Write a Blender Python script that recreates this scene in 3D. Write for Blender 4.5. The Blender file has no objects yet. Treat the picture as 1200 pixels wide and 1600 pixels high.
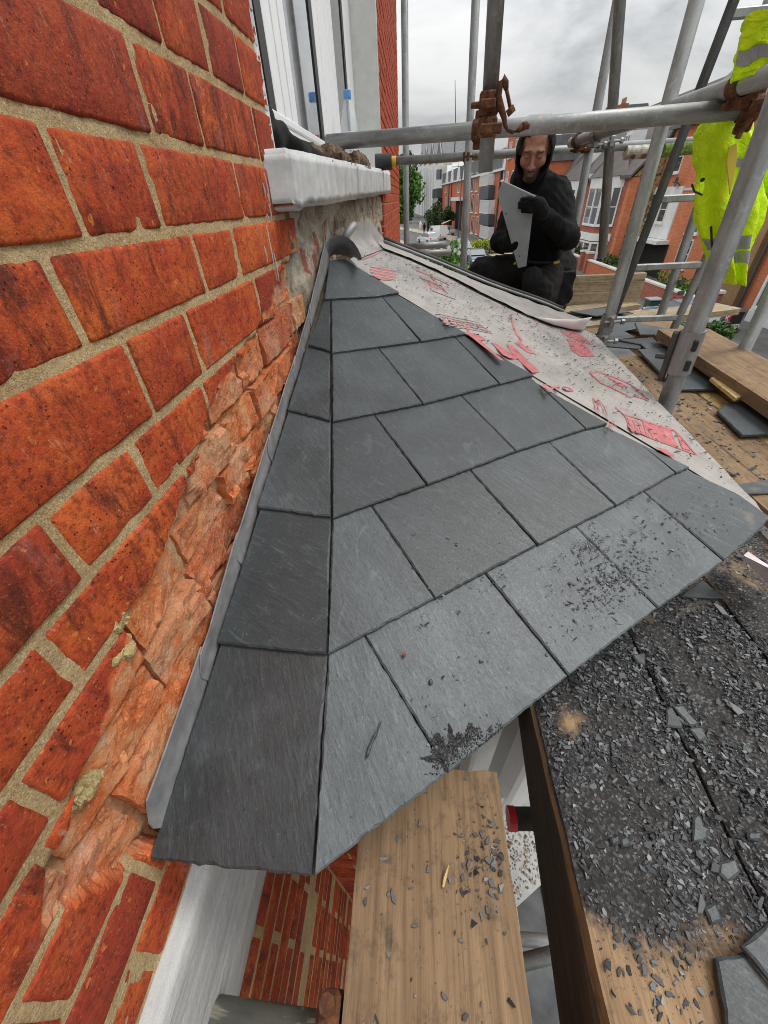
import bpy, bmesh, math, random
import numpy as np
from mathutils import Vector, Matrix, noise as mnoise
random.seed(7)
rng = np.random.default_rng(7)
SC = bpy.context.scene
COL = SC.collection
# ------------------------------------------------------------------ camera (ultra-wide phone lens, pitched down)
FPX, CX, CY = 601.0, 600.0, 800.0
yd = np.array([50., -490., FPX]); yd /= np.linalg.norm(yd)
dn = np.array([45., 741., FPX]); dn -= yd * dn.dot(yd); dn /= np.linalg.norm(dn)
xd = np.cross(yd, -dn)
RW = np.array([xd, yd, -dn])            # camera axes (right, down, forward) -> world
GZ = -5.8                               # street level; the camera is the origin
cam_d = bpy.data.cameras.new('camera'); cam = bpy.data.objects.new('camera', cam_d); COL.objects.link(cam)
M = Matrix.Identity(4)
for i in range(3):
    M[i][0] = RW[i, 0]; M[i][1] = -RW[i, 1]; M[i][2] = -RW[i, 2]
cam.matrix_world = M
cam_d.sensor_fit = 'VERTICAL'; cam_d.sensor_height = 36; cam_d.sensor_width = 27
cam_d.lens = FPX / 1600 * 36
cam_d.clip_start = 0.01; cam_d.clip_end = 2000
SC.camera = cam
SC.view_settings.view_transform = 'Standard'
SC.view_settings.look = 'None'
SC.view_settings.gamma = 1
SC.view_settings.use_curve_mapping = False
SC.view_settings.exposure = 0.16
SC.cycles.filter_width = 1.0 if hasattr(SC, 'cycles') else 1.5
SC.cycles.use_denoising = True
SC.cycles.denoising_prefilter = 'NONE'
# ------------------------------------------------------------------ overcast sky and soft sun
SUN_EL, SUN_AZ = math.radians(58), math.radians(68)      # azimuth from +y towards +x
world = bpy.data.worlds.new('World'); SC.world = world; world.use_nodes = True
nt = world.node_tree; nt.nodes.clear()
def wn(t, **k):
    n = nt.nodes.new(t)
    for a, b in k.items(): setattr(n, a, b)
    return n
wo = wn('ShaderNodeOutputWorld'); bg = wn('ShaderNodeBackground'); bg.inputs[1].default_value = 0.1
sky = wn('ShaderNodeTexSky', sky_type='NISHITA'); sky.sun_disc = False
sky.sun_elevation = SUN_EL; sky.sun_rotation = SUN_AZ; sky.air_density = 1.5; sky.dust_density = 4
tc = wn('ShaderNodeTexCoord'); mp = wn('ShaderNodeMapping'); mp.inputs['Scale'].default_value = (1, 1, 2.6)
nt.links.new(tc.outputs['Generated'], mp.inputs[0])
n1 = wn('ShaderNodeTexNoise'); n1.inputs['Scale'].default_value = 3.1; n1.inputs['Detail'].default_value = 8; n1.inputs['Roughness'].default_value = 0.58
n1.inputs['Distortion'].default_value = 0.35
nt.links.new(mp.outputs[0], n1.inputs[0])
cr = wn('ShaderNodeValToRGB')
e = cr.color_ramp.elements
e[0].position = 0.33; e[0].color = (0.44, 0.46, 0.485, 1); e[1].position = 0.64; e[1].color = (0.90, 0.905, 0.905, 1)
x_ = cr.color_ramp.elements.new(0.48); x_.color = (0.70, 0.715, 0.73, 1)
nt.links.new(n1.outputs[0], cr.inputs[0])
sep = wn('ShaderNodeSeparateXYZ'); nt.links.new(tc.outputs['Generated'], sep.inputs[0])
mx0 = wn('ShaderNodeMath', operation='MAXIMUM'); nt.links.new(sep.outputs[2], mx0.inputs[0]); mx0.inputs[1].default_value = 0
ma = wn('ShaderNodeMath', operation='MULTIPLY_ADD'); nt.links.new(mx0.outputs[0], ma.inputs[0]); ma.inputs[1].default_value = 2.4 * 8.2; ma.inputs[2].default_value = 0.72 * 8.2   # CIE overcast: 1 + 2 sin(elevation)
sc_ = wn('ShaderNodeVectorMath', operation='SCALE'); nt.links.new(cr.outputs[0], sc_.inputs[0]); nt.links.new(ma.outputs[0], sc_.inputs['Scale'])
mixs = wn('ShaderNodeMixRGB'); mixs.inputs[0].default_value = 0.93
nt.links.new(sky.outputs[0], mixs.inputs[1]); nt.links.new(sc_.outputs[0], mixs.inputs[2])
nt.links.new(mixs.outputs[0], bg.inputs[0]); nt.links.new(bg.outputs[0], wo.inputs[0])
sun_d = bpy.data.lights.new('sun', 'SUN'); sun = bpy.data.objects.new('sun', sun_d); COL.objects.link(sun)
sun_d.energy = 1.5; sun_d.angle = math.radians(14); sun_d.color = (1, 0.96, 0.9)
sv = Vector((math.sin(SUN_AZ) * math.cos(SUN_EL), math.cos(SUN_AZ) * math.cos(SUN_EL), math.sin(SUN_EL)))
sun.rotation_euler = sv.to_track_quat('Z', 'Y').to_euler()
sun.location = sv * 30
# ------------------------------------------------------------------ rays: where a line of sight meets a real plane
def ray(px, py): return RW @ np.array([px - CX, py - CY, FPX])
def onx(px, py, x): r = ray(px, py); return r * (x / r[0])
def ony(px, py, y): r = ray(px, py); return r * (y / r[1])
def onz(px, py, z): r = ray(px, py); return r * (z / r[2])
class Plane:
    def __init__(s, a, b, c):
        s.p = np.array(a, float); n = np.cross(np.array(b) - s.p, np.array(c) - s.p); n /= np.linalg.norm(n)
        s.n = n if n[2] > 0 else -n
    def hit(s, px, py):
        r = ray(px, py); return r * (s.n.dot(s.p) / s.n.dot(r))
    def z(s, x, y): return s.p[2] - (s.n[0] * (x - s.p[0]) + s.n[1] * (y - s.p[1])) / s.n[2]
# ------------------------------------------------------------------ objects
WL = {}
def wloc(o): return WL[o.name] if o is not None else np.zeros(3)
def tag(o, label=None, cat=None, group=None, kind=None):
    if label: o['label'] = label
    if cat: o['category'] = cat
    if group: o['group'] = group
    if kind: o['kind'] = kind
    return o
def thing(name, label, cat, loc=(0, 0, 0), group=None, kind=None, parent=None):
    o = bpy.data.objects.new(name, None); COL.objects.link(o); o.empty_display_size = 0.05
    WL[o.name] = np.array(loc, float)
    if parent: o.parent = parent
    o.location = Vector(WL[o.name] - wloc(parent))
    return tag(o, label, cat, group, kind or ('thing' if cat else None))
def mk(name, V, F, mat, parent=None, smooth=False, attrs=None, loc=None, M=None, kind=None, label=None, mi=None):
    """one mesh object; V in world coordinates, or in its own when a world matrix M is given"""
    V = np.asarray(V, float).reshape(-1, 3)
    if M is None:
        if loc is None:
            lo, hi = V.min(0), V.max(0); loc = np.array([(lo[0] + hi[0]) / 2, (lo[1] + hi[1]) / 2, lo[2]])
        loc = np.array(loc, float); V = V - loc
    me = bpy.data.meshes.new(name)
    if isinstance(F, np.ndarray): F = F.tolist()
    me.from_pydata(V.tolist(), [], F)
    mats = mat if isinstance(mat, (list, tuple)) else [mat]
    for m in mats: me.materials.append(m)
    if mi is not None: me.polygons.foreach_set('material_index', np.asarray(mi, np.int32))
    if smooth: me.polygons.foreach_set('use_smooth', np.ones(len(me.polygons), bool))
    for k, v in (attrs or {}).items():
        a = me.attributes.new(k, 'FLOAT', 'POINT'); a.data.foreach_set('value', np.asarray(v, np.float32))
    me.update()
    return link(name, me, parent, loc, M, kind, label)
def link(name, me, parent=None, loc=None, M=None, kind=None, label=None):
    o = bpy.data.objects.new(name, me); COL.objects.link(o)
    if parent is not None: o.parent = parent
    if M is not None:
        M = Matrix(M); WL[o.name] = np.array(M.translation)
        M = M.copy(); M.translation = Vector(WL[o.name] - wloc(parent)); o.matrix_basis = M
    else:
        WL[o.name] = np.array(loc, float); o.location = Vector(WL[o.name] - wloc(parent))
    if kind: o['kind'] = kind
    if label: o['label'] = label
    return o
class MB:
    """collects shapes into one mesh"""
    def __init__(s): s.V = []; s.F = []
    def add(s, V, F):
        b = len(s.V); s.V += [tuple(map(float, v)) for v in V]; s.F += [[b + i for i in f] for f in F]; return s
    def box(s, a, b): return s.add(*box(a, b))
    def tube(s, p, q, r, n=12, r2=None): return s.add(*cyl(p, q, r, n, r2))
    def mk(s, name, mat, parent=None, **k): return mk(name, s.V, s.F, mat, parent, **k)
BOXF = [[0, 3, 2, 1], [4, 5, 6, 7], [0, 1, 5, 4], [1, 2, 6, 5], [2, 3, 7, 6], [3, 0, 4, 7]]
def box(a, b):
    (x0, y0, z0), (x1, y1, z1) = a, b
    return [(x0, y0, z0), (x1, y0, z0), (x1, y1, z0), (x0, y1, z0), (x0, y0, z1), (x1, y0, z1), (x1, y1, z1), (x0, y1, z1)], BOXF
def bbox(a, b, bev=0.004, seg=1):
    bm = bmesh.new(); V, F = box(a, b)
    vs = [bm.verts.new(v) for v in V]
    for f in F: bm.faces.new([vs[i] for i in f])
    bmesh.ops.bevel(bm, geom=list(bm.edges), offset=bev, segments=seg, affect='EDGES', profile=0.6)
    bm.verts.index_update()
    V = [tuple(v.co) for v in bm.verts]; F = [[v.index for v in f.verts] for f in bm.faces]; bm.free()
    return V, F
def frame(p, q):
    p, q = np.array(p, float), np.array(q, float); z = q - p; L = np.linalg.norm(z); z = z / L
    a = np.array([1., 0, 0]) if abs(z[0]) < 0.8 else np.array([0, 1., 0])
    x = np.cross(a, z); x /= np.linalg.norm(x); y = np.cross(z, x)
    return x, y, z, L
def cyl(p, q, r, n=12, r2=None):
    x, y, z, L = frame(p, q); r2 = r if r2 is None else r2; p, q = np.array(p, float), np.array(q, float); V = []
    for c, rr in ((p, r), (q, r2)):
        for i in range(n):
            a = 2 * math.pi * i / n; V.append(c + rr * (math.cos(a) * x + math.sin(a) * y))
    F = [[i, (i + 1) % n, n + (i + 1) % n, n + i] for i in range(n)] + [list(range(n))[::-1], list(range(n, 2 * n))]
    return V, F
def sweep(pts, r, n=10, flat=1.0):
    """round bar along a path; r may be a list"""
    pts = [np.array(p, float) for p in pts]; V = []; F = []; m = len(pts)
    rs = r if isinstance(r, (list, tuple)) else [r] * m
    t0 = pts[1] - pts[0]; a = np.array([0, 0, 1.]) if abs(t0[2]) < 0.8 * np.linalg.norm(t0) else np.array([1., 0, 0])
    for i, p in enumerate(pts):
        t = pts[min(i + 1, m - 1)] - pts[max(i - 1, 0)]; t = t / np.linalg.norm(t)
        x = np.cross(a, t); x /= np.linalg.norm(x); y = np.cross(t, x)
        for k in range(n):
            g = 2 * math.pi * k / n; V.append(p + rs[i] * (math.cos(g) * x + math.sin(g) * y * flat))
    for i in range(m - 1):
        for k in range(n): F.append([i * n + k, i * n + (k + 1) % n, (i + 1) * n + (k + 1) % n, (i + 1) * n + k])
    F += [list(range(n))[::-1], list(range((m - 1) * n, m * n))]
    return V, F
def gridf(nu, nv): return [[j * nu + i, j * nu + i + 1, (j + 1) * nu + i + 1, (j + 1) * nu + i] for j in range(nv - 1) for i in range(nu - 1)]
def prism(P, n, t):
    """polygon P (3D, planar) with thickness t below along normal n"""
    P = np.array(P, float); k = len(P); n = np.array(n, float)
    V = list(P) + list(P - n * t)
    F = [list(range(k)), list(range(k, 2 * k))[::-1]] + [[i, k + i, k + (i + 1) % k, (i + 1) % k] for i in range(k)]
    return V, F
def rotz(a):
    c, s = math.cos(a), math.sin(a); return np.array([[c, -s, 0], [s, c, 0], [0, 0, 1.]])
def fbm(p, sc=1., oct=3):
    v = 0; a = 1
    for _ in range(oct): v += a * mnoise.noise(Vector(p) * sc); sc *= 2.1; a *= 0.5
    return v
# ------------------------------------------------------------------ implicit surfaces for soft bodies (surface nets)
def sdf_mesh(fn, lo, hi, h):
    lo = np.array(lo, float); hi = np.array(hi, float); n = np.ceil((hi - lo) / h).astype(int) + 1
    ax = [lo[i] + h * np.arange(n[i]) for i in range(3)]
    X, Y, Z = np.meshgrid(*ax, indexing='ij'); D = fn(X, Y, Z); S = D < 0
    c = np.zeros(tuple(n - 1)); tot = np.zeros(tuple(n - 1) + (3,)); cnt = np.zeros(tuple(n - 1))
    def sl(a): return tuple(slice(int(o), int(o) + n[i] - 1) for i, o in enumerate(a))
    cor = [(a, b, d) for a in (0, 1) for b in (0, 1) for d in (0, 1)]
    for a in cor:
        for k in range(3):
            if a[k] == 0:
                b = list(a); b[k] = 1; b = tuple(b)
                da, db = D[sl(a)], D[sl(b)]; cr_ = (da < 0) != (db < 0)
                t = np.where(cr_, da / np.where(cr_, da - db, 1), 0)
                for q in range(3): tot[..., q] += np.where(cr_, a[q] + (t if q == k else 0), 0)
                cnt += cr_
    act = cnt > 0; idx = -np.ones(tuple(n - 1), int); idx[act] = np.arange(act.sum())
    I = np.argwhere(act); V = lo + h * (I + tot[act] / cnt[act][:, None]); F = []
    for k in range(3):
        u, v = (k + 1) % 3, (k + 2) % 3
        s0 = [slice(None)] * 3; s1 = [slice(None)] * 3; s0[k] = slice(0, -1); s1[k] = slice(1, None)
        A, B = S[tuple(s0)], S[tuple(s1)]
        for flip, m in ((0, A & ~B), (1, ~A & B)):
            E = np.argwhere(m); ok = (E[:, u] > 0) & (E[:, v] > 0) & (E[:, u] < n[u] - 1) & (E[:, v] < n[v] - 1); E = E[ok]
            if len(E) == 0: continue
            def at_(du, dv):
                Q = E.copy(); Q[:, u] += du; Q[:, v] += dv; return idx[Q[:, 0], Q[:, 1], Q[:, 2]]
            q = np.stack([at_(-1, -1), at_(0, -1), at_(0, 0), at_(-1, 0)], 1)
            F.append(q[:, ::-1] if flip else q)
    return V, np.concatenate(F)
def smin(a, b, k): h = np.clip(0.5 + 0.5 * (b - a) / k, 0, 1); return b * (1 - h) + a * h - k * h * (1 - h)
def rcone(X, Y, Z, a, b, r1, r2):
    a = np.array(a, float); b = np.array(b, float); d = b - a; L2 = d.dot(d)
    t = np.clip(((X - a[0]) * d[0] + (Y - a[1]) * d[1] + (Z - a[2]) * d[2]) / L2, 0, 1)
    return np.sqrt((X - a[0] - t * d[0]) ** 2 + (Y - a[1] - t * d[1]) ** 2 + (Z - a[2] - t * d[2]) ** 2) - (r1 + (r2 - r1) * t)
def ellip(X, Y, Z, c, r, R=None):
    P = np.stack([X - c[0], Y - c[1], Z - c[2]], -1)
    if R is not None: P = P @ np.asarray(R)            # rows: world -> local
    k = np.sqrt((P[..., 0] / r[0]) ** 2 + (P[..., 1] / r[1]) ** 2 + (P[..., 2] / r[2]) ** 2)
    return (k - 1) * min(r)
# ------------------------------------------------------------------ materials
class NT:
    def __init__(s, name):
        s.m = bpy.data.materials.new(name); s.m.use_nodes = True; s.t = s.m.node_tree
        s.t.nodes.clear(); s.out = s.n('ShaderNodeOutputMaterial'); s.b = s.n('ShaderNodeBsdfPrincipled')
        s.t.links.new(s.b.outputs[0], s.out.inputs[0])
    def n(s, t, **k):
        x = s.t.nodes.new(t)
        for a, b in k.items(): setattr(x, a, b)
        return x
    def put(s, sock, v):
        if hasattr(v, 'is_output') or isinstance(v, bpy.types.NodeSocket): s.t.links.new(v, sock)
        elif isinstance(v, (tuple, list)) and len(v) == 3 and sock.type == 'RGBA': sock.default_value = (*v, 1)
        else: sock.default_value = v
    def co(s, scale=(1, 1, 1), rnd=0., kind='Object', rot=(0, 0, 0)):
        c = s.n('ShaderNodeTexCoord'); m = s.n('ShaderNodeMapping'); s.put(m.inputs[0], c.outputs[kind])
        m.inputs['Scale'].default_value = scale; m.inputs['Rotation'].default_value = rot
        if rnd:
            r = s.n('ShaderNodeObjectInfo'); v = s.n('ShaderNodeVectorMath', operation='SCALE'); v.inputs[0].default_value = (37.1 * rnd, 23.7 * rnd, 51.3 * rnd)
            s.put(v.inputs['Scale'], r.outputs['Random']); s.put(m.inputs['Location'], v.outputs[0])
        return m.outputs[0]
    def rand(s): return s.n('ShaderNodeObjectInfo').outputs['Random']
    def attr(s, a): return s.n('ShaderNodeAttribute', attribute_name=a).outputs['Fac']
    def noise(s, v, scale, detail=4, rough=0.55, dist=0.):
        x = s.n('ShaderNodeTexNoise'); s.put(x.inputs['Vector'], v); x.inputs['Scale'].default_value = scale
        x.inputs['Detail'].default_value = detail; x.inputs['Roughness'].default_value = rough; x.inputs['Distortion'].default_value = dist
        return x.outputs[0]
    def voro(s, v, scale, feature='F1', out=0, rand=1.):
        x = s.n('ShaderNodeTexVoronoi', feature=feature); s.put(x.inputs['Vector'], v); x.inputs['Scale'].default_value = scale
        x.inputs['Randomness'].default_value = rand; return x.outputs[out]
    def ramp(s, f, *st, interp='LINEAR'):
        x = s.n('ShaderNodeValToRGB'); s.put(x.inputs[0], f); r = x.color_ramp; r.interpolation = interp
        while len(r.elements) < len(st): r.elements.new(0.5)
        for e, (p, c) in zip(r.elements, st):
            e.position = p; e.color = (*c, 1) if isinstance(c, (tuple, list)) else (c, c, c, 1)
        return x.outputs[0]
    def mix(s, f, a, b, blend='MIX'):
        x = s.n('ShaderNodeMixRGB', blend_type=blend); s.put(x.inputs[0], f); s.put(x.inputs[1], a); s.put(x.inputs[2], b); return x.outputs[0]
    def math(s, op, a, b=0., c=0.):
        x = s.n('ShaderNodeMath', operation=op); s.put(x.inputs[0], a); s.put(x.inputs[1], b); s.put(x.inputs[2], c); return x.outputs[0]
    def bump(s, h, strength=0.5, dist=0.002, nrm=None):
        x = s.n('ShaderNodeBump'); s.put(x.inputs['Height'], h); x.inputs['Strength'].default_value = strength; x.inputs['Distance'].default_value = dist
        if nrm is not None: s.put(x.inputs['Normal'], nrm)
        return x.outputs[0]
    def fin(s, col=None, rough=None, metal=None, nrm=None, spec=None, **k):
        for nm, v in (('Base Color', col), ('Roughness', rough), ('Metallic', metal), ('Normal', nrm), ('Specular IOR Level', spec)):
            if v is not None: s.put(s.b.inputs[nm], v)
        for nm, v in k.items(): s.put(s.b.inputs[nm.replace('_', ' ')], v)
        return s.m
def simple(name, col, rough=0.6, metal=0., var=0.12, scale=8., bump=0., bscale=200., bdist=0.001, **k):
    t = NT(name); v = t.co(rnd=1); n = t.noise(v, scale, 5)
    lo = tuple(c * (1 - var * 1.6) for c in col); hi = tuple(min(1, c * (1 + var)) for c in col)
    c = t.ramp(n, (0.3, lo), (0.7, hi)); nr = None
    if bump: nr = t.bump(t.noise(v, bscale, 4), bump, bdist)
    return t.fin(c, rough, metal, nr, **k)
MT = {}
def m_brick():
    t = NT('brick'); v = t.co(rnd=1.0); vs = t.co((1, 1.3, 0.45), rnd=1.0)
    big = t.noise(v, 13, 7, 0.68); st = t.noise(vs, 30, 8, 0.74, 0.5); fine = t.noise(v, 130, 6, 0.72)
    c = t.ramp(big, (0.30, (0.24, 0.034, 0.018)), (0.46, (0.455, 0.073, 0.025)), (0.66, (0.63, 0.145, 0.035)))
    c = t.mix(t.ramp(t.rand(), (0.0, 0.0), (0.5, 0.15), (0.75, 0.55), (1.0, 0.75)), c, (0.25, 0.034, 0.026))
    c = t.mix(t.ramp(t.math('MULTIPLY_ADD', t.math('FRACT', t.math('MULTIPLY', t.rand(), 7.3)), 0.13, t.math('SUBTRACT', st, 0.065)), (0.525, 0.), (0.67, 0.85)), c, (0.070, 0.022, 0.017))                     # burnt streaks
    c = t.mix(t.ramp(t.noise(t.co((1, 1.6, 0.7), rnd=2.3), 13, 4, 0.6), (0.6, 0.), (0.72, 0.45)), c, (0.30, 0.16, 0.16))   # grey bloom
    c = t.mix(t.ramp(t.noise(v, 75, 2), (0.68, 0.), (0.72, 0.7)), c, (0.72, 0.24, 0.05))          # orange inclusions
    c = t.mix(t.ramp(fine, (0.34, 0.8), (0.52, 0.)), c, (0.14, 0.028, 0.017))
    pit = t.voro(t.co((1, 1.2, 0.8), rnd=1.3), 190, 'F1'); pm = t.noise(v, 24, 4, 0.65); pf = t.math('MULTIPLY', t.ramp(pit, (0.10, 1.), (0.26, 0.)), t.ramp(pm, (0.50, 0.), (0.62, 1.)))
    c = t.mix(t.math('MULTIPLY', pf, 0.7), c, (0.08, 0.02, 0.014)); c = t.mix(t.ramp(t.noise(v, 330, 3, 0.7), (0.60, 0.), (0.68, 0.5)), c, (0.66, 0.22, 0.07))
    c = t.mix(t.ramp(t.noise(t.co((1, 2.2, 0.5), rnd=1.9), 55, 5, 0.7), (0.63, 0.), (0.72, 0.5)), c, (0.50, 0.36, 0.27))
    # fresh broken core
    vb = t.co(rnd=0.7); nb = t.noise(vb, 20, 7, 0.7, 0.15)
    cb = t.ramp(nb, (0.3, (0.36, 0.085, 0.032)), (0.45, (0.60, 0.17, 0.055)), (0.6, (0.68, 0.29, 0.13)), (0.75, (0.62, 0.39, 0.22))); rr = t.math('FRACT', t.math('MULTIPLY', t.rand(), 3.7)); cb = t.mix(t.ramp(rr, (0.0, 0.85), (0.25, 0.0)), cb, (0.36, 0.09, 0.05)); cb = t.mix(t.ramp(rr, (0.78, 0.0), (1.0, 0.5)), cb, (0.52, 0.38, 0.24))
    cb = t.mix(t.ramp(t.noise(vb, 14, 3, 0.5, 0.4), (0.56, 0.), (0.66, 0.9)), cb, (0.70, 0.15, 0.025))
    cb = t.mix(t.ramp(t.noise(vb, 120, 5, 0.7), (0.56, 0.), (0.74, 0.55)), cb, (0.30, 0.10, 0.05))
    cb = t.mix(t.ramp(t.noise(vb, 40, 6, 0.7), (0.55, 0.), (0.72, 0.55)), cb, (0.60, 0.46, 0.30))
    cb = t.mix(t.ramp(t.noise(vb, 48, 7, 0.75), (0.34, 0.75), (0.47, 0.)), cb, (0.20, 0.05, 0.022)); cb = t.mix(t.ramp(t.noise(vb, 7, 5, 0.65), (0.52, 0.), (0.66, 0.55)), cb, (0.60, 0.44, 0.31)); cb = t.mix(t.ramp(t.noise(vb, 300, 3, 0.7), (0.58, 0.), (0.66, 0.5)), cb, (0.74, 0.56, 0.40))  # noise-masked dark colour paints crevice shade into the broken faces; then dusty smears
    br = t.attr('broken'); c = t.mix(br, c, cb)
    h = t.math('ADD', t.math('MULTIPLY', fine, 0.6), t.math('MULTIPLY_ADD', st, -0.8, t.math('MULTIPLY', pf, -0.6)))
    h2 = t.math('ADD', t.noise(vb, 110, 8, 0.75), t.math('MULTIPLY', t.noise(vb, 320, 4, 0.7), 0.5))
    hh = t.mix(br, h, h2)
    return t.fin(c, t.ramp(fine, (0.3, 0.6), (0.7, 0.85)), nrm=t.bump(hh, 0.8, 0.005), spec=0.14)
def m_mortar(name='mortar', a=(0.40, 0.28, 0.13), b=(0.58, 0.43, 0.225)):
    t = NT(name); v = t.co(); g = t.noise(v, 210, 6, 0.8); n = t.noise(v, 22, 6, 0.6)
    c = t.ramp(n, (0.3, a), (0.7, b)); g3 = t.noise(v, 480, 3, 0.7); c = t.mix(t.ramp(g3, (0.54, 0.), (0.64, 0.75)), c, (0.72, 0.60, 0.42)); c = t.mix(t.ramp(g3, (0.34, 0.7), (0.43, 0.)), c, (0.20, 0.135, 0.07)); c = t.mix(t.ramp(t.noise(v, 30, 5, 0.7), (0.55, 0.), (0.7, 0.4)), c, (0.24, 0.17, 0.10))
    ru = t.attr('broken')
    cr_ = t.ramp(t.noise(v, 38, 6, 0.68, 0.2), (0.3, (0.34, 0.14, 0.07)), (0.45, (0.56, 0.28, 0.14)), (0.6, (0.55, 0.38, 0.22)), (0.74, (0.60, 0.47, 0.30)))
    c = t.mix(ru, c, cr_)
    h = t.math('ADD', t.math('MULTIPLY', g, 0.6), t.noise(v, 90, 6, 0.7))
    return t.fin(c, 0.9, nrm=t.bump(h, 0.9, 0.005), spec=0.2)
def m_slate(name='slate', k=1.0, tint=(1, 1, 1)):
    t = NT(name); v = t.co((1, 1, 1), rnd=1.0); r = t.rand()
    vr = t.n('ShaderNodeVectorRotate', rotation_type='Z_AXIS'); t.put(vr.inputs['Vector'], v)
    t.put(vr.inputs['Angle'], t.math('MULTIPLY_ADD', r, 0.7, 0.45))
    ms = t.n('ShaderNodeMapping'); t.put(ms.inputs[0], vr.outputs[0]); ms.inputs['Scale'].default_value = (0.22, 1.5, 1)
    streak = t.noise(ms.outputs[0], 95, 6, 0.66, 0.5); big = t.noise(v, 7, 5, 0.6, 0.4); fine = t.noise(v, 260, 4, 0.6)
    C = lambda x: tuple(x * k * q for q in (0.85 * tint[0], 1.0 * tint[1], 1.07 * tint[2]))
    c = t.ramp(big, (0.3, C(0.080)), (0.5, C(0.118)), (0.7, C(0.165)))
    c = t.mix(t.ramp(r, (0.0, 0.65), (0.6, 0.0)), c, C(0.055))
    c = t.mix(t.ramp(streak, (0.55, 0.), (0.74, 0.5)), c, C(0.26))
    c = t.mix(t.ramp(streak, (0.28, 0.4), (0.44, 0.)), c, C(0.08))
    sc = t.noise(t.co((1.4, 0.5, 1), rnd=1.7, rot=(0, 0, 0.6)), 22, 8, 0.72, 1.2)
    c = t.mix(t.ramp(sc, (0.58, 0.), (0.76, 0.5)), c, C(0.34))                                     # chalky scuffs
    c = t.mix(t.ramp(t.noise(v, 11, 2, 0.5), (0.70, 0.), (0.78, 0.5)), c, (0.24, 0.20, 0.15))
    c = t.mix(t.ramp(t.noise(ms.outputs[0], 300, 5, 0.75), (0.36, 0.55), (0.5, 0.)), c, C(0.045)); c = t.mix(t.ramp(t.noise(v, 240, 4, 0.7), (0.60, 0.), (0.7, 0.5)), c, C(0.30)); c = t.mix(t.ramp(t.noise(v, 160, 3, 0.6), (0.66, 0.), (0.7, 0.7)), c, C(0.04))
    lay = t.noise(ms.outputs[0], 26, 8, 0.62, 0.7)
    h = t.math('ADD', t.math('MULTIPLY', streak, 0.6), t.math('ADD', t.math('MULTIPLY', fine, 0.12), t.math('MULTIPLY', lay, 1.2)))
    return t.fin(c, t.ramp(fine, (0.3, 0.38), (0.7, 0.54)), nrm=t.bump(h, 0.55, 0.0022), spec=0.42)
def m_wood(name, cols, dust=None, dark=1.0, grain=1.0):
    t = NT(name); v = t.co(rnd=1.0); vl = t.co((1, 0.045, 1), rnd=1.0)
    g = t.noise(vl, 60 * grain, 6, 0.62, 0.7); g2 = t.noise(vl, 220 * grain, 4, 0.6); big = t.noise(v, 5, 4)
    cs = [tuple(x * dark for x in c) for c in cols]
    c = t.ramp(g, (0.3, cs[0]), (0.5, cs[1]), (0.7, cs[2]))
    c = t.mix(t.ramp(g2, (0.36, 0.4), (0.5, 0.)), c, tuple(x * 0.5 for x in cs[0]))
    c = t.mix(t.ramp(big, (0.45, 0.), (0.75, 0.45)), c, tuple(x * 0.55 for x in cs[0]))
    c = t.mix(t.ramp(t.noise(v, 26, 8, 0.78), (0.52, 0.), (0.68, 0.7)), c, (0.055, 0.045, 0.036)); c = t.mix(t.ramp(t.noise(t.co((1, 0.012, 1), rnd=1.0), 34, 3, 0.5), (0.66, 0.), (0.685, 0.75)), c, (0.06, 0.035, 0.02)); c = t.mix(t.ramp(t.noise(v, 9, 6, 0.7), (0.56, 0.), (0.7, 0.4)), c, (0.14, 0.105, 0.075))
    if dust:
        n = t.noise(v, 11, 9, 0.75, 0.3); pos = t.attr('dust'); f = t.math('ADD', n, t.math('MULTIPLY_ADD', pos, 1.0, -0.5))
        vx = t.n('ShaderNodeTexVoronoi'); t.put(vx.inputs['Vector'], v); vx.inputs['Scale'].default_value = 330; sx = t.n('ShaderNodeSeparateColor'); t.put(sx.inputs[0], vx.outputs['Color'])
        dc = t.ramp(sx.outputs[0], (0.0, (0.010, 0.0105, 0.012)), (0.55, (0.030, 0.032, 0.035)), (0.85, (0.075, 0.08, 0.085)), (1.0, (0.19, 0.2, 0.205))); dc = t.mix(t.ramp(t.noise(v, 45, 6, 0.7), (0.4, 0.6), (0.6, 0.)), dc, (0.012, 0.0125, 0.014))
        c = t.mix(t.ramp(f, (0.42, 0.), (0.66, 0.96)), c, dc)
    h = t.math('ADD', g2, t.math('MULTIPLY', g, 0.8))
    return t.fin(c, 0.78, nrm=t.bump(h, 0.6, 0.002), spec=0.25)
def m_galv(name='galvanised_steel', k=0.9, grime=0.35):
    t = NT(name); v = t.co((1, 1, 0.25), rnd=1.0); v2 = t.co(rnd=1.0)
    n = t.noise(v, 30, 6, 0.65); c = t.ramp(n, (0.3, (0.20 * k, 0.205 * k, 0.20 * k)), (0.6, (0.38 * k, 0.39 * k, 0.385 * k)))
    c = t.mix(t.ramp(t.noise(v2, 55, 6, 0.7), (0.55, 0.), (0.7, 0.6)), c, (0.55 * k, 0.56 * k, 0.55 * k))
    c = t.mix(t.ramp(t.noise(v2, 12, 6, 0.7), (0.58, 0.), (0.7, grime)), c, (0.16, 0.13, 0.09))
    return t.fin(c, t.ramp(n, (0.3, 0.42), (0.7, 0.6)), 0.55, t.bump(t.noise(v2, 90, 5, 0.6), 0.25, 0.001), spec=0.5)
def m_rust():
    t = NT('rusty_steel'); v = t.co(rnd=1.0); n = t.noise(v, 60, 7, 0.7)
    c = t.ramp(n, (0.3, (0.035, 0.018, 0.011)), (0.5, (0.10, 0.036, 0.014)), (0.7, (0.26, 0.085, 0.02)))
    return t.fin(c, 0.8, 0.15, t.bump(n, 0.8, 0.003))
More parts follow.
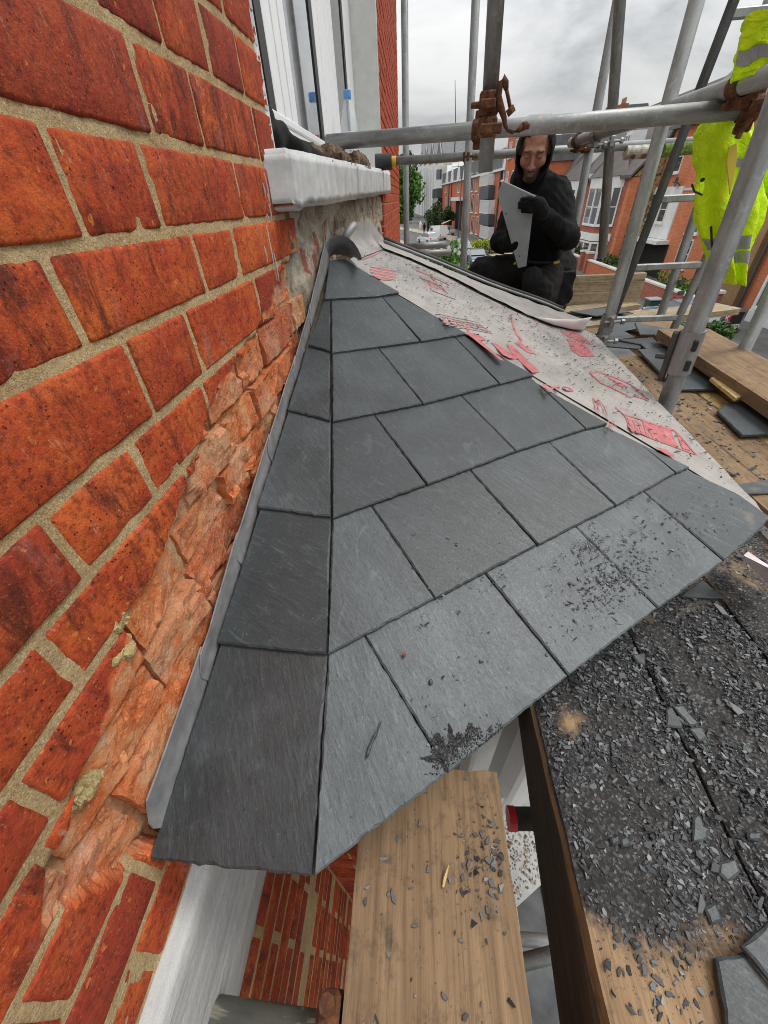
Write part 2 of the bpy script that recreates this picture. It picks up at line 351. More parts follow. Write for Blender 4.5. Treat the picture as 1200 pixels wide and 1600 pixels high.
def m_lead():
    t = NT('lead_sheet'); v = t.co(rnd=1.0); n = t.noise(t.co((0.4, 1, 1), rnd=1.), 30, 7, 0.65)
    c = t.ramp(n, (0.3, (0.19, 0.19, 0.195)), (0.7, (0.36, 0.36, 0.365))); c = t.mix(t.ramp(t.noise(v, 110, 5, 0.7), (0.6, 0.), (0.75, 0.5)), c, (0.42, 0.42, 0.41))
    return t.fin(c, 0.5, 0.25, t.bump(t.noise(v, 45, 5, 0.6), 0.3, 0.002))
def m_membrane():
    t = NT('roofing_membrane'); v = t.co(); n = t.noise(v, 14, 6, 0.65)
    c = t.ramp(n, (0.3, (0.265, 0.245, 0.228)), (0.7, (0.385, 0.36, 0.338))); c = t.mix(t.ramp(t.noise(v, 300, 4, 0.75), (0.6, 0.), (0.68, 0.6)), c, (0.22, 0.21, 0.2))
    c = t.mix(t.ramp(t.noise(v, 5, 5, 0.7), (0.5, 0.), (0.75, 0.4)), c, (0.36, 0.33, 0.29))
    return t.fin(c, 0.62, nrm=t.bump(t.noise(v, 35, 6, 0.6), 0.35, 0.003), spec=0.4)
def m_white(name='white_paint', a=(0.40, 0.41, 0.405), b=(0.60, 0.61, 0.60), chips=0.5, rough=0.5):
    t = NT(name); v = t.co(rnd=1.); n = t.noise(v, 18, 6, 0.65); c = t.ramp(n, (0.3, a), (0.7, b))
    c = t.mix(t.ramp(t.noise(t.co((1, 1, 0.3), rnd=1.), 40, 7, 0.7), (0.58, 0.), (0.72, chips)), c, (0.42, 0.38, 0.33))
    c = t.mix(t.ramp(t.noise(v, 200, 3, 0.7), (0.66, 0.), (0.72, chips)), c, (0.25, 0.22, 0.18))
    return t.fin(c, rough, nrm=t.bump(t.noise(v, 70, 6, 0.65), 0.5 * chips + 0.05, 0.003))
def m_glass(name='window_glass', col=(0.03, 0.035, 0.04)):
    t = NT(name); return t.fin(col, 0.04, 0., spec=1.0, IOR=1.6, Coat_Weight=0.8, Coat_Roughness=0.02)
def m_brickwall(name, c1, c2, mortar, bw=0.225, bh=0.075, axis='y', fade=0.):
    """far brickwork: joints as texture where single bricks cannot be told apart"""
    t = NT(name); c = t.n('ShaderNodeTexCoord'); s = t.n('ShaderNodeSeparateXYZ'); t.put(s.inputs[0], c.outputs['Object'])
    cb = t.n('ShaderNodeCombineXYZ'); t.put(cb.inputs[0], t.math('ADD', s.outputs[0], s.outputs[1])); t.put(cb.inputs[1], s.outputs[2])
    b = t.n('ShaderNodeTexBrick'); t.put(b.inputs['Vector'], cb.outputs[0]); b.inputs['Scale'].default_value = 1
    b.inputs['Brick Width'].default_value = bw; b.inputs['Row Height'].default_value = bh; b.inputs['Mortar Size'].default_value = 0.008
    b.inputs['Mortar Smooth'].default_value = 0.3
    t.put(b.inputs['Color1'], c1); t.put(b.inputs['Color2'], c2); t.put(b.inputs['Mortar'], mortar)
    n = t.noise(c.outputs['Object'], 0.7, 6, 0.6); col = t.mix(t.ramp(n, (0.3, 0.35), (0.6, 0.)), b.outputs[0], tuple(x * 0.5 for x in c1))
    col = t.mix(t.ramp(t.noise(c.outputs['Object'], 9, 5, 0.7), (0.5, 0.), (0.7, 0.35)), col, tuple(min(1, x * 1.5) for x in c2))
    return t.fin(col, 0.85, spec=0.2)
def m_skin():
    t = NT('skin'); v = t.co(); n = t.noise(v, 60, 4); c = t.ramp(n, (0.3, (0.33, 0.15, 0.10)), (0.7, (0.43, 0.215, 0.14)))
    c = t.mix(t.attr('beard'), c, (0.045, 0.027, 0.02)); c = t.mix(t.math('MULTIPLY', t.attr('lip'), 0.6), c, (0.19, 0.075, 0.06))
    return t.fin(c, 0.5, nrm=t.bump(t.noise(v, 300, 4), 0.2, 0.001), Subsurface_Weight=0.1, Subsurface_Radius=(0.01, 0.004, 0.002))
def m_fabric(name, col, weave=600., wr=0.4):
    t = NT(name); v = t.co(); n = t.noise(v, 22, 6, 0.65); c = t.ramp(n, (0.3, tuple(x * 0.65 for x in col)), (0.7, tuple(x * 1.3 for x in col)))
    h = t.math('ADD', t.math('MULTIPLY', t.noise(v, weave, 3), 0.35), t.noise(t.co((1, 1, 1)), 30, 5, 0.6, 1.5))
    return t.fin(c, 0.85, nrm=t.bump(h, wr, 0.008), spec=0.18, Sheen_Weight=0.03, Sheen_Roughness=0.5)
def m_leaf(name, a, b, c3):
    t = NT(name); r = t.attr('tone'); c = t.ramp(r, (0., a), (0.55, b), (1., c3)); m = t.fin(c, 0.55, spec=0.3)
    return m
MT.update(
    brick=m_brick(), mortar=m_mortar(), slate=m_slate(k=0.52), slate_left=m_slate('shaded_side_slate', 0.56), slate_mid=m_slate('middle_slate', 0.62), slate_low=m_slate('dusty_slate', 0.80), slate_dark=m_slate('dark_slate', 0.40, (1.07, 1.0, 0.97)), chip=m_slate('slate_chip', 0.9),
    wood=m_wood('scaffold_board_wood', [(0.18, 0.115, 0.064), (0.255, 0.167, 0.094), (0.33, 0.225, 0.13)]),
    wood_d=m_wood('dusty_board_wood', [(0.235, 0.15, 0.08), (0.32, 0.212, 0.118), (0.40, 0.275, 0.16)], dust=1),
    wood_g=m_wood('weathered_board_wood', [(0.24, 0.18, 0.11), (0.36, 0.28, 0.18), (0.47, 0.38, 0.26)]),
    wood_k=m_wood('dark_timber', [(0.05, 0.038, 0.026), (0.085, 0.064, 0.044), (0.13, 0.10, 0.07)]),
    pine=m_wood('fresh_pine', [(0.55, 0.36, 0.15), (0.68, 0.48, 0.22), (0.76, 0.58, 0.30)]),
    galv=m_galv(), galv_d=m_galv('dull_steel', 0.75, 0.6), galv_k=m_galv('dark_steel', 0.22, 0.6), rust=m_rust(), lead=m_lead(), membrane=m_membrane(),
    print=simple('red_print', (0.47, 0.135, 0.14), 0.6, var=0.2, scale=40), underside=simple('membrane_underside', (0.62, 0.57, 0.56), 0.5, var=0.05),
    white=m_white(), upvc=m_white('white_upvc', (0.80, 0.81, 0.81), (0.86, 0.87, 0.87), 0.12, 0.3), render=m_white('white_render', (0.6, 0.61, 0.58), (0.7, 0.71, 0.68), 0.3, 0.7),
    glass=m_glass(), gasket=simple('black_gasket', (0.012, 0.012, 0.013), 0.5), black=simple('black_plastic', (0.02, 0.02, 0.022), 0.45),
    batten=simple('black_edge_strip', (0.018, 0.018, 0.02), 0.6), jacket=m_fabric('black_hoodie_fabric', (0.004, 0.004, 0.0045)),
    trousers=m_fabric('black_work_trousers', (0.0085, 0.0072, 0.0068), 350), pad=m_fabric('dark_pad_fabric', (0.014, 0.014, 0.015), 250, 0.2), glove=m_fabric('black_glove_rubber', (0.008, 0.008, 0.0085), 300, 0.3),
    skin=m_skin(), yellow=simple('yellow_webbing', (0.55, 0.38, 0.02), 0.6), boot=simple('dark_boot_leather', (0.03, 0.025, 0.02), 0.5),
    hiviz=None, silver=simple('grey_reflective_tape', (0.32, 0.34, 0.36), 0.35, 0.3),
    red=simple('red_plastic', (0.6, 0.02, 0.03), 0.4), tape=simple('yellow_tape', (0.7, 0.42, 0.03), 0.5))
t = NT('fluorescent_yellow_fabric'); v = t.co(); n = t.noise(v, 25, 5, 0.6)
MT['hiviz'] = t.fin(t.ramp(n, (0.3, (0.58, 0.95, 0.008)), (0.7, (0.76, 1.0, 0.012))), 0.6, nrm=t.bump(t.noise(v, 22, 6, 0.62, 1.4), 0.9, 0.018), spec=0.3)
MT['mortar_y'] = m_mortar('old_lime_mortar', (0.36, 0.27, 0.10), (0.55, 0.45, 0.22))
t = NT('moss'); v = t.co(); n = t.noise(v, 60, 6, 0.7)
MT['moss'] = t.fin(t.ramp(n, (0.35, (0.09, 0.09, 0.06)), (0.5, (0.12, 0.19, 0.02)), (0.7, (0.27, 0.38, 0.04))), 0.9, nrm=t.bump(n, 0.8, 0.01))
MT['sleeve'] = simple('lichen_sleeve', (0.42, 0.40, 0.33), 0.7, 0.2, var=0.35, scale=40, bump=0.5)
t = NT('painted_steel'); v = t.co((1, 1, 0.5)); n = t.noise(v, 22, 7, 0.65)
c = t.ramp(n, (0.3, (0.13, 0.13, 0.115)), (0.6, (0.24, 0.235, 0.20))); c = t.mix(t.ramp(t.noise(v, 16, 7, 0.62, 0.8), (0.52, 0.), (0.56, 0.9)), c, (0.55, 0.51, 0.40))
MT['galv_p'] = t.fin(c, 0.6, 0.2, t.bump(n, 0.4, 0.003))
MT['slate_pale'] = simple('pale_slate', (0.33, 0.365, 0.38), 0.5, var=0.1, scale=14, bump=0.15)

t = NT('rubble_mortar'); v = t.co(); n = t.noise(v, 16, 6, 0.65, 0.3); g = t.noise(v, 150, 6, 0.75)
c = t.ramp(n, (0.3, (0.16, 0.10, 0.06)), (0.45, (0.33, 0.27, 0.19)), (0.6, (0.46, 0.43, 0.36)), (0.75, (0.52, 0.50, 0.45))); c = t.mix(t.ramp(t.noise(v, 9, 4, 0.6), (0.57, 0.), (0.63, 0.9)), c, (0.24, 0.05, 0.025)); c = t.mix(t.ramp(g, (0.36, 0.6), (0.48, 0.)), c, (0.10, 0.08, 0.055))
MT['rubble'] = t.fin(c, 0.9, nrm=t.bump(g, 0.9, 0.006))
MT['lining'] = simple('yellow_lining', (0.62, 0.50, 0.05), 0.7)

t = NT('band_paint'); v = t.co(); vl = t.co((1, 0.06, 1)); n = t.noise(vl, 40, 6, 0.65); n2 = t.noise(v, 60, 7, 0.72); n3 = t.noise(v, 9, 5, 0.6)
c = t.ramp(n, (0.3, (0.36, 0.36, 0.345)), (0.65, (0.56, 0.565, 0.55))); c = t.mix(t.ramp(n2, (0.62, 0.), (0.7, 0.7)), c, (0.26, 0.24, 0.21)); c = t.mix(t.ramp(n3, (0.5, 0.), (0.75, 0.45)), c, (0.33, 0.32, 0.29))
MT['band'] = t.fin(c, 0.6, nrm=t.bump(t.math('ADD', n, n2), 0.7, 0.004))

MT['powder'] = simple('slate_powder', (0.022, 0.023, 0.025), 0.6, var=0.5, scale=200)
# ------------------------------------------------------------------ the house wall on the left (plane x = -0.28)
XW = -0.28
HB = [(-0.6, -0.52), (-0.10, -0.45), (-0.02, -0.41), (0.025, -0.392), (0.095, -0.349), (0.116, -0.341), (0.161, -0.318), (0.224, -0.289), (0.30, -0.272), (0.378, -0.247), (0.482, -0.212), (0.522, -0.19), (0.723, -0.153), (0.97, -0.083), (1.1, -0.028), (1.3, -0.02), (6, -0.01)]
LO = [(-0.6, -0.2), (-0.02, -0.40), (0.02, -0.435), (0.055, -0.50), (0.12, -0.60), (0.2, -0.9)]
FL = [(-0.6, -0.78), (0.0, -0.60), (0.07, -0.545), (1.47, -0.14), (6, -0.13)]
def interp(T, x):
    for (a, b), (c, d) in zip(T, T[1:]):
        if x <= c: return b + (d - b) * max(0, (x - a)) / (c - a)
    return T[-1][1]
def hack_w(y, z):
    """1 where the old flashing chase has been hacked out of the brickwork"""
    n = 0.020 * mnoise.noise((y * 16, z * 16, 3)) + 0.010 * mnoise.noise((y * 48, z * 48, 9))
    up = interp(HB, y) + n - 0.013 - z
    lo = z - (interp(LO, y) + 0.8 * n) if y < 0.12 else 1
    return max(0, min(1, up / 0.006)) * max(0, min(1, lo / 0.012))
def hack_d(y, z):
    """broken faces: tilted flat fractures with a little grit"""
    q = Vector((y * 11 + 0.35 * mnoise.noise((y * 26, z * 26, 1)), z * 15 + 0.35 * mnoise.noise((y * 26, z * 26, 5)), 0))
    dist, pts = mnoise.voronoi(q); c = pts[0]; r1 = mnoise.cell(c * 7.31 + Vector((3, 1, 2))); r2 = mnoise.cell(c * 5.17 + Vector((9, 4, 7))); r3 = mnoise.cell(c * 3.7 + Vector((1, 8, 5)))
    d = 0.009 + 0.0045 * r1 + 0.009 * (r2 * (q.x - c.x) + r3 * (q.y - c.y))
    return max(0.001, d + 0.004 * mnoise.noise((y * 9, z * 9, 4)) + 0.0016 * fbm((y, z, 0), 75, 4))
house = thing('brick_house_wall', 'red brick house wall with tan mortar joints and a hacked-out broken strip above the slates', 'house wall', (XW, 0.4, GZ))
mb = MB()
Y0, Y1, ZB, ZT = -0.8, 1.03, 0.085, 2.5
YJ = 4.15
XC = XW - 0.03
for a, b in (((-0.62, Y0, GZ), (XC, Y1, 3.2)), ((-0.62, Y1, GZ), (XC, YJ, -0.01)), ((-0.62, Y1, ZT), (XC, YJ, 3.2)), ((-0.62, YJ + 0.012, GZ), (XW - 0.005, 8.3, 3.2)), ((-4.5, 8.3 - 0.3, GZ), (-0.62, 8.3, 3.2)), ((-0.9, Y0, GZ), (-0.62, Y1, 3.2)), ((-0.9, YJ, GZ), (-0.62, 8.0, 3.2))):
    mb.box(a, b)
mb.mk('wall_core', MT['mortar'], house)
def mortar_sheet(y0, y1, z0, z1, step, name):
    ny, nz = int((y1 - y0) / step) + 1, int((z1 - z0) / step) + 1; V = []; A = []
    for j in range(nz):
        z = z0 + (z1 - z0) * j / (nz - 1)
        for i in range(ny):
            y = y0 + (y1 - y0) * i / (ny - 1)
            w = 1.0 if name == 'rubble' else hack_w(y, z); x = XW - 0.0018 + 0.0012 * fbm((y, z, 4), 60, 3) + 0.0010 * mnoise.noise((y * 14, z * 14, 0))
            if w > 0: x -= w * (hack_d(y * (0.45 if name == 'rubble' else 1), z * (0.8 if name == 'rubble' else 1)) * (2.2 if name == 'rubble' else 1.4) + 0.006) - (0.012 if name == 'rubble' else 0)
            V.append((x, y, z)); A.append(w)
    return mk(name, V, gridf(ny, nz), MT['rubble' if name == 'rubble' else 'mortar'], house, smooth=True, attrs={'broken': A})
mortar_sheet(-0.5, Y1, -0.72, 0.62, 0.006, 'mortar')
mortar_sheet(Y1 - 0.03, YJ + 0.5, -0.3, 0.03, 0.010, 'rubble')
mb = MB(); mb.box((XC - 0.002, -0.8, 0.62), (XW - 0.004, Y1 - 0.004, 3.2)); mb.box((XC - 0.002, -0.8, GZ), (XW - 0.0006, 4.6, -0.72)); mb.box((XC - 0.002, -0.8, -0.72), (XW - 0.004, -0.5, 0.62)); mb.mk('mortar', MT['mortar'], house)
def lines(L, step, bev=(0, 0.0014, 0.0034)):
    n = max(1, int(round((L - 2 * bev[-1]) / step))); a = list(bev) + [bev[-1] + (L - 2 * bev[-1]) * i / n for i in range(1, n)]
    return a + [L - b for b in bev[::-1]]
def brick(y0, y1, z0, z1, step=0.018):
    hk = max(hack_w(y0 + (y1 - y0) * i / 6, z0 + (z1 - z0) * j / 3) for i in range(7) for j in range(4))
    if hk > 0: step = 0.0055
    ly, lz = lines(y1 - y0, step), lines(z1 - z0, step); V = []; A = []; s = random.uniform(0, 99)
    prk = random.uniform(-0.013, 0.005); tlk = random.uniform(-0.007, 0.007); tilt = random.uniform(-0.0015, 0.0015); pr = random.uniform(-0.0008, 0.0016)
    for b in lz:
        for a in ly:
            y, z = y0 + a, z0 + b; e = min(a, y1 - y0 - a); g = min(b, z1 - z0 - b)
            x = XW + pr + tilt * (a / (y1 - y0) - 0.5) * 2 + 0.0012 * mnoise.noise((y * 30, z * 30, s))
            w = hack_w(y, z)
            for q in (e, g):
                if q < 0.0034: x -= 0.0024 * (1 - 0.75 * w) * (1 - q / 0.0034) ** 2
            ch = mnoise.noise((y * 42 + s, z * 42, s)) - 0.48
            if ch > 0 and w < 1 and min(e, g) < 0.0065: x -= min(0.004, ch * 0.012)
            if w > 0: x -= w * max(0.0, hack_d(y, z) - prk - 0.002 - tlk * (2 * a / (y1 - y0) - 1) + 0.0015 * abs(mnoise.noise((y * 120, z * 120, s))))
            k = 0.0011
            if e < 0.001: y += k * mnoise.noise((z * 45, y * 9, s)) + k * 0.6 * mnoise.noise((z * 140, y * 9, s))
            if g < 0.001: z += k * mnoise.noise((y * 45, z * 9, s)) + k * 0.6 * mnoise.noise((y * 140, z * 9, s))
            V.append((x, y, z)); A.append(w)
    ny, nz = len(ly), len(lz); F = gridf(ny, nz)
    per = list(range(ny)) + [j * ny + ny - 1 for j in range(1, nz)] + [(nz - 1) * ny + i for i in range(ny - 2, -1, -1)] + [j * ny for j in range(nz - 2, 0, -1)]
    b0 = len(V); k = len(per)
    for p in per: V.append((XW - 0.028, V[p][1], V[p][2])); A.append(A[p])
    F += [[per[i], b0 + i, b0 + (i + 1) % k, per[(i + 1) % k]] for i in range(k)]
    F = [f if i >= (ny - 1) * (nz - 1) else f for i, f in enumerate(F)]
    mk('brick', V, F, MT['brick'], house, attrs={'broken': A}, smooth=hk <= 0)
ZJ = [0.4455, 0.368, 0.2925, 0.2165, 0.1405, 0.062, -0.017, -0.090, -0.172, -0.241, -0.307, -0.366, -0.432, -0.503, -0.576, -0.648]
PERP = {  # measured vertical joints of the courses between ZJ[k+1] and ZJ[k]
    4 - 1: [0.145, 0.275, 0.525, 0.645, 0.775, 0.905], 4: [0.18, 0.309, 0.559, 0.690, 0.93], 5: [0.007, 0.137, 0.387, 0.518, 0.778, 0.90],
    6: [0.196, 0.331, 0.576, 0.711, 0.976], 7: [-0.006, 0.124, 0.374, 0.502, 0.759, 0.89], 8: [-0.04, 0.205, 0.320, 0.482, 0.61],
    9: [0.02, 0.146, 0.38, 0.51], 10: [-0.06, 0.07, 0.205, 0.33], 11: [0.045, 0.20, 0.32, 0.56], 12: [-0.03, 0.095, 0.33], 13: [0.06, 0.19], 14: [0.0, 0.12, 0.36]}
for k in range(len(ZJ) - 1):
    P = PERP.get(k)
    if P is None: P = [0.26, 0.39, 0.64, 0.77] if k % 2 else [0.14, 0.38, 0.51, 0.75, 0.88]
    P = sorted(P)
    while P[0] > -0.25: P.insert(0, P[0] - (0.25 if (len(P) % 2) else 0.13))
    while P[-1] < Y1 - 0.15 or (k >= 5 and P[-1] < 1.6): P.append(P[-1] + (0.25 if (len(P) % 2) else 0.13))
    top, bot = ZJ[k], ZJ[k + 1]
    if k < 5: P = [p for p in P if p < Y1 - 0.05] + [Y1 + 0.004]
    for a, b in zip(P, P[1:]):
        if b - a < 0.03: continue
        g = 0.0048
        if k >= 5 and a > 1.0: continue
        hkm = hack_w((a + b) / 2, (top + bot) / 2) > 0.5; g2 = 0.0042 if hkm else 0.0048
        brick(a + (0.0042 if hkm else g), b - (0.0042 if hkm else g), bot + g2, top - g2)
# courses below the painted band and on the far pier
z = -0.985; n = 0
while z > -3.2:
    off = 0 if n % 2 else 0.125; y = -0.30 + off
    while y < 0.22:
        w = 0.215 if int((y + 0.3) * 10 + n) % 2 else 0.10
        V, F = bbox((XW - 0.026, y, z - 0.066), (XW + random.uniform(-0.001, 0.002), min(y + w, 0.228), z), 0.003)
        mk('brick', V, F, MT['brick'], house); y += w + 0.011
    z -= 0.0765; n += 1
mb = MB(); n = 0
z = -1.15
while z < 2.3:
    y = YJ + 0.01 + (0.0 if n % 2 else -0.05)
    while y < 8.28:
        w = 0.215 if random.random() < 0.5 else 0.10
        V, F = bbox((XW - 0.02, max(y, YJ + 0.004), z), (XW + random.uniform(0.004, 0.008), min(y + w, 8.29), z + 0.064), 0.003); mb.add(V, F); y += w + 0.011
    z += 0.0755; n += 1
mb.mk('brick_courses', MT['brick'], house, kind='stuff')
# painted band under the roof, sill, window
V = []; ny, nz = 60, 16
for j in range(nz):
    for i in range(ny):
        y = -0.8 + 1.06 * i / (ny - 1); z = -0.945 + 0.297 * j / (nz - 1)
        V.append((-0.262 + 0.0012 * fbm((y, z, 1), 22, 3) - (0.006 if j in (0, nz - 1) else 0), y, z + (0.0025 * mnoise.noise((y * 40, z, 2)))))
b = len(V); F = gridf(ny, nz)
for i in range(ny): V.append((-0.30, V[i][1], V[i][2])); V.append((-0.30, V[(nz - 1) * ny + i][1], V[(nz - 1) * ny + i][2]))
F += [[i, b + 2 * i, b + 2 * i + 2, i + 1] for i in range(ny - 1)] + [[(nz - 1) * ny + i, (nz - 1) * ny + i + 1, b + 2 * i + 3, b + 2 * i + 1] for i in range(ny - 1)]
mk('painted_band', V, F, MT['band'], house, smooth=True)
win = thing('window', None, None, (-0.46, 2.6, 0.1), parent=house)
mb = MB()
FR = MT['upvc']
for a, b in (((-0.51, Y1, 0.10), (-0.452, YJ, 0.215)), ((-0.51, Y1, 2.3), (-0.452, YJ, 2.42)), ((-0.51, Y1, 0.2), (-0.458, 1.50, 2.3)), ((-0.508, 1.80, 0.2), (-0.459, 2.10, 2.3)), ((-0.508, 2.68, 0.2), (-0.459, 2.80, 2.3)), ((-0.512, 2.80, 0.2), (-0.457, 3.26, 2.3)), ((-0.512, 3.78, 0.2), (-0.457, YJ - 0.008, 2.3))):
    V, F = bbox(a, b, 0.003, 1); mb.add(V, F)
for y in (1.90, 2.00, 3.0, 3.12):
    V, F = bbox((-0.46, y, 0.2), (-0.455, y + 0.03, 2.3), 0.002); mb.add(V, F)
V, F = bbox((-0.46, Y1, 0.215), (-0.447, 3.3, 0.24), 0.005); mb.add(V, F)
mb.mk('window_frame', FR, win)
for y0, y1 in ((1.50, 1.80), (2.10, 2.68), (3.26, 3.78)):
    mk('pane', *box((-0.475, y0, 0.2), (-0.466, y1, 2.3)), MT['glass'], win)
    g = MB(); w = 0.075
    g.box((-0.4655, y1 - w, 0.21), (-0.4605, y1 - 0.001, 2.3)); g.mk('gasket', MT['gasket'], win)
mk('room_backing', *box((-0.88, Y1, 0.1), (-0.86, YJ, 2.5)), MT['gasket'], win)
# plastered reveals
V, F = bbox((-0.62, YJ - 0.006, 0.07), (XW + 0.006, YJ + 0.03, ZT), 0.004); mk('reveal', V, F, MT['render'], house); V, F = bbox((-0.62, Y1 - 0.02, 0.07), (XW + 0.001, Y1 + 0.006, ZT), 0.003); mk('reveal', V, F, MT['render'], house)
# rough painted sill: noise on a finely divided box
bm = bmesh.new(); V, F = box((-0.62, 0.945, -0.006), (-0.232, 4.62, 0.083)); vs = [bm.verts.new(v) for v in V]
for f in F: bm.faces.new([vs[i] for i in f])
bmesh.ops.bevel(bm, geom=list(bm.edges), offset=0.008, segments=2, affect='EDGES')
bmesh.ops.subdivide_edges(bm, edges=[e for e in bm.edges if abs(e.verts[0].co.y - e.verts[1].co.y) > 1], cuts=170, use_grid_fill=True)
bmesh.ops.subdivide_edges(bm, edges=[e for e in bm.edges if abs(e.verts[0].co.z - e.verts[1].co.z) > 0.05], cuts=7, use_grid_fill=True)
for v in bm.verts:
    p = v.co; k = 1 if p.z < 0.02 else 0.35
    p = v.co.copy(); v.co.z += (p.y - 0.945) * (0.016 + 0.017 * max(0, min(1, p.z / 0.083)))
    v.co += Vector((0.0014 * fbm((p.x, p.y * 0.5, p.z), 24, 4) - (0.008 * max(0, mnoise.noise((p.y * 9, p.z * 30, 3)) - 0.1) if k == 1 else 0), 0.002 * mnoise.noise(p * 30), (0.0075 if k == 1 else 0.0012) * fbm((p.y * 1.5, p.x * 3, 7), 7, 4)))
bm.verts.index_update(); V = [tuple(v.co) for v in bm.verts]; F = [[v.index for v in f.verts] for f in bm.faces]; bm.free()
mk('window_sill', V, F, MT['white'], house, smooth=True)
# white paint dribbles on the brick beside the sill
mb = MB()
for i in range(9):
    y = 0.93 - 0.012 * i * random.random() - 0.02 * random.random(); z = 0.05 - 0.015 * i; L = random.uniform(0.01, 0.05)
    mb.add(*sweep([(XW + 0.0015, y, z), (XW + 0.002, y + 0.002, z - L * 0.5), (XW + 0.001, y + 0.003, z - L)], [0.0012, 0.0016, 0.0008], 6))
for i in range(26):
    y = 1.022 - 0.01 * random.random(); z = 0.10 + 0.02 * i; mb.add(*bbox((XW - 0.004, y - 0.006 * random.random(), z), (XW + 0.0022, y + 0.01, z + 0.015 * random.random() + 0.004), 0.0015))
mb.mk('paint_splash', MT['white'], house, kind='stuff')
# yellowish mortar dabs left on the broken bricks
for (y, z, r) in ((0.200, -0.302, 0.012), (0.180, -0.330, 0.020), (0.088, -0.386, 0.014)):
    V, F = sdf_mesh(lambda X, Y, Z: ellip(X, Y, Z, (XW - 0.010, y, z), (0.011, r * 1.1, r * 0.9)), (XW - 0.03, y - r * 1.8, z - r * 1.8), (XW + 0.016, y + r * 1.8, z + r * 1.8), 0.0016)
    c_ = np.array([XW - 0.016, y, z]); V = [v + (v - c_) / np.linalg.norm(v - c_) * (0.006 * fbm(v, 60, 4) + 0.004 * mnoise.cell(Vector(v) * 110)) for v in V]
    mk('mortar_dab', V, F, MT['mortar_y'], house)
# ------------------------------------------------------------------ hipped slate roof over the bay
ZE = -0.54
pA, pB, pC, pD = onz(240, 1340, ZE), onz(490, 1366, ZE), onz(1197, 803, ZE), onz(929, 522, ZE)
pAp = onx(515, 406, XW)
F1, F2 = Plane(pA, pB, pAp), Plane(pB, pC, pAp)
pR1 = F2.hit(540, 404); F3 = Plane(pC, pD, pR1)
pR2 = F3.hit(588, 380); pF = F3.hit(880, 488)
roof = thing('half_slated_bay', 'hipped bay roof half covered in dark grey slates with printed membrane still showing', 'bay roof', (0.2, 1.1, -0.56))
def up_of(pl):
    u = np.array([0, 0, 1.]) - pl.n * pl.n[2]; return u / np.linalg.norm(u)
def slate(pl, px, ext, mat=None, lift=(0.0105, 0.0035), th=0.0088, name='slate', parent=None, gap=0.0005):
    n, u = pl.n, up_of(pl); P = [pl.hit(*p) for p in px]; k = len(P)
    s = [p.dot(u) for p in P]; lo, hi = min(s), max(s)
    Q = [p.copy() for p in P]
    for i in ext:
        j = (i - 1) % k if i == 0 else (i + 1) % k
        d = P[i] - P[j]; Q[i] = P[i] + d / np.linalg.norm(d) * 0.035
    # order check: counter-clockwise seen from above
    c = sum(Q) / k
    ar = sum(np.cross(Q[i] - c, Q[(i + 1) % k] - c).dot(n) for i in range(k))
    idx = list(range(k)) if ar > 0 else list(range(k))[::-1]
    Q = [Q[i] for i in idx]
    def ring(Q, off):
        m = len(Q); R = []
        for i in range(m):
            a, b, c2 = Q[i - 1], Q[i], Q[(i + 1) % m]
            d1 = (b - a) / np.linalg.norm(b - a); d2 = (c2 - b) / np.linalg.norm(c2 - b)
            n1, n2 = np.cross(n, d1), np.cross(n, d2); t = n1 + n2; t = t / max(0.5, t.dot(n1)); R.append(b + t * off)
        return R
    def dense(Q, amp, seed, step=0.007):
        R = []; m = len(Q)
        for i in range(m):
            a, b = Q[i], Q[(i + 1) % m]; L = np.linalg.norm(b - a); d = (b - a) / L; sd = np.cross(n, d); q = max(2, int(L / step))
            horiz = abs(d.dot(u)) < 0.75
            for t in range(q):
                p = a + (b - a) * t / q
                w = amp * (1.5 if horiz else 1.0) * min(1, 4 * min(t, q - t) / q + 0.15)
                R.append(p + sd * w * (0.7 * mnoise.noise((seed, L * t / q * 60, i * 5)) + 0.6 * mnoise.noise((seed, L * t / q * 190, i * 7)) + 0.5 * random.uniform(-1, 1) ** 3))
        return R
    sd = random.uniform(0, 100)
    O = dense(ring(Q, gap), 0.0012, sd); I = [p + (c - p) / np.linalg.norm(c - p) * (0.0028 + 0.0012 * mnoise.noise((sd + 7, i * 0.9, 0))) for i, p in enumerate(O)]
    def hgt(p): t = (p.dot(u) - lo) / max(1e-6, hi - lo); return lift[0] + (lift[1] - lift[0]) * t
    m = len(O)
    top = [p + n * hgt(p) for p in I]; mid = [p + n * (hgt(p) - 0.0016 - 0.0008 * random.random()) for p in O]; bot = [p + n * (hgt(p) - th) for p in O]
    V = top + mid + bot; F = [list(range(m))]
    for i in range(m):
        j = (i + 1) % m; F += [[i, m + i, m + j, j], [m + i, 2 * m + i, 2 * m + j, m + j]]
    F.append(list(range(2 * m, 3 * m))[::-1])
    return mk(name, V, F, mat or MT['slate'], parent if parent is not None else roof)
z4 = lambda *a: [(400 + x / 2.4, 350 + y / 2.4) for x, y in a]
# left slope, ridge course first
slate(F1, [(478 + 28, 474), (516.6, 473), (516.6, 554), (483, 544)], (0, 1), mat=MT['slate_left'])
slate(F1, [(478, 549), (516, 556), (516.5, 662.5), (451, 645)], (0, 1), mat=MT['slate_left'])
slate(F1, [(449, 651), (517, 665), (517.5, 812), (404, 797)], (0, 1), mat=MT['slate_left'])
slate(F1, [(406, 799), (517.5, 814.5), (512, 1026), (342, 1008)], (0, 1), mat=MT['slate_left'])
slate(F1, [(344, 1011), (512, 1029), (490, 1368), (239, 1341)], (0, 1), mat=MT['slate_dark'])
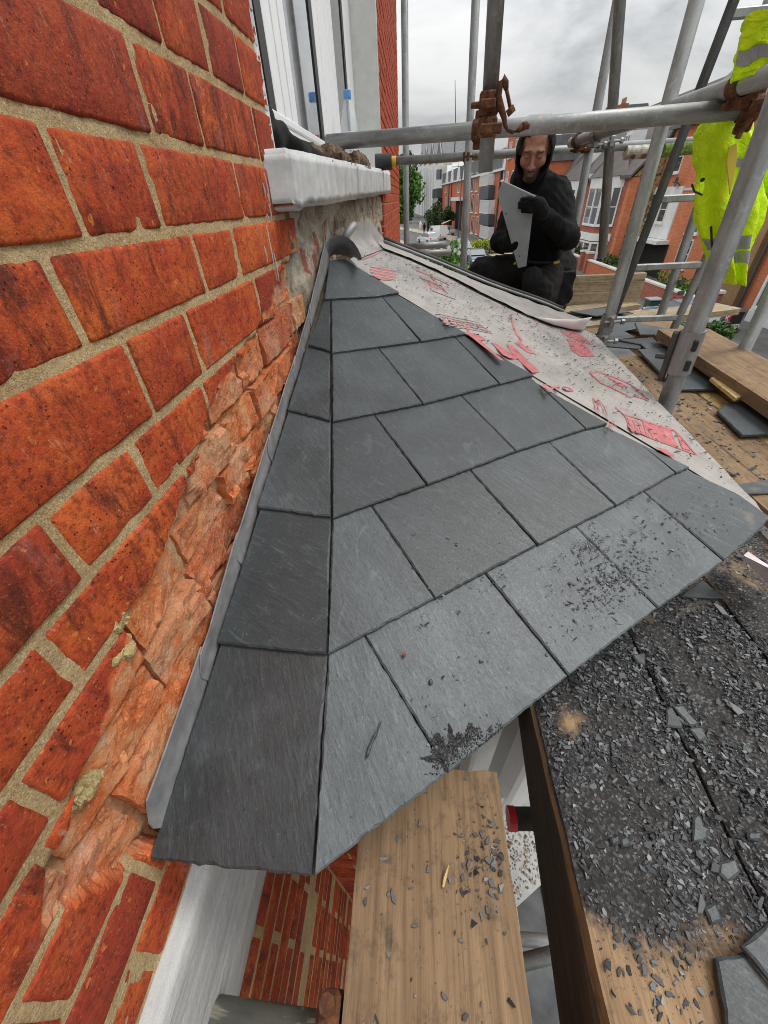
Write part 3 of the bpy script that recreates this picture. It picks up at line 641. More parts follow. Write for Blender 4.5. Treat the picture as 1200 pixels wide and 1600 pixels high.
# front slope
slate(F2, [(514.6, 411), (537.5, 408), (623, 462), (587, 468), (507, 472)], (), lift=(0.011, 0.008))
slate(F2, z4((282, 294), (480, 287), (612, 451), (284, 494)), (0, 1))
slate(F2, z4((480, 287), (540, 275), (785, 423), (617, 451)), (0, 1))
slate(F2, z4((285, 497), (470, 485), (622, 686), (287, 752)), (0, 1))
slate(F2, z4((470, 485), (755, 440), (907, 611), (625, 687)), (0, 1))
slate(F2, z4((755, 440), (787, 428), (1035, 579), (910, 611)), (0, 1))
slate(F2, z4((285, 754), (455, 738), (635, 990), (287, 1115)), (0, 1))
slate(F2, z4((455, 738), (780, 660), (968, 864), (640, 989)), (0, 1))
slate(F2, [(725, 625), (840, 602), (912, 675), (804, 710)], (0, 1))
slate(F2, [(840, 602), (832, 598), (946, 667), (913, 675)], (1,))
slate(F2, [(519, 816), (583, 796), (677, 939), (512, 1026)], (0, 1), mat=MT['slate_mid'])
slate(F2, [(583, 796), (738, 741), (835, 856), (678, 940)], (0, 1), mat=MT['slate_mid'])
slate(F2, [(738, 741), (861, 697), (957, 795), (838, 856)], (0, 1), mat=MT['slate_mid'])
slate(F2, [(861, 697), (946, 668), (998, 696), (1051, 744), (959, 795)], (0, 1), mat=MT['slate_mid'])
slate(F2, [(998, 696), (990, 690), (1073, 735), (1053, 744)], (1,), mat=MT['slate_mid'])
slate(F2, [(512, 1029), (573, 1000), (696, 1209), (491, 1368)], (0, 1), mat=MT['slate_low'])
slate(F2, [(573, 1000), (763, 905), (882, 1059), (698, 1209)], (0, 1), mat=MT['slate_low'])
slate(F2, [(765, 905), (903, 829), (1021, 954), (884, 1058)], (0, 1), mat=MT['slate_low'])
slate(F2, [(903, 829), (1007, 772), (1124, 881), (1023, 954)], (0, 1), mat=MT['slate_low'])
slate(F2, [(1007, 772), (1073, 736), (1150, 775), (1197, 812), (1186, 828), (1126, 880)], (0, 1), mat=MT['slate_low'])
# boarding under the slates and the hidden far slope
pE2 = np.array([-0.28, 3.05, ZE]); pW = np.array([-0.28, 2.1, pR2[2]])
dk = MB(); dz = np.array([0, 0, -0.010])
for P in ([pA, pB, pAp], [pB, pC, pR1, pAp], [pC, pD, pF, pR2, pR1], [pF, pE2, pW, pR2], [pAp, pR1, pR2, pW]):
    pp = [np.array(p) + dz for p in P]; nn = np.cross(pp[1] - pp[0], pp[2] - pp[0]); nn /= np.linalg.norm(nn); nn = nn if nn[2] > 0 else -nn
    dk.add(*prism(pp, nn, 0.018))
dk.mk('roof_boarding', MT['wood_k'], roof)
# printed membrane on the front slope
def bil(a, b, c, d, s, t): return (a * (1 - s) + b * s) * (1 - t) + (d * (1 - s) + c * s) * t
def mem_h(p): return 0.0020 + 0.0022 * fbm(p, 6, 2) + 0.003 * max(0, mnoise.noise((p[0] * 3 + p[1] * 7, p[1] * 2, 2)))
na, nb = 90, 60; V = []
a, b, c, d = F3.hit(541, 409), F3.hit(1199, 806), F3.hit(928, 523), F3.hit(587, 381)
for j in range(nb):
    for i in range(na):
        p = bil(a, b, c, d, i / (na - 1), j / (nb - 1))
        q = p + F3.n * mem_h(p)
        if j < 2: q = q - F3.n * 0.004
        V.append(q)
mem = mk('roofing_membrane', V, gridf(na, nb), MT['membrane'], roof, smooth=True)
hd3 = (b - a) / np.linalg.norm(b - a); in2 = np.cross(F2.n, hd3); in2 = in2 if in2.dot(pB - a) > 0 else -in2; V = []
for i in range(60):
    p = a + (b - a) * (i / 59) * 0.985
    for j in range(6): q = p + in2 * 0.014 * j * min(1, 3.0 * (1 - i / 59) + 0.15) + F3.n * 0.0015 * (j == 0); q[2] = F2.z(q[0], q[1]) + (0.0012 if j else -0.001); V.append(q)
mk('roofing_membrane', V, gridf(6, 60), MT['membrane'], roof, smooth=True)
# lapped upper sheet whose free end curls up
pa, pb, pc, pd = F3.hit(700, 436), F3.hit(905, 521), F3.hit(925, 507), F3.hit(690, 428)
low = [(597, 392), (640, 408), (700, 435), (760, 466), (820, 495), (862, 512), (905, 521)]; hi = [(590, 380), (635, 396), (690, 420), (750, 445), (820, 470), (872, 489), (925, 505)]
V = []; m = len(low); nn_ = 10
def lerp2(L, s):
    k = min(len(L) - 2, int(s * (len(L) - 1))); f = s * (len(L) - 1) - k; return tuple(L[k][i] * (1 - f) + L[k + 1][i] * f for i in range(2))
NS = 60
for i in range(NS):
    s = i / (NS - 1); A_, B_ = F3.hit(*lerp2(low, s)), F3.hit(*lerp2(hi, s))
    for j in range(nn_):
        t = j / (nn_ - 1); p = A_ * (1 - t) + B_ * t
        h = 0.008 + 0.004 * (1 - t) + 0.003 * mnoise.noise((s * 20, t * 2, 1))
        V.append(p + F3.n * h)
F = [[i * nn_ + j, (i + 1) * nn_ + j, (i + 1) * nn_ + j + 1, i * nn_ + j + 1] for i in range(NS - 1) for j in range(nn_ - 1)]
mk('membrane_lap', V, F, MT['membrane'], roof, smooth=True)
V = []; NS = 30
for i in range(NS):
    s = i / (NS - 1); base = F3.hit(*lerp2([(838, 503), (862, 513), (890, 520), (908, 521)], s)); end = F3.hit(*lerp2([(846, 498), (872, 500), (905, 500), (930, 503)], s))
    r = 0.003 + 0.026 * s
    dv = end - base; dv /= np.linalg.norm(dv)
    for j in range(14):
        a_ = -2.1 + 4.4 * j / 13
        V.append(base + F3.n * (0.012 + r + r * math.sin(a_ - 0.6)) + dv * (r + r * math.cos(a_ + math.pi - 0.6)))
mk('membrane_curl', V, gridf(14, NS), MT['underside'], roof, smooth=True)
# dark edge strip along the far hip
for k, (o1, o2, hh, ww, mt) in enumerate(((0.0, 0.018, 0.022, 0.02, 'batten'), (-0.022, -0.004, 0.013, 0.012, 'lead'))):
    P, Q = pR2 + np.array([0.03, 0.03, 0.0]), pF + np.array([-0.01, 0.0, 0.002]); d_ = (Q - P) / np.linalg.norm(Q - P); sd_ = np.cross(F3.n, d_)
    pts = [P + (Q - P) * t + sd_ * (o1 + o2) * 0.5 + F3.n * (hh * 0.5 + 0.006 * math.sin(t * 9) * t) for t in np.linspace(0, 1, 14)]
    V, F = sweep(pts, ww * 0.5, 8); mk('edge_strip', V, F, MT[mt], roof, smooth=True)
# eaves: fascia and soffit, then the bay below
ov = 0.075
def inset(P, d):
    R = []; m = len(P)
    for i in range(m):
        if i in (0, m - 1): R.append(P[i].copy()); continue
        a_, b_ = P[i] - P[i - 1], P[i + 1] - P[i]; a_ /= np.linalg.norm(a_); b_ /= np.linalg.norm(b_); n1 = np.array([-a_[1], a_[0], 0]); n2 = np.array([-b_[1], b_[0], 0]); t_ = n1 + n2; R.append(P[i] + d * t_ / t_.dot(n1))
    return R
EV = [pA, pB, pC, pD, np.array([0.84, 2.36, ZE]), pE2]
bay = thing('bay_window', 'white painted bay window under the slate roof above a brick base', 'bay window', (0.1, 1.2, GZ))
IN = [np.array([-0.28, 0.23, ZE]), np.array([-0.115, 0.232, ZE])] + inset(EV, 0.09)[2:5] + [np.array([-0.28, 2.9, ZE])]
def wall_strip(P, z0, z1, th, mat, name, parent, idx=None):
    mb = MB()
    for i in (idx if idx is not None else range(len(P) - 1)):
        a_, b_ = P[i].copy(), P[i + 1].copy(); d_ = (b_ - a_) / np.linalg.norm(b_ - a_); n_ = np.array([-d_[1], d_[0], 0])
        q = [a_, b_, b_ + n_ * th, a_ + n_ * th]; mb.add([(x[0], x[1], z0) for x in q] + [(x[0], x[1], z1) for x in q], BOXF)
    return mb.mk(name, mat, parent)
EVi = inset(EV, 0.02); EVi[0] = EVi[0] + np.array([0, 0.02, 0]); EVi[1] = np.array([pB[0] - 0.012, pB[1] + 0.02, ZE])
wall_strip(EVi, ZE - 0.10, ZE - 0.020, 0.02, MT['white'], 'fascia', roof)
wall_strip(IN, -1.75, ZE - 0.02, 0.10, MT['upvc'], 'window_wall', bay, [1])
# bay details seen through the gap below the eaves
bx = (IN[2] - IN[1]) / np.linalg.norm(IN[2] - IN[1]); bn = np.array([bx[1], -bx[0], 0])
def bay_box(s0, s1, o0, o1, z0, z1, name, mat, bev=0.006):
    V, F = bbox((s0, -o1, z0), (s1, -o0, z1), bev); R_ = np.stack([bx, -bn, [0, 0, 1]], 1)
    return mk(name, [IN[1] * np.array([1, 1, 0]) + R_ @ np.array(v) for v in V], F, mat, bay)
for s in (0.02, 0.33, 0.66):
    bay_box(s, s + 0.27, 0.002, 0.012, -1.62, -0.80, 'pane', MT['glass'], 0.002)
    for q in ((s - 0.03, s + 0.02), (s + 0.25, s + 0.30)): bay_box(q[0], q[1], 0.003, 0.045, -1.70, -0.66, 'window_frame', MT['upvc'])
bay_box(0.0, 0.95, 0.004, 0.06, -0.78, -0.66, 'window_frame', MT['upvc']); bay_box(0.0, 0.95, 0.004, 0.06, -1.78, -1.66, 'window_frame', MT['upvc'])
bay_box(0.48, 0.63, 0.0, 0.078, -1.99, -0.60, 'mullion_post', MT['upvc'], 0.012)
bay_box(-0.02, 0.98, 0.0, 0.07, -0.655, -0.58, 'soffit', MT['upvc'])
wall_strip(IN, GZ, ZE - 0.02, 0.10, MT['mortar'], 'side_wall', bay, [0])
z = -0.62; n = 0
while z > -3.0:
    for (x0, x1) in (((-0.275, -0.19), (-0.182, -0.112)) if n % 2 else ((-0.275, -0.155), (-0.147, -0.112))):
        V, F = bbox((x0, 0.226 + random.uniform(0, 0.003), z - 0.065), (x1, 0.25, z), 0.003); mk('brick', V, F, MT['brick'], bay)
    z -= 0.0765; n += 1
wall_strip(IN, GZ, -2.06, 0.10, MT['mortar'], 'brick_base', bay, [1, 2, 3]); wall_strip(IN, -1.75, ZE - 0.02, 0.10, MT['upvc'], 'window_wall', bay, [2, 3])
mb = MB(); n = 0; z = -2.07
while z > -2.9:
    s = 0.0 if n % 2 else -0.06
    while s < 0.95:
        V, F = bbox((s, -0.004, z - 0.065), (s + 0.105, 0.03, z), 0.003); R_ = np.stack([bx, -bn, [0, 0, 1]], 1); mb.add([IN[1] * np.array([1, 1, 0]) + R_ @ np.array(v) for v in V], F); s += 0.115
    z -= 0.0765; n += 1
mb.mk('brick_courses', MT['brick'], bay, kind='stuff')
P = [IN[1] * np.array([1, 1, 0]) + bx * a + bn * o + np.array([0, 0, -2.0]) for a, o in ((-0.05, 0.0), (1.0, 0.0), (1.0, 0.285), (-0.05, 0.285))]
ledge = thing('pebbled_ledge', 'pebble-covered ledge with white edge below the bay window', 'ledge', P[0] - np.array([0, 0, 0.08]))
V, F = prism([p + np.array([0, 0, 0]) for p in P[::-1]], np.array([0, 0, 1.]), 0.07); mk('slab', V, F, MT['white'], ledge)
mb = MB()
for i in range(2600):
    a, o = random.uniform(-0.04, 0.99), random.uniform(0.005, 0.272); c = IN[1] * np.array([1, 1, 0]) + bx * a + bn * o + np.array([0, 0, -2.0]); r = random.uniform(0.003, 0.0075)
    V = [c + r * np.array(v) * np.array([random.uniform(.6, 1.3), random.uniform(.6, 1.3), random.uniform(.5, 1)]) for v in ((1, 0, 0), (0, 1, 0), (-1, 0, 0), (0, -1, 0), (0, 0, 1.0), (0, 0, -1.0))]
    mb.add(V, [[0, 1, 4], [1, 2, 4], [2, 3, 4], [3, 0, 4], [1, 0, 5], [2, 1, 5], [3, 2, 5], [0, 3, 5]])
t = NT('pebbles'); g = t.n('ShaderNodeNewGeometry').outputs['Random Per Island']
MT['pebble'] = t.fin(t.ramp(g, (0.0, (0.12, 0.10, 0.08)), (0.35, (0.30, 0.24, 0.18)), (0.7, (0.48, 0.43, 0.36)), (1., (0.62, 0.59, 0.54))), 0.8)
mb.mk('pebbles', MT['pebble'], ledge, kind='stuff')
# ------------------------------------------------------------------ scaffold tubes and couplers
TR = 0.02415
def tube_thing(p, q, label, mat='galv', group='scaffold tubes', r=TR, n=20, name='scaffold_tube', caps=None):
    """open-ended pipe, its own z axis along the pipe"""
    x, y, z, L = frame(p, q); Mx = Matrix.Identity(4)
    for i in range(3): Mx[i][0], Mx[i][1], Mx[i][2] = x[i], y[i], z[i]
    Mx.translation = Vector(p); V = []; F = []; ri = r - 0.004
    for rr, zz in ((r, 0), (r, L), (ri, L), (ri, L - 0.12), (ri, 0.12), (ri, 0)):
        for i in range(n): g = 2 * math.pi * i / n; V.append((rr * math.cos(g), rr * math.sin(g), zz))
    def band(a, b): return [[a * n + i, a * n + (i + 1) % n, b * n + (i + 1) % n, b * n + i] for i in range(n)]
    F = band(0, 1) + band(1, 2) + band(2, 3) + [[3 * n + i for i in range(n)]] + band(4, 5) + band(5, 0) + [[4 * n + i for i in range(n)][::-1]]
    o = mk(name, V, F, MT[mat], None, M=Mx, smooth=False)
    me = o.data
    for f in me.polygons: f.use_smooth = len(f.vertices) == 4 and abs(f.normal.z) < 0.5
    return tag(o, label, 'scaffold tube', group)
def vert(a, b, Y, top=3.5, bot=GZ):
    """a standing tube through two sight points at distance Y, run on up and down"""
    P, Q = ony(*a, Y), ony(*b, Y)
    d = (P - Q) / (P - Q)[2]
    return Q + d * (bot - Q[2]), Q + d * (top - Q[2])
S = {}
S['P1'] = vert((632, 0), (635, 350), 4.1); S['P2'] = vert((743.5, 0), (725.5, 380), 3.5)
S['P3'] = vert((775, 0), (758.5, 268), 1.78, bot=ony(758.5, 269, 1.78)[2]); S['P4'] = vert((957.5, 40), (890, 400), 3.2)
S['P5'] = vert((968, 15), (940.5, 403), 2.85, bot=ony(940.5, 403, 2.85)[2]); S['P6'] = vert((1089, 0), (951, 500), 2.05)
S['P8'] = vert((1172, 278), (1055, 594), 1.27); S['P9'] = vert((1092, 320), (1040, 470), 2.85); S['P10'] = vert((1200, 470), (1168, 535), 1.82, top=0.8)
LB = dict(P1='upright tube beside the far end of the brick wall', P2='upright tube with rusty lower end left of the kneeling roofer', P3='thick-looking nearest upright tube that ends above the roofer, held by a rusty coupler',
          P4='upright tube just behind the roofer\'s shoulder', P5='short hanging tube with an open lower end right of the roofer', P6='upright tube left of the ladder with a sleeve near its foot', P8='big upright tube in front of the ladder with a bolted sleeve low down',
          P9='upright tube behind the ladder with bolts near its foot', P10='upright tube at the right edge in front of the white bay')
for k, (p, q) in S.items(): tube_thing(p, q, 'grey steel ' + LB[k], {'P1': 'galv_d', 'P2': 'galv_d', 'P4': 'galv_d', 'P3': 'galv_d', 'P8': 'galv_d', 'P9': 'galv_d', 'P10': 'galv_d'}.get(k, 'galv'), r=0.0262 if k == 'P8' else TR)
# horizontal tubes
T1a, T1b = ony(512, 222.5, 2.10), ony(1172, 170, 1.70)
T1b = T1a + (T1b - T1a) * 1.05
tube_thing(T1a, T1b, 'pale galvanised guard rail tube crossing in front of the roofer from the window sill', 'galv')
T2a, T2b = onz(893, 223, 0.205), onz(1200, 118, 0.205)
T2b = T2a + (T2b - T2a) * 1.12
tube_thing(T2a, T2b, 'galvanised rail tube running towards the viewer above the ladder', 'galv')
T3a, T3b = ony(600, 253, 3.62), ony(1130, 218, 3.62)
tube_thing(T3a, T3b, 'dull guard rail tube behind the roofer\'s head, black plug at the wall', 'galv_d')
tube_thing(ony(1034, 234.5, 3.612), ony(1100, 229.5, 3.612), 'moss-covered green tube end beyond the double sleeve', 'moss', r=TR * 1.35) if False else None
for i, (yy, a, b) in enumerate(((383, 640, 697), (395, 640, 705))):
    tube_thing(ony(636, yy + 3, 4.0 - 0.15 * i), ony(b, yy - 1, 4.0 - 0.15 * i), 'short horizontal tube low behind the far upright, ' + ('upper' if i == 0 else 'lower') + ' of two', 'galv_d')
tube_thing((-0.262, -0.047, -0.832), (1.3, -0.09, -0.835), 'paint-splashed tube end against the white band under the near board', 'galv_p')
tube_thing((0.33, -1.4, -2.55), (0.36, 1.6, -2.55), 'long tube deep below the boards', 'galv', group='tubes under the platform')
tube_thing(onz(800, 1508, -2.2), onz(800, 1508, -2.2) + np.array([0.7, 0.16, 0.02]), 'short slanting tube below the gap by a yellow strap', 'galv_d', group='tubes under the platform')
tube_thing((0.05, 0.16, -2.50), (1.2, 0.16, -2.50), 'cross tube deep below under the pebbled ledge', 'galv_d', group='tubes under the platform')
a_ = onz(800, 1279, -1.2); tube_thing(a_, a_ + np.array([0.6, 0.03, 0]), 'dark tube with a red end cap under the platform', 'galv_k', group='tubes under the platform')
cp = thing('end_cap', 'red plastic cap on the dark tube under the platform', 'end cap', a_)
V, F = cyl(a_ - np.array([0.010, 0, 0]), a_ + np.array([0.008, 0, 0]), TR + 0.002, 20); mk('cap', V, F, MT['red'], cp)
# black plug and yellow tape on the far rail at the wall
pl = thing('tube_plug', 'black plastic plug on the rail end by the window sill with yellow tape', 'tube plug', T3a)
d_ = (T3b - T3a) / np.linalg.norm(T3b - T3a)
V, F = cyl(T3a - d_ * 0.06, T3a + d_ * 0.055, TR + 0.021, 20); mk('plug', V, F, MT['black'], pl); V, F = cyl(T3a + d_ * 0.055, T3a + d_ * 0.085, TR + 0.004, 20); mk('tape_band', V, F, MT['tape'], pl)
def clip(c, ax, mat, parent, r=TR, w=0.05, name='clamp', gap=0.004):
    """half shells of a coupler round a tube with its lugs"""
    ax = np.array(ax, float); ax /= np.linalg.norm(ax); x, y, z, L = frame(c, np.array(c) + ax); mb = MB(); n = 18; V = []
    for zz in (-w / 2, -w / 2 + 0.006, w / 2 - 0.006, w / 2):
        rr = r + (0.007 if abs(zz) < w / 2 - 0.001 else 0.004)
        for i in range(n): g = 2 * math.pi * i / n; V.append(np.array(c) + rr * (math.cos(g) * x + math.sin(g) * y) + z * zz)
    mb.add(V, [[j * n + i, j * n + (i + 1) % n, (j + 1) * n + (i + 1) % n, (j + 1) * n + i] for j in range(3) for i in range(n)])
    for sg in (-1, 1):
        V, F = bbox((-0.012, -w * 0.42, -0.009), (0.012, w * 0.42, 0.009), 0.003); cc = np.array(c) + sg * (r + 0.014) * x
        mb.add([cc + v[0] * x + v[1] * z + v[2] * y for v in V], F)
    return mb.mk(name, mat, parent)
def coupler(c1, ax1, c2, ax2, label, mat='rust', bolts=2, arm=False):
    t = thing('scaffold_coupler', label, 'coupler', np.array(c1), 'scaffold couplers')
    clip(c1, ax1, MT[mat], t); clip(c2, ax2, MT[mat], t)
    m_ = (np.array(c1) + np.array(c2)) / 2; V, F = bbox(-np.array([0.024, 0.024, 0.024]), np.array([0.024, 0.024, 0.024]), 0.006); mk('body', [m_ + np.array(v) for v in V], F, MT[mat], t)
    for c, ax in ((c1, ax1), (c2, ax2)):
        ax = np.array(ax, float) / np.linalg.norm(ax); x, y, z, L = frame(c, np.array(c) + ax)
        p = np.array(c) + x * (TR + 0.016); q = p + y * 0.055
        mb = MB(); mb.tube(p - y * 0.03, q, 0.0062, 8); mb.tube(q - y * 0.012, q + y * 0.002, 0.012, 6); mb.mk('bolt', MT[mat], t)
    return t
zax = np.array([0, 0, 1.])
p3 = ony(762, 200, 1.78); p3t = T1a + (T1b - T1a) * ((p3[0] - T1a[0]) / (T1b[0] - T1a[0]))
ct = thing('scaffold_coupler', 'rusty open coupler with swung-out bolt arm joining the near upright to the guard rail', 'coupler', p3t, 'scaffold couplers')
clip(ony(761, 200, 1.78), zax, MT['rust'], ct, w=0.05); clip(p3t, T1b - T1a, MT['rust'], ct, w=0.065)
clip(ony(764, 162, 1.78), zax, MT['rust'], ct, w=0.055)
O = lambda a, b, y=1.50: ony(a, b, y + 0.24)
# swung-out arm: a loop of forged bar with bolt and nut, and the tail hook
V, F = sweep([O(779, 175), O(779, 150), O(782, 128), O(786, 124), O(790, 130), O(791, 140)], [0.008, 0.009, 0.010, 0.012, 0.010, 0.007], 8); mk('swing_arm', V, F, MT['rust'], ct, smooth=True)
V, F = sweep([O(790, 134), O(794, 152), O(798, 172)], 0.0055, 8); mk('bolt', V, F, MT['rust'], ct, smooth=True)
V, F = cyl(O(796, 168), O(800, 178), 0.013, 6); mk('nut', V, F, MT['rust'], ct)
V, F = sweep([O(779, 150), O(784, 172), O(788, 185), O(789, 195), O(793, 203), O(801, 207), O(810, 204), O(816, 198)], [0.009, 0.010, 0.008, 0.006, 0.005, 0.005, 0.007, 0.011], 8); mk('hook', V, F, MT['rust'], ct, smooth=True)
V, F = sweep([O(816, 198), O(822, 196), O(827, 198)], [0.011, 0.010, 0.006], 8); mk('hook_tip', V, F, MT['rust'], ct, smooth=True)
V, F = bbox(O(749, 172, 1.50), O(776, 152, 1.48), 0.003); mk('saddle', V, F, MT['rust'], ct)
V, F = cyl(O(736, 165, 1.5), O(752, 164, 1.5), 0.007, 8, 0.009); mk('bolt', V, F, MT['rust'], ct)
V, F = bbox(O(748, 212, 1.47), O(786, 190, 1.45), 0.004); mk('cap_plate', V, F, MT['rust'], ct)
c8 = ony(1180, 172, 1.32); 
coupler(ony(1172, 170, 1.70), T1b - T1a, T2a + (T2b - T2a) * ((1.66 - T2a[1]) / (T2b - T2a)[1]), T2b - T2a, 'dark rusty coupler above the hanging vest at the right end of the guard rail')
V, F = sweep([ony(1172, 185, 1.66), ony(1158, 205, 1.66), ony(1152, 216, 1.66)], [0.010, 0.008, 0.009], 8)
hk_ = thing('scaffold_coupler', 'small rusty bolt hanging in front of the yellow vest collar', 'coupler', ony(1152, 216, 1.66), 'scaffold couplers'); mk('bolt', V, F, MT['rust'], hk_)
p2 = ony(730.5, 245, 3.52); coupler(p2, zax, ony(731, 248, 3.60), T3b - T3a, 'small rusty coupler where the far rail crosses the left upright')
p5 = ony(951, 222, 2.85); coupler(p5, zax, T2a + (T2b - T2a) * 0.22, T2b - T2a, 'pale coupler at the top of the short hanging tube', 'galv')
p4 = ony(917, 230, 3.2); coupler(p4, zax, T2a + (T2b - T2a) * 0.06, T2b - T2a, 'rusty coupler at the far end of the rail running towards the viewer', 'rust')
p6 = ony(945, 527, 2.05); coupler(ony(950, 500, 2.05), zax, ony(940, 530, 2.05), zax, 'dull collar and coupler at the foot of the upright left of the ladder', 'galv_d')
V, F = cyl(ony(976, 246, 3.60) - 0 * d_, ony(976, 246, 3.60) + d_ * 0.14, TR + 0.010, 20)
sl = thing('tube_sleeve', 'pale bolted double sleeve joining the far rail beside the slate roofs', 'tube sleeve', ony(975, 239, 3.6))
a0 = ony(977, 239, 3.60); V, F = cyl(a0, a0 + d_ * 0.155, TR + 0.012, 20); mk('sleeve', V, F, MT['sleeve'], sl)
for k in (0.04, 0.11):
    V, F = cyl(a0 + d_ * k + np.array([0, -0.03, -0.022]), a0 + d_ * k + np.array([0, -0.05, -0.024]), 0.013, 8); mk('bolt', V, F, MT['rust'], sl)
a0 = ony(1036, 235, 3.60); ms = thing('mossy_tube', 'tube covered in bright green moss above the red brick house', 'scaffold tube', a0, 'scaffold tubes')
V, F = cyl(a0, ony(1105, 229, 3.60), TR + 0.010, 16); V = [tuple(np.array(v) + 0.004 * np.array([0, mnoise.noise(Vector(v) * 60), mnoise.noise(Vector(v) * 55)])) for v in V]; mk('tube', V, F, MT['moss'], ms)
# bolted sleeve on the big upright
q8 = S['P8']; D8 = (q8[1] - q8[0]) / np.linalg.norm(q8[1] - q8[0]); b8 = ony(1048, 583, 1.27); b8 = q8[0] + D8 * ((b8 - q8[0]).dot(D8)); t8 = ony(1075, 517, 1.27); t8 = q8[0] + D8 * ((t8 - q8[0]).dot(D8))
sl = thing('tube_sleeve', 'bolted steel sleeve low on the big upright over a loose slate', 'tube sleeve', b8)
V, F = cyl(b8, t8, TR + 0.008, 24); mk('sleeve', V, F, MT['galv_d'], sl)
xx = np.array([-0.55, -0.83, 0]); yy = np.cross(D8, xx)
for k in (0.25, 0.72):
    c = b8 + (t8 - b8) * k; V, F = bbox((-0.007, -0.004, -0.016), (0.007, 0.004, 0.016), 0.003); rr = TR + 0.010
    mk('slot', [c + xx * (rr * 0.9 + v[1]) + yy * (v[0] + 0.018) + D8 * v[2] for v in V], F, MT['gasket'], sl)
V, F = bbox((-0.012, -0.006, -0.075), (0.012, 0.012, 0.075), 0.004); c = (b8 + t8) / 2 - D8 * 0.02
mk('wedge_bar', [c + np.array([-0.83, 0.55, 0]) * (TR + 0.012 + v[1]) + xx * (v[0]) + D8 * v[2] for v in V], F, MT['galv_k'], sl)
V, F = cyl(c + np.array([-0.83, 0.55, 0]) * (TR), c + np.array([-0.83, 0.55, 0]) * (TR + 0.05), 0.009, 8); mk('bolt', V, F, MT['galv_k'], sl)
for k in (440, 458):
    V, F = cyl(ony(1062, k, 2.83), ony(1066, k, 2.78), 0.014, 8); bt = thing('bolt', 'dark bolt on the upright behind the ladder, ' + ('upper' if k == 440 else 'lower') + ' one', 'bolt', ony(1062, k, 2.83)); mk('bolt_head', V, F, MT['galv_k'], bt)
# rusty coupler by the near board
ct = thing('scaffold_coupler', 'rust-brown coupler plate standing beside the near board', 'coupler', (-0.08, -0.03, -0.85), 'scaffold couplers')
tb0, tb1 = np.array((-0.262, -0.047, -0.832)), np.array((1.3, -0.09, -0.835))
clip(tb0 + (tb1 - tb0) * 0.125, tb1 - tb0, MT['rust'], ct, w=0.055); V, F = bbox((-0.116, -0.055, -0.82), (-0.0875, -0.008, -0.752), 0.005); mk('plate', V, F, MT['rust'], ct)
V, F = cyl((-0.102, -0.02, -0.755), (-0.102, -0.02, -0.74), 0.010, 8); mk('bolt', V, F, MT['rust'], ct)
# ------------------------------------------------------------------ ladder behind the big upright
ld = thing('ladder', 'grey pole ladder with flat rungs rising behind the big upright', 'ladder', (1.1, 2.3, -0.68))
def lad(px, Y): return ony(*px, Y)
YL = 2.35
l0, l1 = lad((985, 425), YL), lad((1147, 0), YL); dl = (l1 - l0) / (l1 - l0)[2]
lb, lt = l0 + dl * (-0.72 - l0[2]), l0 + dl * (2.2 - l0[2])
V, F = cyl(lb, lt, 0.019, 14); mk('stile', V, F, MT['galv_k'], ld, smooth=False)
r0, r1 = lad((1045, 530), YL), lad((1105, 400), YL); dr = (r1 - r0) / (r1 - r0)[2]; rb, rt = r0 + dr * (-0.72 - r0[2]), r0 + dr * (2.2 - r0[2])
V, F = cyl(rb, rt, 0.019, 14); mk('stile', V, F, MT['galv_d'], ld)
zs = [lad((1040, 311), YL)[2], lad((1040, 416), YL)[2], lad((1000, 498), YL)[2]]; dz_ = zs[0] - zs[1]
for z in (zs[2], zs[1], zs[0], zs[0] + dz_, zs[0] + 2 * dz_, zs[0] + 3 * dz_, zs[0] + 4 * dz_):
    a_ = lb + dl * (z - lb[2]); b_ = rb + dr * (z - rb[2]); mb = MB(); x, y, zz, L = frame(a_, b_)
    V, F = bbox((-0.014, -0.012, 0), (0.014, 0.012, L), 0.004); mk('rung', [a_ + v[0] * x + v[1] * y + v[2] * zz for v in V], F, MT['galv'], ld)
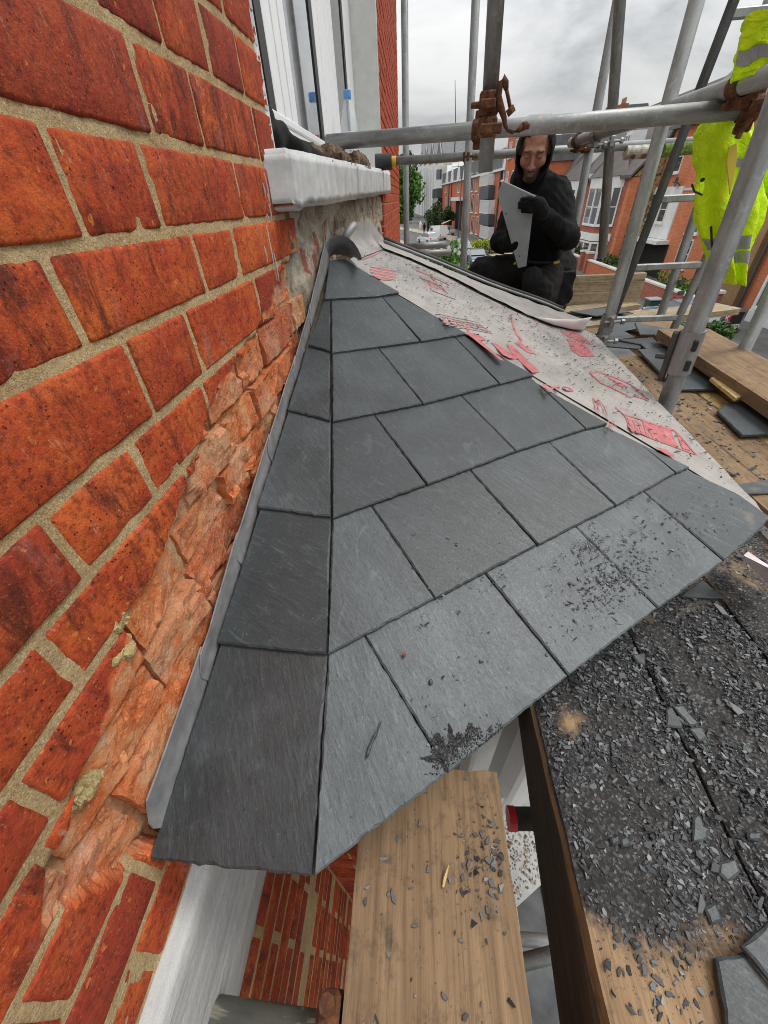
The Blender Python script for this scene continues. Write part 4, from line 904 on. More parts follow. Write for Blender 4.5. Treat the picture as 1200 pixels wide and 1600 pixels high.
# ------------------------------------------------------------------ scaffold boards
def board(c0, c1, w, top, label, mat='wood', th=0.038, group='scaffold boards', dust=None, warp=0.002, name='scaffold_board', roll=0.0, name_parts=True):
    """plank from c0 to c1 (x, y of its centre line); its own y axis runs along the grain"""
    c0, c1 = np.array(c0, float), np.array(c1, float); d = c1 - c0; L = np.linalg.norm(d); a = math.atan2(-d[0], d[1])
    nl, nw = max(6, int(L / 0.03)), 10; V = []; A = []; s = random.uniform(0, 90)
    Mx = Matrix.Translation((c0[0], c0[1], top)) @ Matrix.Rotation(a, 4, 'Z') @ Matrix.Rotation(roll, 4, 'Y')
    for sg in (1, 0):
        for j in range(nl + 1):
            for i in range(nw + 1):
                u = -w / 2 + w * i / nw; v = L * j / nl
                e = min(i, nw - i) == 0
                z = (0 if sg else -th) + (warp * mnoise.noise((u * 3, v * 1.5, s)) if sg else 0) - (0.003 if e and sg else 0)
                if sg: z += 0.0012 * mnoise.noise((u * 40, v * 2, s))
                uu = u + (0.0022 * mnoise.noise((v * 14, s, i)) if e else 0); vv = v + (0.004 * mnoise.noise((u * 40, s, j)) if j in (0, nl) else 0)
                V.append((uu, vv, z)); p = Mx @ Vector((uu, vv, z)); A.append(dust(p.x, p.y) if dust and sg else 0)
    n1 = nw + 1; k = n1 * (nl + 1); F = gridf(n1, nl + 1) + [[k + i for i in f[::-1]] for f in gridf(n1, nl + 1)]
    for j in range(nl): F += [[j * n1, k + j * n1, k + (j + 1) * n1, (j + 1) * n1][::-1][::-1], [j * n1 + nw, (j + 1) * n1 + nw, k + (j + 1) * n1 + nw, k + j * n1 + nw]]
    for i in range(nw): F += [[i, i + 1, k + i + 1, k + i], [nl * n1 + i, k + nl * n1 + i, k + nl * n1 + i + 1, nl * n1 + i + 1]]
    o = mk(name, V, F, MT[mat], None, M=Mx, attrs={'dust': A})
    return tag(o, label, 'scaffold board', group)
ZP = -0.70
def sstep(a, b, x): t = max(0, min(1, (x - a) / (b - a))); return t * t * (3 - 2 * t)
def dust_f(x, y):
    d = 0.86 * sstep(-0.05, 0.14, y + 0.06 * (x - 0.2)) * (1 - 0.75 * sstep(0.42, 0.60, y - 0.25 * (x - 0.4)))
    d = max(d, 0.62 * sstep(0.30, 0.42, x) * sstep(-0.06, 0.03, y))
    h = math.exp(-((x - 0.262) ** 2 / 0.0022 + (y - 0.32) ** 2 / 0.005)) * (0.6 + 1.2 * mnoise.noise((x * 28, y * 12, 5))); return max(0, d - 0.3 * max(0, h))
board((0.322, -1.3), (0.322, 1.9), 0.217, ZP, 'board nearest the gap, half buried in slate chippings', 'wood_d', dust=dust_f)
board((0.546, -1.3), (0.546, 1.9), 0.217, ZP - 0.002, 'second board from the gap, thick with black slate chippings', 'wood_d', dust=dust_f)
board((0.771, -1.3), (0.771, 1.7), 0.216, ZP + 0.001, 'third board from the gap at the right edge under chippings', 'wood_d', dust=dust_f)
board((0.995, -1.2), (0.995, 0.52), 0.216, ZP, 'outer board beyond the third chipping-covered board', 'wood_d', dust=dust_f)
board((0.028, -1.2), (0.028, 0.235), 0.222, -0.75, 'short near board with a clipped end tucked under the eaves', 'wood', dust=None)
bk = thing('dark_beam', 'dark timber beam on edge beside the gap under the first board', 'timber beam', (0.20, 0.0, -1.0))
V, F = bbox((0.0, -1.3, -0.965), (0.030, 0.45, -0.7395), 0.004); V = [(x + 0.208 + 0.062 * y - 0.05 * (z + 0.74), y, z) for x, y, z in V]; mk('beam', V, F, MT['wood_k'], bk)
mb = MB(); V, F = cyl((0.25, -1.3, -0.99), (0.30, 0.6, -0.99), TR, 14); mk('tube', V, F, MT['galv_k'], bk)
# upper right of the platform
board((0.997, 0.70), (0.997, 2.02), 0.22, -0.65, 'clean gold board beside the membrane edge, slates lying on it', 'wood', dust=lambda x, y: 0.28)
b6a, b6b = onz(1088, 517, -0.565), onz(1200, 552, -0.565)
board((1.33, 2.15), (1.235, 0.95), 0.23, -0.565, 'thick raised board lying across at the right edge', 'wood', th=0.045)
board((1.17, 0.8), (1.22, 2.3), 0.14, -0.655, 'pale narrow board under the raised board', 'pine', th=0.03)
board((1.48, 0.9), (1.50, 3.0), 0.22, -0.67, 'outermost board at the right edge of the platform', 'wood')
board((1.02, 2.75), (2.1, 3.05), 0.22, -0.66, 'far plank behind the pile of broken slates', 'wood_g')
board((0.62, 2.62), (1.35, 2.55), 0.20, -0.675, 'far plank under the broken slate pile', 'wood')
board((0.55, 2.95), (1.6, 3.35), 0.22, -0.675, 'far plank by the roofer\'s tool pouch', 'wood_g')
board((0.0, 2.5), (0.0, 4.4), 0.22, -0.68, 'far plank hidden behind the ridge beside the roofer', 'wood_g')
board((0.35, 2.60), (0.4, 4.3), 0.23, -0.62, 'far plank the roofer kneels on', 'wood_g')
board((0.70, 2.60), (0.72, 4.3), 0.23, -0.62, 'far plank beneath the roofer\'s boots', 'wood_g')
# toe board on edge
Mx = Matrix.Translation(Vector(ony(866, 483, 3.35))); ta, tb = ony(866, 432, 3.35), ony(1014, 412, 3.35); hz = 0.215
d_t = (tb - ta); L = np.linalg.norm(d_t); 
Mt = Matrix.Translation(Vector(ta)) @ Matrix.Rotation(math.atan2(-d_t[0], d_t[1]), 4, 'Z') @ Matrix.Rotation(math.radians(90), 4, 'Y')
V, F = bbox((0, 0, -0.019), (hz, L, 0.019), 0.004); tb_ = mk('toe_board', V, F, MT['wood_g'], None, M=Mt); tag(tb_, 'weathered toe board standing on edge behind the roofer\'s pouch', 'toe board', 'scaffold boards')
# ------------------------------------------------------------------ loose slates on the boards
def offcut(px, z, label, th=0.0045, mat='slate', tiltx=0.0, tilty=0.0, cat='slate', group='loose slates and offcuts', seed=None, pts=None):
    P = [np.array(p, float) for p in pts] if pts is not None else [onz(*p, z) for p in px]
    c = sum(P) / len(P); Q = []
    for i in range(len(P)):
        a, b = P[i], P[(i + 1) % len(P)]; L = np.linalg.norm(b - a); q = max(2, int(L / 0.011)); d = (b - a) / L; sd = np.array([d[1], -d[0], 0]); s = random.uniform(0, 50)
        for k in range(q): Q.append(a + (b - a) * k / q + sd * 0.0022 * mnoise.noise((s, L * k / q * 55, 0)) * min(1, k))
    ar = sum(Q[i][0] * Q[(i + 1) % len(Q)][1] - Q[(i + 1) % len(Q)][0] * Q[i][1] for i in range(len(Q)))
    if ar < 0: Q = Q[::-1]
    n = len(Q); tz = lambda p: (p[0] - c[0]) * tiltx + (p[1] - c[1]) * tilty
    I = [p + (c - p) / np.linalg.norm(c - p) * 0.003 for p in Q]
    V = [p + np.array([0, 0, tz(p)]) for p in I] + [p + np.array([0, 0, tz(p) - 0.002]) for p in Q] + [p + np.array([0, 0, tz(p) - th]) for p in Q]
    F = [list(range(n))] + [[i, n + i, n + (i + 1) % n, (i + 1) % n] for i in range(n)] + [[n + i, 2 * n + i, 2 * n + (i + 1) % n, n + (i + 1) % n] for i in range(n)] + [list(range(2 * n, 3 * n))[::-1]]
    o = mk('loose_slate', V, F, MT[mat]); return tag(o, label, cat, group)
offcut([(996, 547), (1078, 543), (1152, 604), (1058, 606)], -0.628, 'whole slate lying flat on the gold board behind the big upright', th=0.010, tilty=0.02)
offcut([(1121, 641), (1139, 628), (1200, 624), (1230, 640), (1225, 676), (1160, 679), (1136, 656)], -0.63, 'clipped-corner slate overhanging the gold board at the right edge', th=0.009)
offcut([(1148, 757), (1215, 746), (1215, 769), (1165, 771)], -0.642, 'narrow slate strip on the gold board at the right edge')
offcut([(1119, 1497), (1163, 1491), (1210, 1545), (1210, 1640), (1142, 1640)], ZP + 0.016, 'lower of two slates in the bottom right corner', th=0.009)
offcut([(1160, 1478), (1215, 1432), (1230, 1500), (1215, 1545)], ZP + 0.026, 'upper slate overlapping another in the bottom right corner', th=0.008)
offcut([(1063, 931), (1097, 905), (1133, 935)], ZP + 0.0065, 'dark triangular offcut just below the eaves on the chippings', mat='slate_dark', tiltx=0.05)
offcut([(1041, 1107), (1049, 1103), (1066, 1130), (1066, 1138), (1042, 1133)], ZP + 0.0065, 'left splinter of the pale three-piece cluster on the second board', tiltx=0.12)
offcut([(1050, 1103), (1066, 1101), (1094, 1131), (1080, 1134)], ZP + 0.0065, 'long pale splinter at the top of the three-piece cluster', tilty=0.1)
offcut([(1076, 1137), (1096, 1135), (1106, 1153), (1092, 1158)], ZP + 0.0065, 'square pale splinter at the foot of the three-piece cluster')
offcut([(1083, 1277), (1092, 1271), (1101, 1290), (1112, 1296), (1105, 1312), (1082, 1316)], ZP + 0.0065, 'pale jagged offcut with a notch by the gap between the boards', tiltx=-0.08)
offcut([(1169, 1299), (1190, 1300), (1191, 1313), (1170, 1311)], ZP + 0.0065, 'small pale square chip on the second board near the right edge')
offcut([(1124, 1347), (1150, 1342), (1158, 1362), (1137, 1378), (1124, 1365)], ZP + 0.0065, 'dull flat offcut above the bottom right slates')
offcut([(953, 1308), (967, 1303), (970, 1318), (957, 1321)], ZP + 0.0065, 'left one of a pair of thumbnail chips on the first board')
offcut([(969, 1309), (980, 1306), (987, 1320), (972, 1324)], ZP + 0.0065, 'right one of a pair of thumbnail chips on the first board')
offcut([(988, 1022), (1008, 1020), (1009, 1040), (996, 1034)], ZP + 0.0065, 'small square chip below the eaves beside the board gap')
offcut([(1100, 1418), (1118, 1410), (1130, 1440), (1112, 1445)], ZP + 0.0065, 'pale chip above the corner slates on the first board')
offcut([(985, 1470), (996, 1466), (1005, 1478), (994, 1484)], ZP + 0.0065, 'small chip lying on bare wood near the bottom')
# broken slate pile beyond the gold board
pile = [[(946, 508), (996, 497), (1004, 512), (960, 519)], [(992, 505), (1052, 513), (1046, 522), (1000, 523)], [(940, 528), (1006, 536), (1000, 545), (936, 540)], [(965, 531), (1020, 527), (1026, 533), (1010, 539)], [(930, 519), (975, 517), (992, 528), (940, 532)], [(1020, 520), (1065, 513), (1068, 522), (1030, 530)], [(890, 487), (952, 480), (985, 486), (930, 494)], [(1000, 537), (1052, 531), (1060, 540), (1012, 546)]]
PLB = ['top left slate of the broken heap beyond the gold board', 'long ragged slate at the top middle of the broken heap', 'broad slate at the front left of the broken heap', 'pointed splinter in the middle of the broken heap', 'left slate under the splinter in the broken heap', 'right-hand slate of the broken heap beside the ladder foot', 'slate behind the heap below the toe board', 'front right slate of the broken heap by the ladder foot']
for i, p in enumerate(pile):
    offcut(p, -0.645 + 0.006 * (i % 4), PLB[i], th=0.007, tiltx=random.uniform(-.04, .06), tilty=random.uniform(-.05, .05), group='heap of broken slates')
for k, (p, z, l) in enumerate((([(885, 488), (950, 478), (990, 489), (940, 495)], -0.655, 'long thin slate behind the membrane curl'), ([(1110, 590), (1120, 586), (1160, 618), (1150, 622)], -0.60, 'pale wood offcut between the two slates at the right'))):
    o = offcut(p, z, l, th=0.012, mat='slate' if k == 0 else 'pine')
    if k: o.name = 'wood_offcut'; o['category'] = 'wood offcut'; o['group'] = 'timber offcuts'
# ------------------------------------------------------------------ chippings
def chips(n, sample, smin_, smax, pw, name, label, mat='chip', lift=0.0, flat=0.28, elong=(0.5, 2.2), cat='chippings'):
    r = np.random.default_rng(len(name) + n); P = []
    while len(P) < n:
        q = sample(r)
        if q is not None: P.append(q)
    P = np.array(P); s = smin_ + (smax - smin_) * r.random(n) ** pw
    K = 5; ang = np.sort(r.random((n, K)) * 0.9 + np.arange(K) * 1.0, 1) * 2 * np.pi / K; rad = s[:, None] * (0.55 + 0.6 * r.random((n, K)))
    el = elong[0] + (elong[1] - elong[0]) * r.random(n) ** 2
    x = np.cos(ang) * rad * el[:, None]; y = np.sin(ang) * rad / np.sqrt(el)[:, None]; t = s * (flat * (0.4 + r.random(n)))
    top = np.stack([x * 0.86, y * 0.86, np.repeat(t[:, None], K, 1)], -1); bot = np.stack([x, y, np.zeros((n, K))], -1)
    W = np.concatenate([top, bot], 1); a = r.random(n) * 2 * np.pi; tl = (r.random(n) - 0.5) * 0.9; tl2 = (r.random(n) - 0.5) * 0.9
    X = W[..., 0] * np.cos(a)[:, None] - W[..., 1] * np.sin(a)[:, None]; Y = W[..., 0] * np.sin(a)[:, None] + W[..., 1] * np.cos(a)[:, None]
    Z = W[..., 2] + X * tl[:, None] + Y * tl2[:, None]
    V = np.stack([X + P[:, 0:1], Y + P[:, 1:2], Z + P[:, 2:3] + np.abs(tl * s * 0.5)[:, None] + lift], -1).reshape(-1, 3)
    base = np.array([[0, 1, 2, 3, 4]]); F = []; off = np.arange(n) * 2 * K
    F = [(off[:, None] + np.arange(K)[None]).tolist()]
    q = np.stack([np.stack([off + i, off + K + i, off + K + (i + 1) % K, off + (i + 1) % K], 1) for i in range(K)], 1).reshape(-1, 4).tolist()
    o = mk(name, V, F[0] + q, MT[mat], kind='stuff'); return tag(o, label, cat)
t = NT('slate_chippings'); g = t.n('ShaderNodeNewGeometry').outputs['Random Per Island']; v = t.co()
c = t.ramp(g, (0.0, (0.022, 0.023, 0.026)), (0.5, (0.05, 0.053, 0.057)), (0.85, (0.115, 0.122, 0.128)), (1.0, (0.28, 0.30, 0.305)))
MT['chips'] = t.fin(c, t.ramp(g, (0, 0.35), (1, 0.7)), nrm=t.bump(t.noise(v, 300, 3), 0.3, 0.001))
def samp_board(r):
    x = r.uniform(0.22, 1.1); y = r.uniform(-0.12, 0.85)
    if abs(x - 0.434) < 0.005 or abs(x - 0.659) < 0.005: return None
    d = dust_f(x, y); d = max(d, 0.10 + 0.25 * sstep(-0.02, 0.04, y)) * (0.35 + 1.5 * mnoise.noise((x * 13, y * 9, 3)) + 0.3 * mnoise.noise((x * 40, y * 40, 1)) + 0.25)
    if y > 0.5: d *= 0.6
    if r.random() > d: return None
    return (x, y, ZP + 0.001)
chips(62000, samp_board, 0.0005, 0.0056, 7.0, 'slate_chippings', 'black and grey slate chippings strewn over the platform boards', 'chips')
chips(260, samp_board, 0.0035, 0.0115, 2.8, 'slate_shards', 'larger grey slate shards among the chippings on the boards', 'chips', lift=0.003, flat=0.16)
def samp_near(r):
    x, y = r.uniform(-0.07, 0.13), r.uniform(-0.05, 0.225)
    d = 0.06 + 0.95 * math.exp(-((x - 0.105) ** 2 / 0.0014 + (y - 0.125) ** 2 / 0.0022))
    return (x, y, -0.749) if r.random() < d else None
chips(380, samp_near, 0.0007, 0.0062, 4.5, 'slate_crumbs', 'dark slate crumbs scattered on the short near board', 'chips')
def samp_gold(r):
    x, y = r.uniform(0.89, 1.10), r.uniform(0.72, 2.0)
    return (x, y, -0.649) if r.random() < 0.5 else None
chips(500, samp_gold, 0.0015, 0.009, 3.0, 'sawdust_and_crumbs', 'crumbs and splinters on the gold board by the membrane', 'chips')
def on_f(pl, x, y, h): return (x, y, pl.z(x, y) + h)
def samp_slate(r):
    px, py = r.uniform(640, 1190), r.uniform(760, 1230)
    d = 0.02
    for (cx, cy, sx, sy, k) in ((945, 930, 45, 55, 0.9), (925, 860, 25, 30, 0.6), (1050, 830, 90, 50, 0.18), (985, 900, 40, 40, 0.4), (730, 1170, 38, 20, 1.0), (760, 1150, 22, 14, 1.0), (690, 1180, 14, 28, 0.9), (780, 910, 14, 10, .6), (880, 1050, 8, 10, .4)):
        d += k * math.exp(-(((px - cx) / sx) ** 2 + ((py - cy) / sy) ** 2))
    if r.random() > d: return None
    p = F2.hit(px, py)
    if (p - pB).dot(np.array([-(pC - pB)[1], (pC - pB)[0], 0])) < 0.004: return None
    return on_f(F2, p[0], p[1], 0.0092)
chips(2300, samp_slate, 0.0005, 0.0036, 4.2, 'slate_slivers', 'dark slivers of slate scattered over the lower slates', 'chips', elong=(0.6, 3.5), flat=0.22)
def samp_mem(r):
    s, t_ = r.random(), r.random() ** 0.8; p = bil(a, b, c_m, d_m, s, t_) if False else bil(mA, mB_, mC, mD, s, t_)
    if r.random() > 0.25 + 0.75 * s: return None
    return tuple(p + F3.n * 0.007)
mA, mB_, mC, mD = F3.hit(541, 409), F3.hit(1199, 806), F3.hit(928, 523), F3.hit(587, 381)
chips(3600, samp_mem, 0.0010, 0.0048, 3.2, 'membrane_crumbs', 'slate crumbs peppered over the printed membrane', 'chips', flat=0.2)
def samp_pow(r):
    px, py = r.uniform(655, 790), r.uniform(1125, 1215); t_ = (px - 660) / 120
    ed = 1150 - 8 * t_ + 8 * math.sin(px * 0.16) + 5 * math.sin(px * 0.41) if px > 700 else 1160 + 10 * math.sin(px * 0.2)
    lo_ = 1365 - (px - 490) * 0.742 - 3
    if py < ed or py > lo_ or px > 782 - 6 * math.sin(py * 0.5) or px < 672 + 9 * math.sin(py * 0.21) + 6 * math.sin(py * 0.5) or r.random() < 0.25 + 0.5 * mnoise.noise((px * 0.09, py * 0.09, 1)): return None
    p = F2.hit(px, py); return on_f(F2, p[0], p[1], 0.0098)
chips(5200, samp_pow, 0.0004, 0.0017, 2.0, 'slate_powder', 'patch of near-black slate powder smeared at the eaves by the near board', 'powder', elong=(0.6, 2.5), flat=0.5)
# sliver at the eaves
o = offcut([(568, 1180), (584, 1128), (590, 1128), (580, 1160), (572, 1182)], 0, 'x', pts=[F2.hit(*p) + F2.n * 0.0135 for p in ((570, 1186), (573, 1170), (584, 1146), (595, 1126), (590, 1140), (581, 1160), (574, 1182))], th=0.003)
o['label'] = 'pale leaf-shaped sliver on the left slate above the eaves'; o.name = 'slate_sliver'
# membrane scrap at the right edge
P0 = onz(1162, 868, -0.60); ms_ = thing('membrane_scrap', 'white curled scrap of membrane beside the eaves at the right edge', 'membrane scrap', P0)
V = []
for i in range(12):
    s = i / 11; p = onz(1162 + 52 * s, 868 + 26 * s, -0.60); q = onz(1160 + 55 * s, 876 + 52 * s, -0.66)
    for j in range(10): w = j / 9; V.append(p * (1 - w) + q * w + np.array([0.0, 0, 0.02 * math.sin(w * 3.0)]))
mk('sheet', V, gridf(10, 12), MT['underside'], ms_, smooth=True)
# ------------------------------------------------------------------ lead along the wall, saddle at the top
zt = [(0.095, -0.470), (0.246, -0.444), (0.285, -0.437), (0.414, -0.396), (0.628, -0.340), (0.713, -0.316), (0.87, -0.277), (1.083, -0.215), (1.334, -0.120), (1.47, -0.078)]
for k, (y0, y1) in enumerate(((0.095, 0.262), (0.243, 0.43), (0.41, 0.645), (0.625, 0.90), (0.87, 1.12), (1.09, 1.475))):
    V = []; n = 22; m = 6
    for i in range(n):
        y = y0 + (y1 - y0) * i / (n - 1); zr = F1.z(XW, y) - 0.002; z1 = interp(zt, y) + 0.002 * mnoise.noise((y * 12, k, 0))
        ov_ = 0.0022 * (i / (n - 1)) 
        for j in range(m):
            w = j / (m - 1); zz = zr + (z1 - zr) * w; x = -0.2765 + 0.003 * w * w - ov_ + 0.0015 * mnoise.noise((y * 9, w * 2, k))
            V.append((x, y - (0.012 * (1 - abs(2 * w - 1)) if i == 0 else 0) + (0.008 * w if i == 0 else 0), zz))
    F = gridf(m, n); b = len(V); V += [(v[0] - 0.002, v[1], v[2]) for v in V]; F += [[b + q for q in f[::-1]] for f in gridf(m, n)]
    for i in range(n - 1):
        for j in (0, m - 1): F.append([i * m + j, (i + 1) * m + j, b + (i + 1) * m + j, b + i * m + j])
    for i in (0, n - 1):
        for j in range(m - 1): F.append([i * m + j, i * m + j + 1, b + i * m + j + 1, b + i * m + j])
    mk('lead_soaker', V, F, MT['lead'], roof, smooth=False)
V = []; n = 24
OUT = [(500, 440), (505, 400), (510, 380), (518, 370), (527, 367), (536, 368), (545, 372), (553, 379), (559, 388), (563, 396), (566, 405)]
INN = [(506, 440), (511, 410), (516, 402), (521, 398), (527, 398), (533, 398), (540, 398), (547, 400), (553, 402), (558, 404), (562, 406)]
for i in range(len(OUT)):
    yy = 1.40 + 0.12 * math.sin(math.pi * i / (len(OUT) - 1)); p, q = ony(*OUT[i], yy - 0.05), ony(*INN[i], yy + 0.03)
    for j in range(6): w = j / 5; V.append(p * (1 - w) + q * w + np.array([0, -0.012 * math.sin(math.pi * w), 0]))
mk('lead_saddle', V, gridf(6, len(OUT)), MT['lead'], roof, smooth=True)
V = []
top = [(546, 349), (553, 347), (562, 347), (571, 346), (578, 345)]; bot = [(560, 408), (572, 402), (582, 398), (592, 394), (602, 390)]
for i in range(5):
    p = ony(*top[i], 1.72 + 0.09 * i); q = F3.hit(*bot[i]) + F3.n * 0.006
    for j in range(12):
        w = j / 11; V.append(p * (1 - w) + q * w + np.array([-0.02, 0.05, -0.02]) * math.sin(math.pi * w))
mk('membrane_upstand', V, gridf(12, 5), MT['membrane'], roof, smooth=True)
V = []
for i, (a_, b_) in enumerate((((578, 345), (581, 378)), ((583, 350), (586, 378)), ((590, 360), (592, 382)), ((600, 374), (603, 388)))):
    p, q = ony(*a_, 2.15 + 0.03 * i), ony(*b_, 2.12 + 0.03 * i)
    for j in range(4): w = j / 3; V.append(p * (1 - w) + q * w)
mk('membrane_upstand', V, gridf(4, 4), MT['membrane'], roof)
V, F = sweep([ony(538, 372, 1.62), ony(545, 362, 1.64), ony(555, 351, 1.66)], [0.012, 0.013, 0.012], 8); mk('lead_roll', V, F, MT['lead'], roof, smooth=True)
# ------------------------------------------------------------------ things on the window sill
bo = thing('water_bottle', 'clear plastic water bottle with blue cap standing on the window sill', 'bottle', (-0.372, 3.0, 0.15))
prof = [(0.0, 0.001), (0.030, 0.0), (0.033, 0.006), (0.033, 0.05), (0.031, 0.055), (0.033, 0.06), (0.033, 0.125), (0.031, 0.14), (0.022, 0.175), (0.013, 0.197), (0.013, 0.205)]
def lathe(prof, c, n=24, sc=1.0):
    V = []; F = []
    for r, z in prof:
        for i in range(n): g = 2 * math.pi * i / n; V.append((c[0] + r * sc * math.cos(g), c[1] + r * sc * math.sin(g), c[2] + z * sc))
    for j in range(len(prof) - 1): F += [[j * n + i, j * n + (i + 1) % n, (j + 1) * n + (i + 1) % n, (j + 1) * n + i] for i in range(n)]
    return V, F
BC = (-0.372, 3.0, 0.15); BS = (ony(544, 140, 3.0)[2] - 0.15) / 0.225
t = NT('clear_plastic'); MT['clear'] = t.fin((0.75, 0.80, 0.84), 0.08, spec=0.6, Alpha=0.32)
V, F = lathe(prof, BC, sc=BS); mk('bottle_body', V, F, MT['clear'], bo, smooth=True)
V, F = lathe([(0.0335, 0.062), (0.0338, 0.063), (0.0338, 0.108), (0.0335, 0.109)], BC, sc=BS); lab = mk('label', V, F, MT['upvc'], bo, smooth=True)
V, F = lathe([(0.0342, 0.092), (0.0344, 0.093), (0.0344, 0.106), (0.0342, 0.107)], BC, sc=BS); mk('label_band', V, F, simple('pink_print', (0.75, 0.25, 0.30)), lab, smooth=True)
for (a0, a1, z0, z1) in ((-1.9, -1.7, 0.066, 0.086), (-1.55, -1.45, 0.066, 0.088), (-1.2, -0.95, 0.068, 0.084)):
    V = [(BC[0] + 0.0348 * BS * math.cos(g), BC[1] + 0.0348 * BS * math.sin(g), BC[2] + z * BS) for g in np.linspace(a0, a1, 4) for z in (z0, z1)]
    mk('label_print', V, [[2 * i, 2 * i + 2, 2 * i + 3, 2 * i + 1] for i in range(3)], MT['print'] if a1 > -1.3 else MT['gasket'], lab)
V, F = lathe([(0.0, 0.225), (0.014, 0.225), (0.0155, 0.222), (0.0155, 0.204), (0.0145, 0.200), (0.0, 0.2)], BC, sc=BS); mk('cap', V, F, simple('blue_cap', (0.10, 0.30, 0.62), 0.4), bo, smooth=False)
cl = thing('black_glove', 'crumpled black glove lying on the near end of the window sill', 'glove', (-0.33, 1.2, 0.085))
def gl(X, Y, Z):
    d = ellip(X, Y, Z, (-0.335, 1.03, 0.125), (0.055, 0.06, 0.05)); d = smin(d, rcone(X, Y, Z, (-0.33, 1.03, 0.15), (-0.30, 1.30, 0.10), 0.035, 0.022), 0.03)
    for k in range(3): d = smin(d, rcone(X, Y, Z, (-0.34 + 0.03 * k, 1.22, 0.105), (-0.36 + 0.055 * k, 1.62 - 0.06 * k, 0.094), 0.02, 0.010), 0.015)
    return d + 0.005 * np.sin(Y * 60 + 3 * np.sin(X * 40)) * np.sin(Z * 70 + X * 30)
V, F = sdf_mesh(gl, (-0.46, 0.92, 0.07), (-0.22, 1.7, 0.22), 0.007); mk('fabric', V, F, MT['glove'], cl, smooth=True)
rb_ = thing('broken_mortar', 'brown lump of broken mortar on the sill beneath the guard rail', 'rubble', (-0.32, 2.2, 0.083))
def rbf(X, Y, Z):
    d = ellip(X, Y, Z, (-0.31, 2.05, 0.125), (0.06, 0.42, 0.03)); d = np.minimum(d, ellip(X, Y, Z, (-0.29, 2.6, 0.145), (0.05, 0.3, 0.04)))
    return d + 0.010 * np.sin(X * 90 + 2 * np.sin(Y * 33)) * np.sin(Y * 40 + Z * 60) + 0.004 * np.sin(X * 260) * np.sin(Y * 170)
V, F = sdf_mesh(rbf, (-0.40, 1.55, 0.08), (-0.22, 3.0, 0.21), 0.010); mk('lump', V, F, simple('brown_rubble', (0.16, 0.10, 0.06), 0.9, var=0.5, scale=30, bump=0.8, bdist=0.004), rb_)

tw = thing('wood_splinter', 'thin pale wood splinter lying on the short near board', 'splinter', onz(694, 1372, -0.748))
V, F = sweep([onz(692, 1386, -0.746), onz(695, 1372, -0.743), onz(701, 1352, -0.741)], [0.0016, 0.0022, 0.0008], 6); mk('splinter', V, F, MT['pine'], tw)
for (p_, r_, m_, l_) in (((630, 1026), 0.0026, 'brick', 'tiny orange brick crumb on the big front slate'), ((671, 1068), 0.0030, 'chips', 'small dark pebble on the big front slate below the brick crumb')):
    c_ = F2.hit(*p_) + F2.n * 0.0095; cb_ = thing('crumb', l_, 'crumb', c_); V, F = sdf_mesh(lambda X, Y, Z: ellip(X, Y, Z, c_, (r_, r_ * 1.3, r_)), c_ - r_ * 2, c_ + r_ * 2, r_ * 0.35); V = [v + 0.0006 * np.array([mnoise.noise(Vector(v) * 700), 0, mnoise.noise(Vector(v) * 650)]) for v in V]; mk('grain', V, F, MT[m_], cb_)
# ------------------------------------------------------------------ ground, road, pavements
def flat_sheet(P, z, name, mat, nx=1):
    o = mk(name, [(x, y, z) for x, y in P], [list(range(len(P)))], mat, kind='structure'); return o
MT['asphalt'] = simple('asphalt', (0.085, 0.085, 0.088), 0.9, var=0.35, scale=0.8)
MT['paving'] = simple('paving', (0.34, 0.28, 0.22), 0.9, var=0.25, scale=1.5)
MT['yard'] = simple('yard_concrete', (0.12, 0.115, 0.105), 0.95, var=0.4, scale=0.7)
R0 = 900
mk('ground', [(-R0, -R0, GZ - 0.008), (R0, -R0, GZ - 0.008), (R0, R0, GZ - 0.008), (-R0, R0, GZ - 0.008)], [[0, 1, 2, 3]], MT['yard'], kind='structure')
CLN = [(7, -60), (6.8, 30), (5.0, 60), (1.0, 85), (-6, 112), (-20, 150), (-45, 200)]
def strip(off0, off1, z, name, mat, th=0.0, kind='structure'):
    V = []; n = len(CLN); D = []
    for i in range(n):
        a, b = np.array(CLN[max(0, i - 1)]), np.array(CLN[min(n - 1, i + 1)]); d = (b - a) / np.linalg.norm(b - a); D.append(np.array([d[1], -d[0]]))
    for i in range(n):
        for o in (off0, off1): p = np.array(CLN[i]) + D[i] * o; V.append((p[0], p[1], z))
    F = [[2 * i, 2 * i + 1, 2 * i + 3, 2 * i + 2] for i in range(n - 1)]
    if th:
        b = len(V); V += [(x, y, z - th) for x, y, zz in V]
        F += [[2 * i + e, 2 * i + 2 + e, b + 2 * i + 2 + e, b + 2 * i + e] for i in range(n - 1) for e in (0, 1)]
    return mk(name, V, F, mat, kind=kind)
strip(-3.6, 3.6, GZ + 0.004, 'road', MT['asphalt']); strip(3.6, 6.4, GZ + 0.12, 'pavement', MT['paving'], 0.12); strip(-5.8, -3.6, GZ + 0.12, 'pavement', MT['paving'], 0.12)
mk('porch_roof', *box((0.05, -1.6, -3.35), (1.9, 1.15, -3.3)), simple('grey_felt', (0.10, 0.105, 0.11), 0.8, var=0.3, scale=6, bump=0.3)).__setitem__('label', 'grey felt flat roof deep below the scaffold boards')
bpy.data.objects['porch_roof']['category'] = 'flat roof'
mb = MB()
for x in (0.42, 0.78, 1.2): mb.box((x, -1.6, -3.3), (x + 0.02, 1.14, -3.285))
mb.mk('felt_seam', MT['galv_d'], bpy.data.objects['porch_roof'])
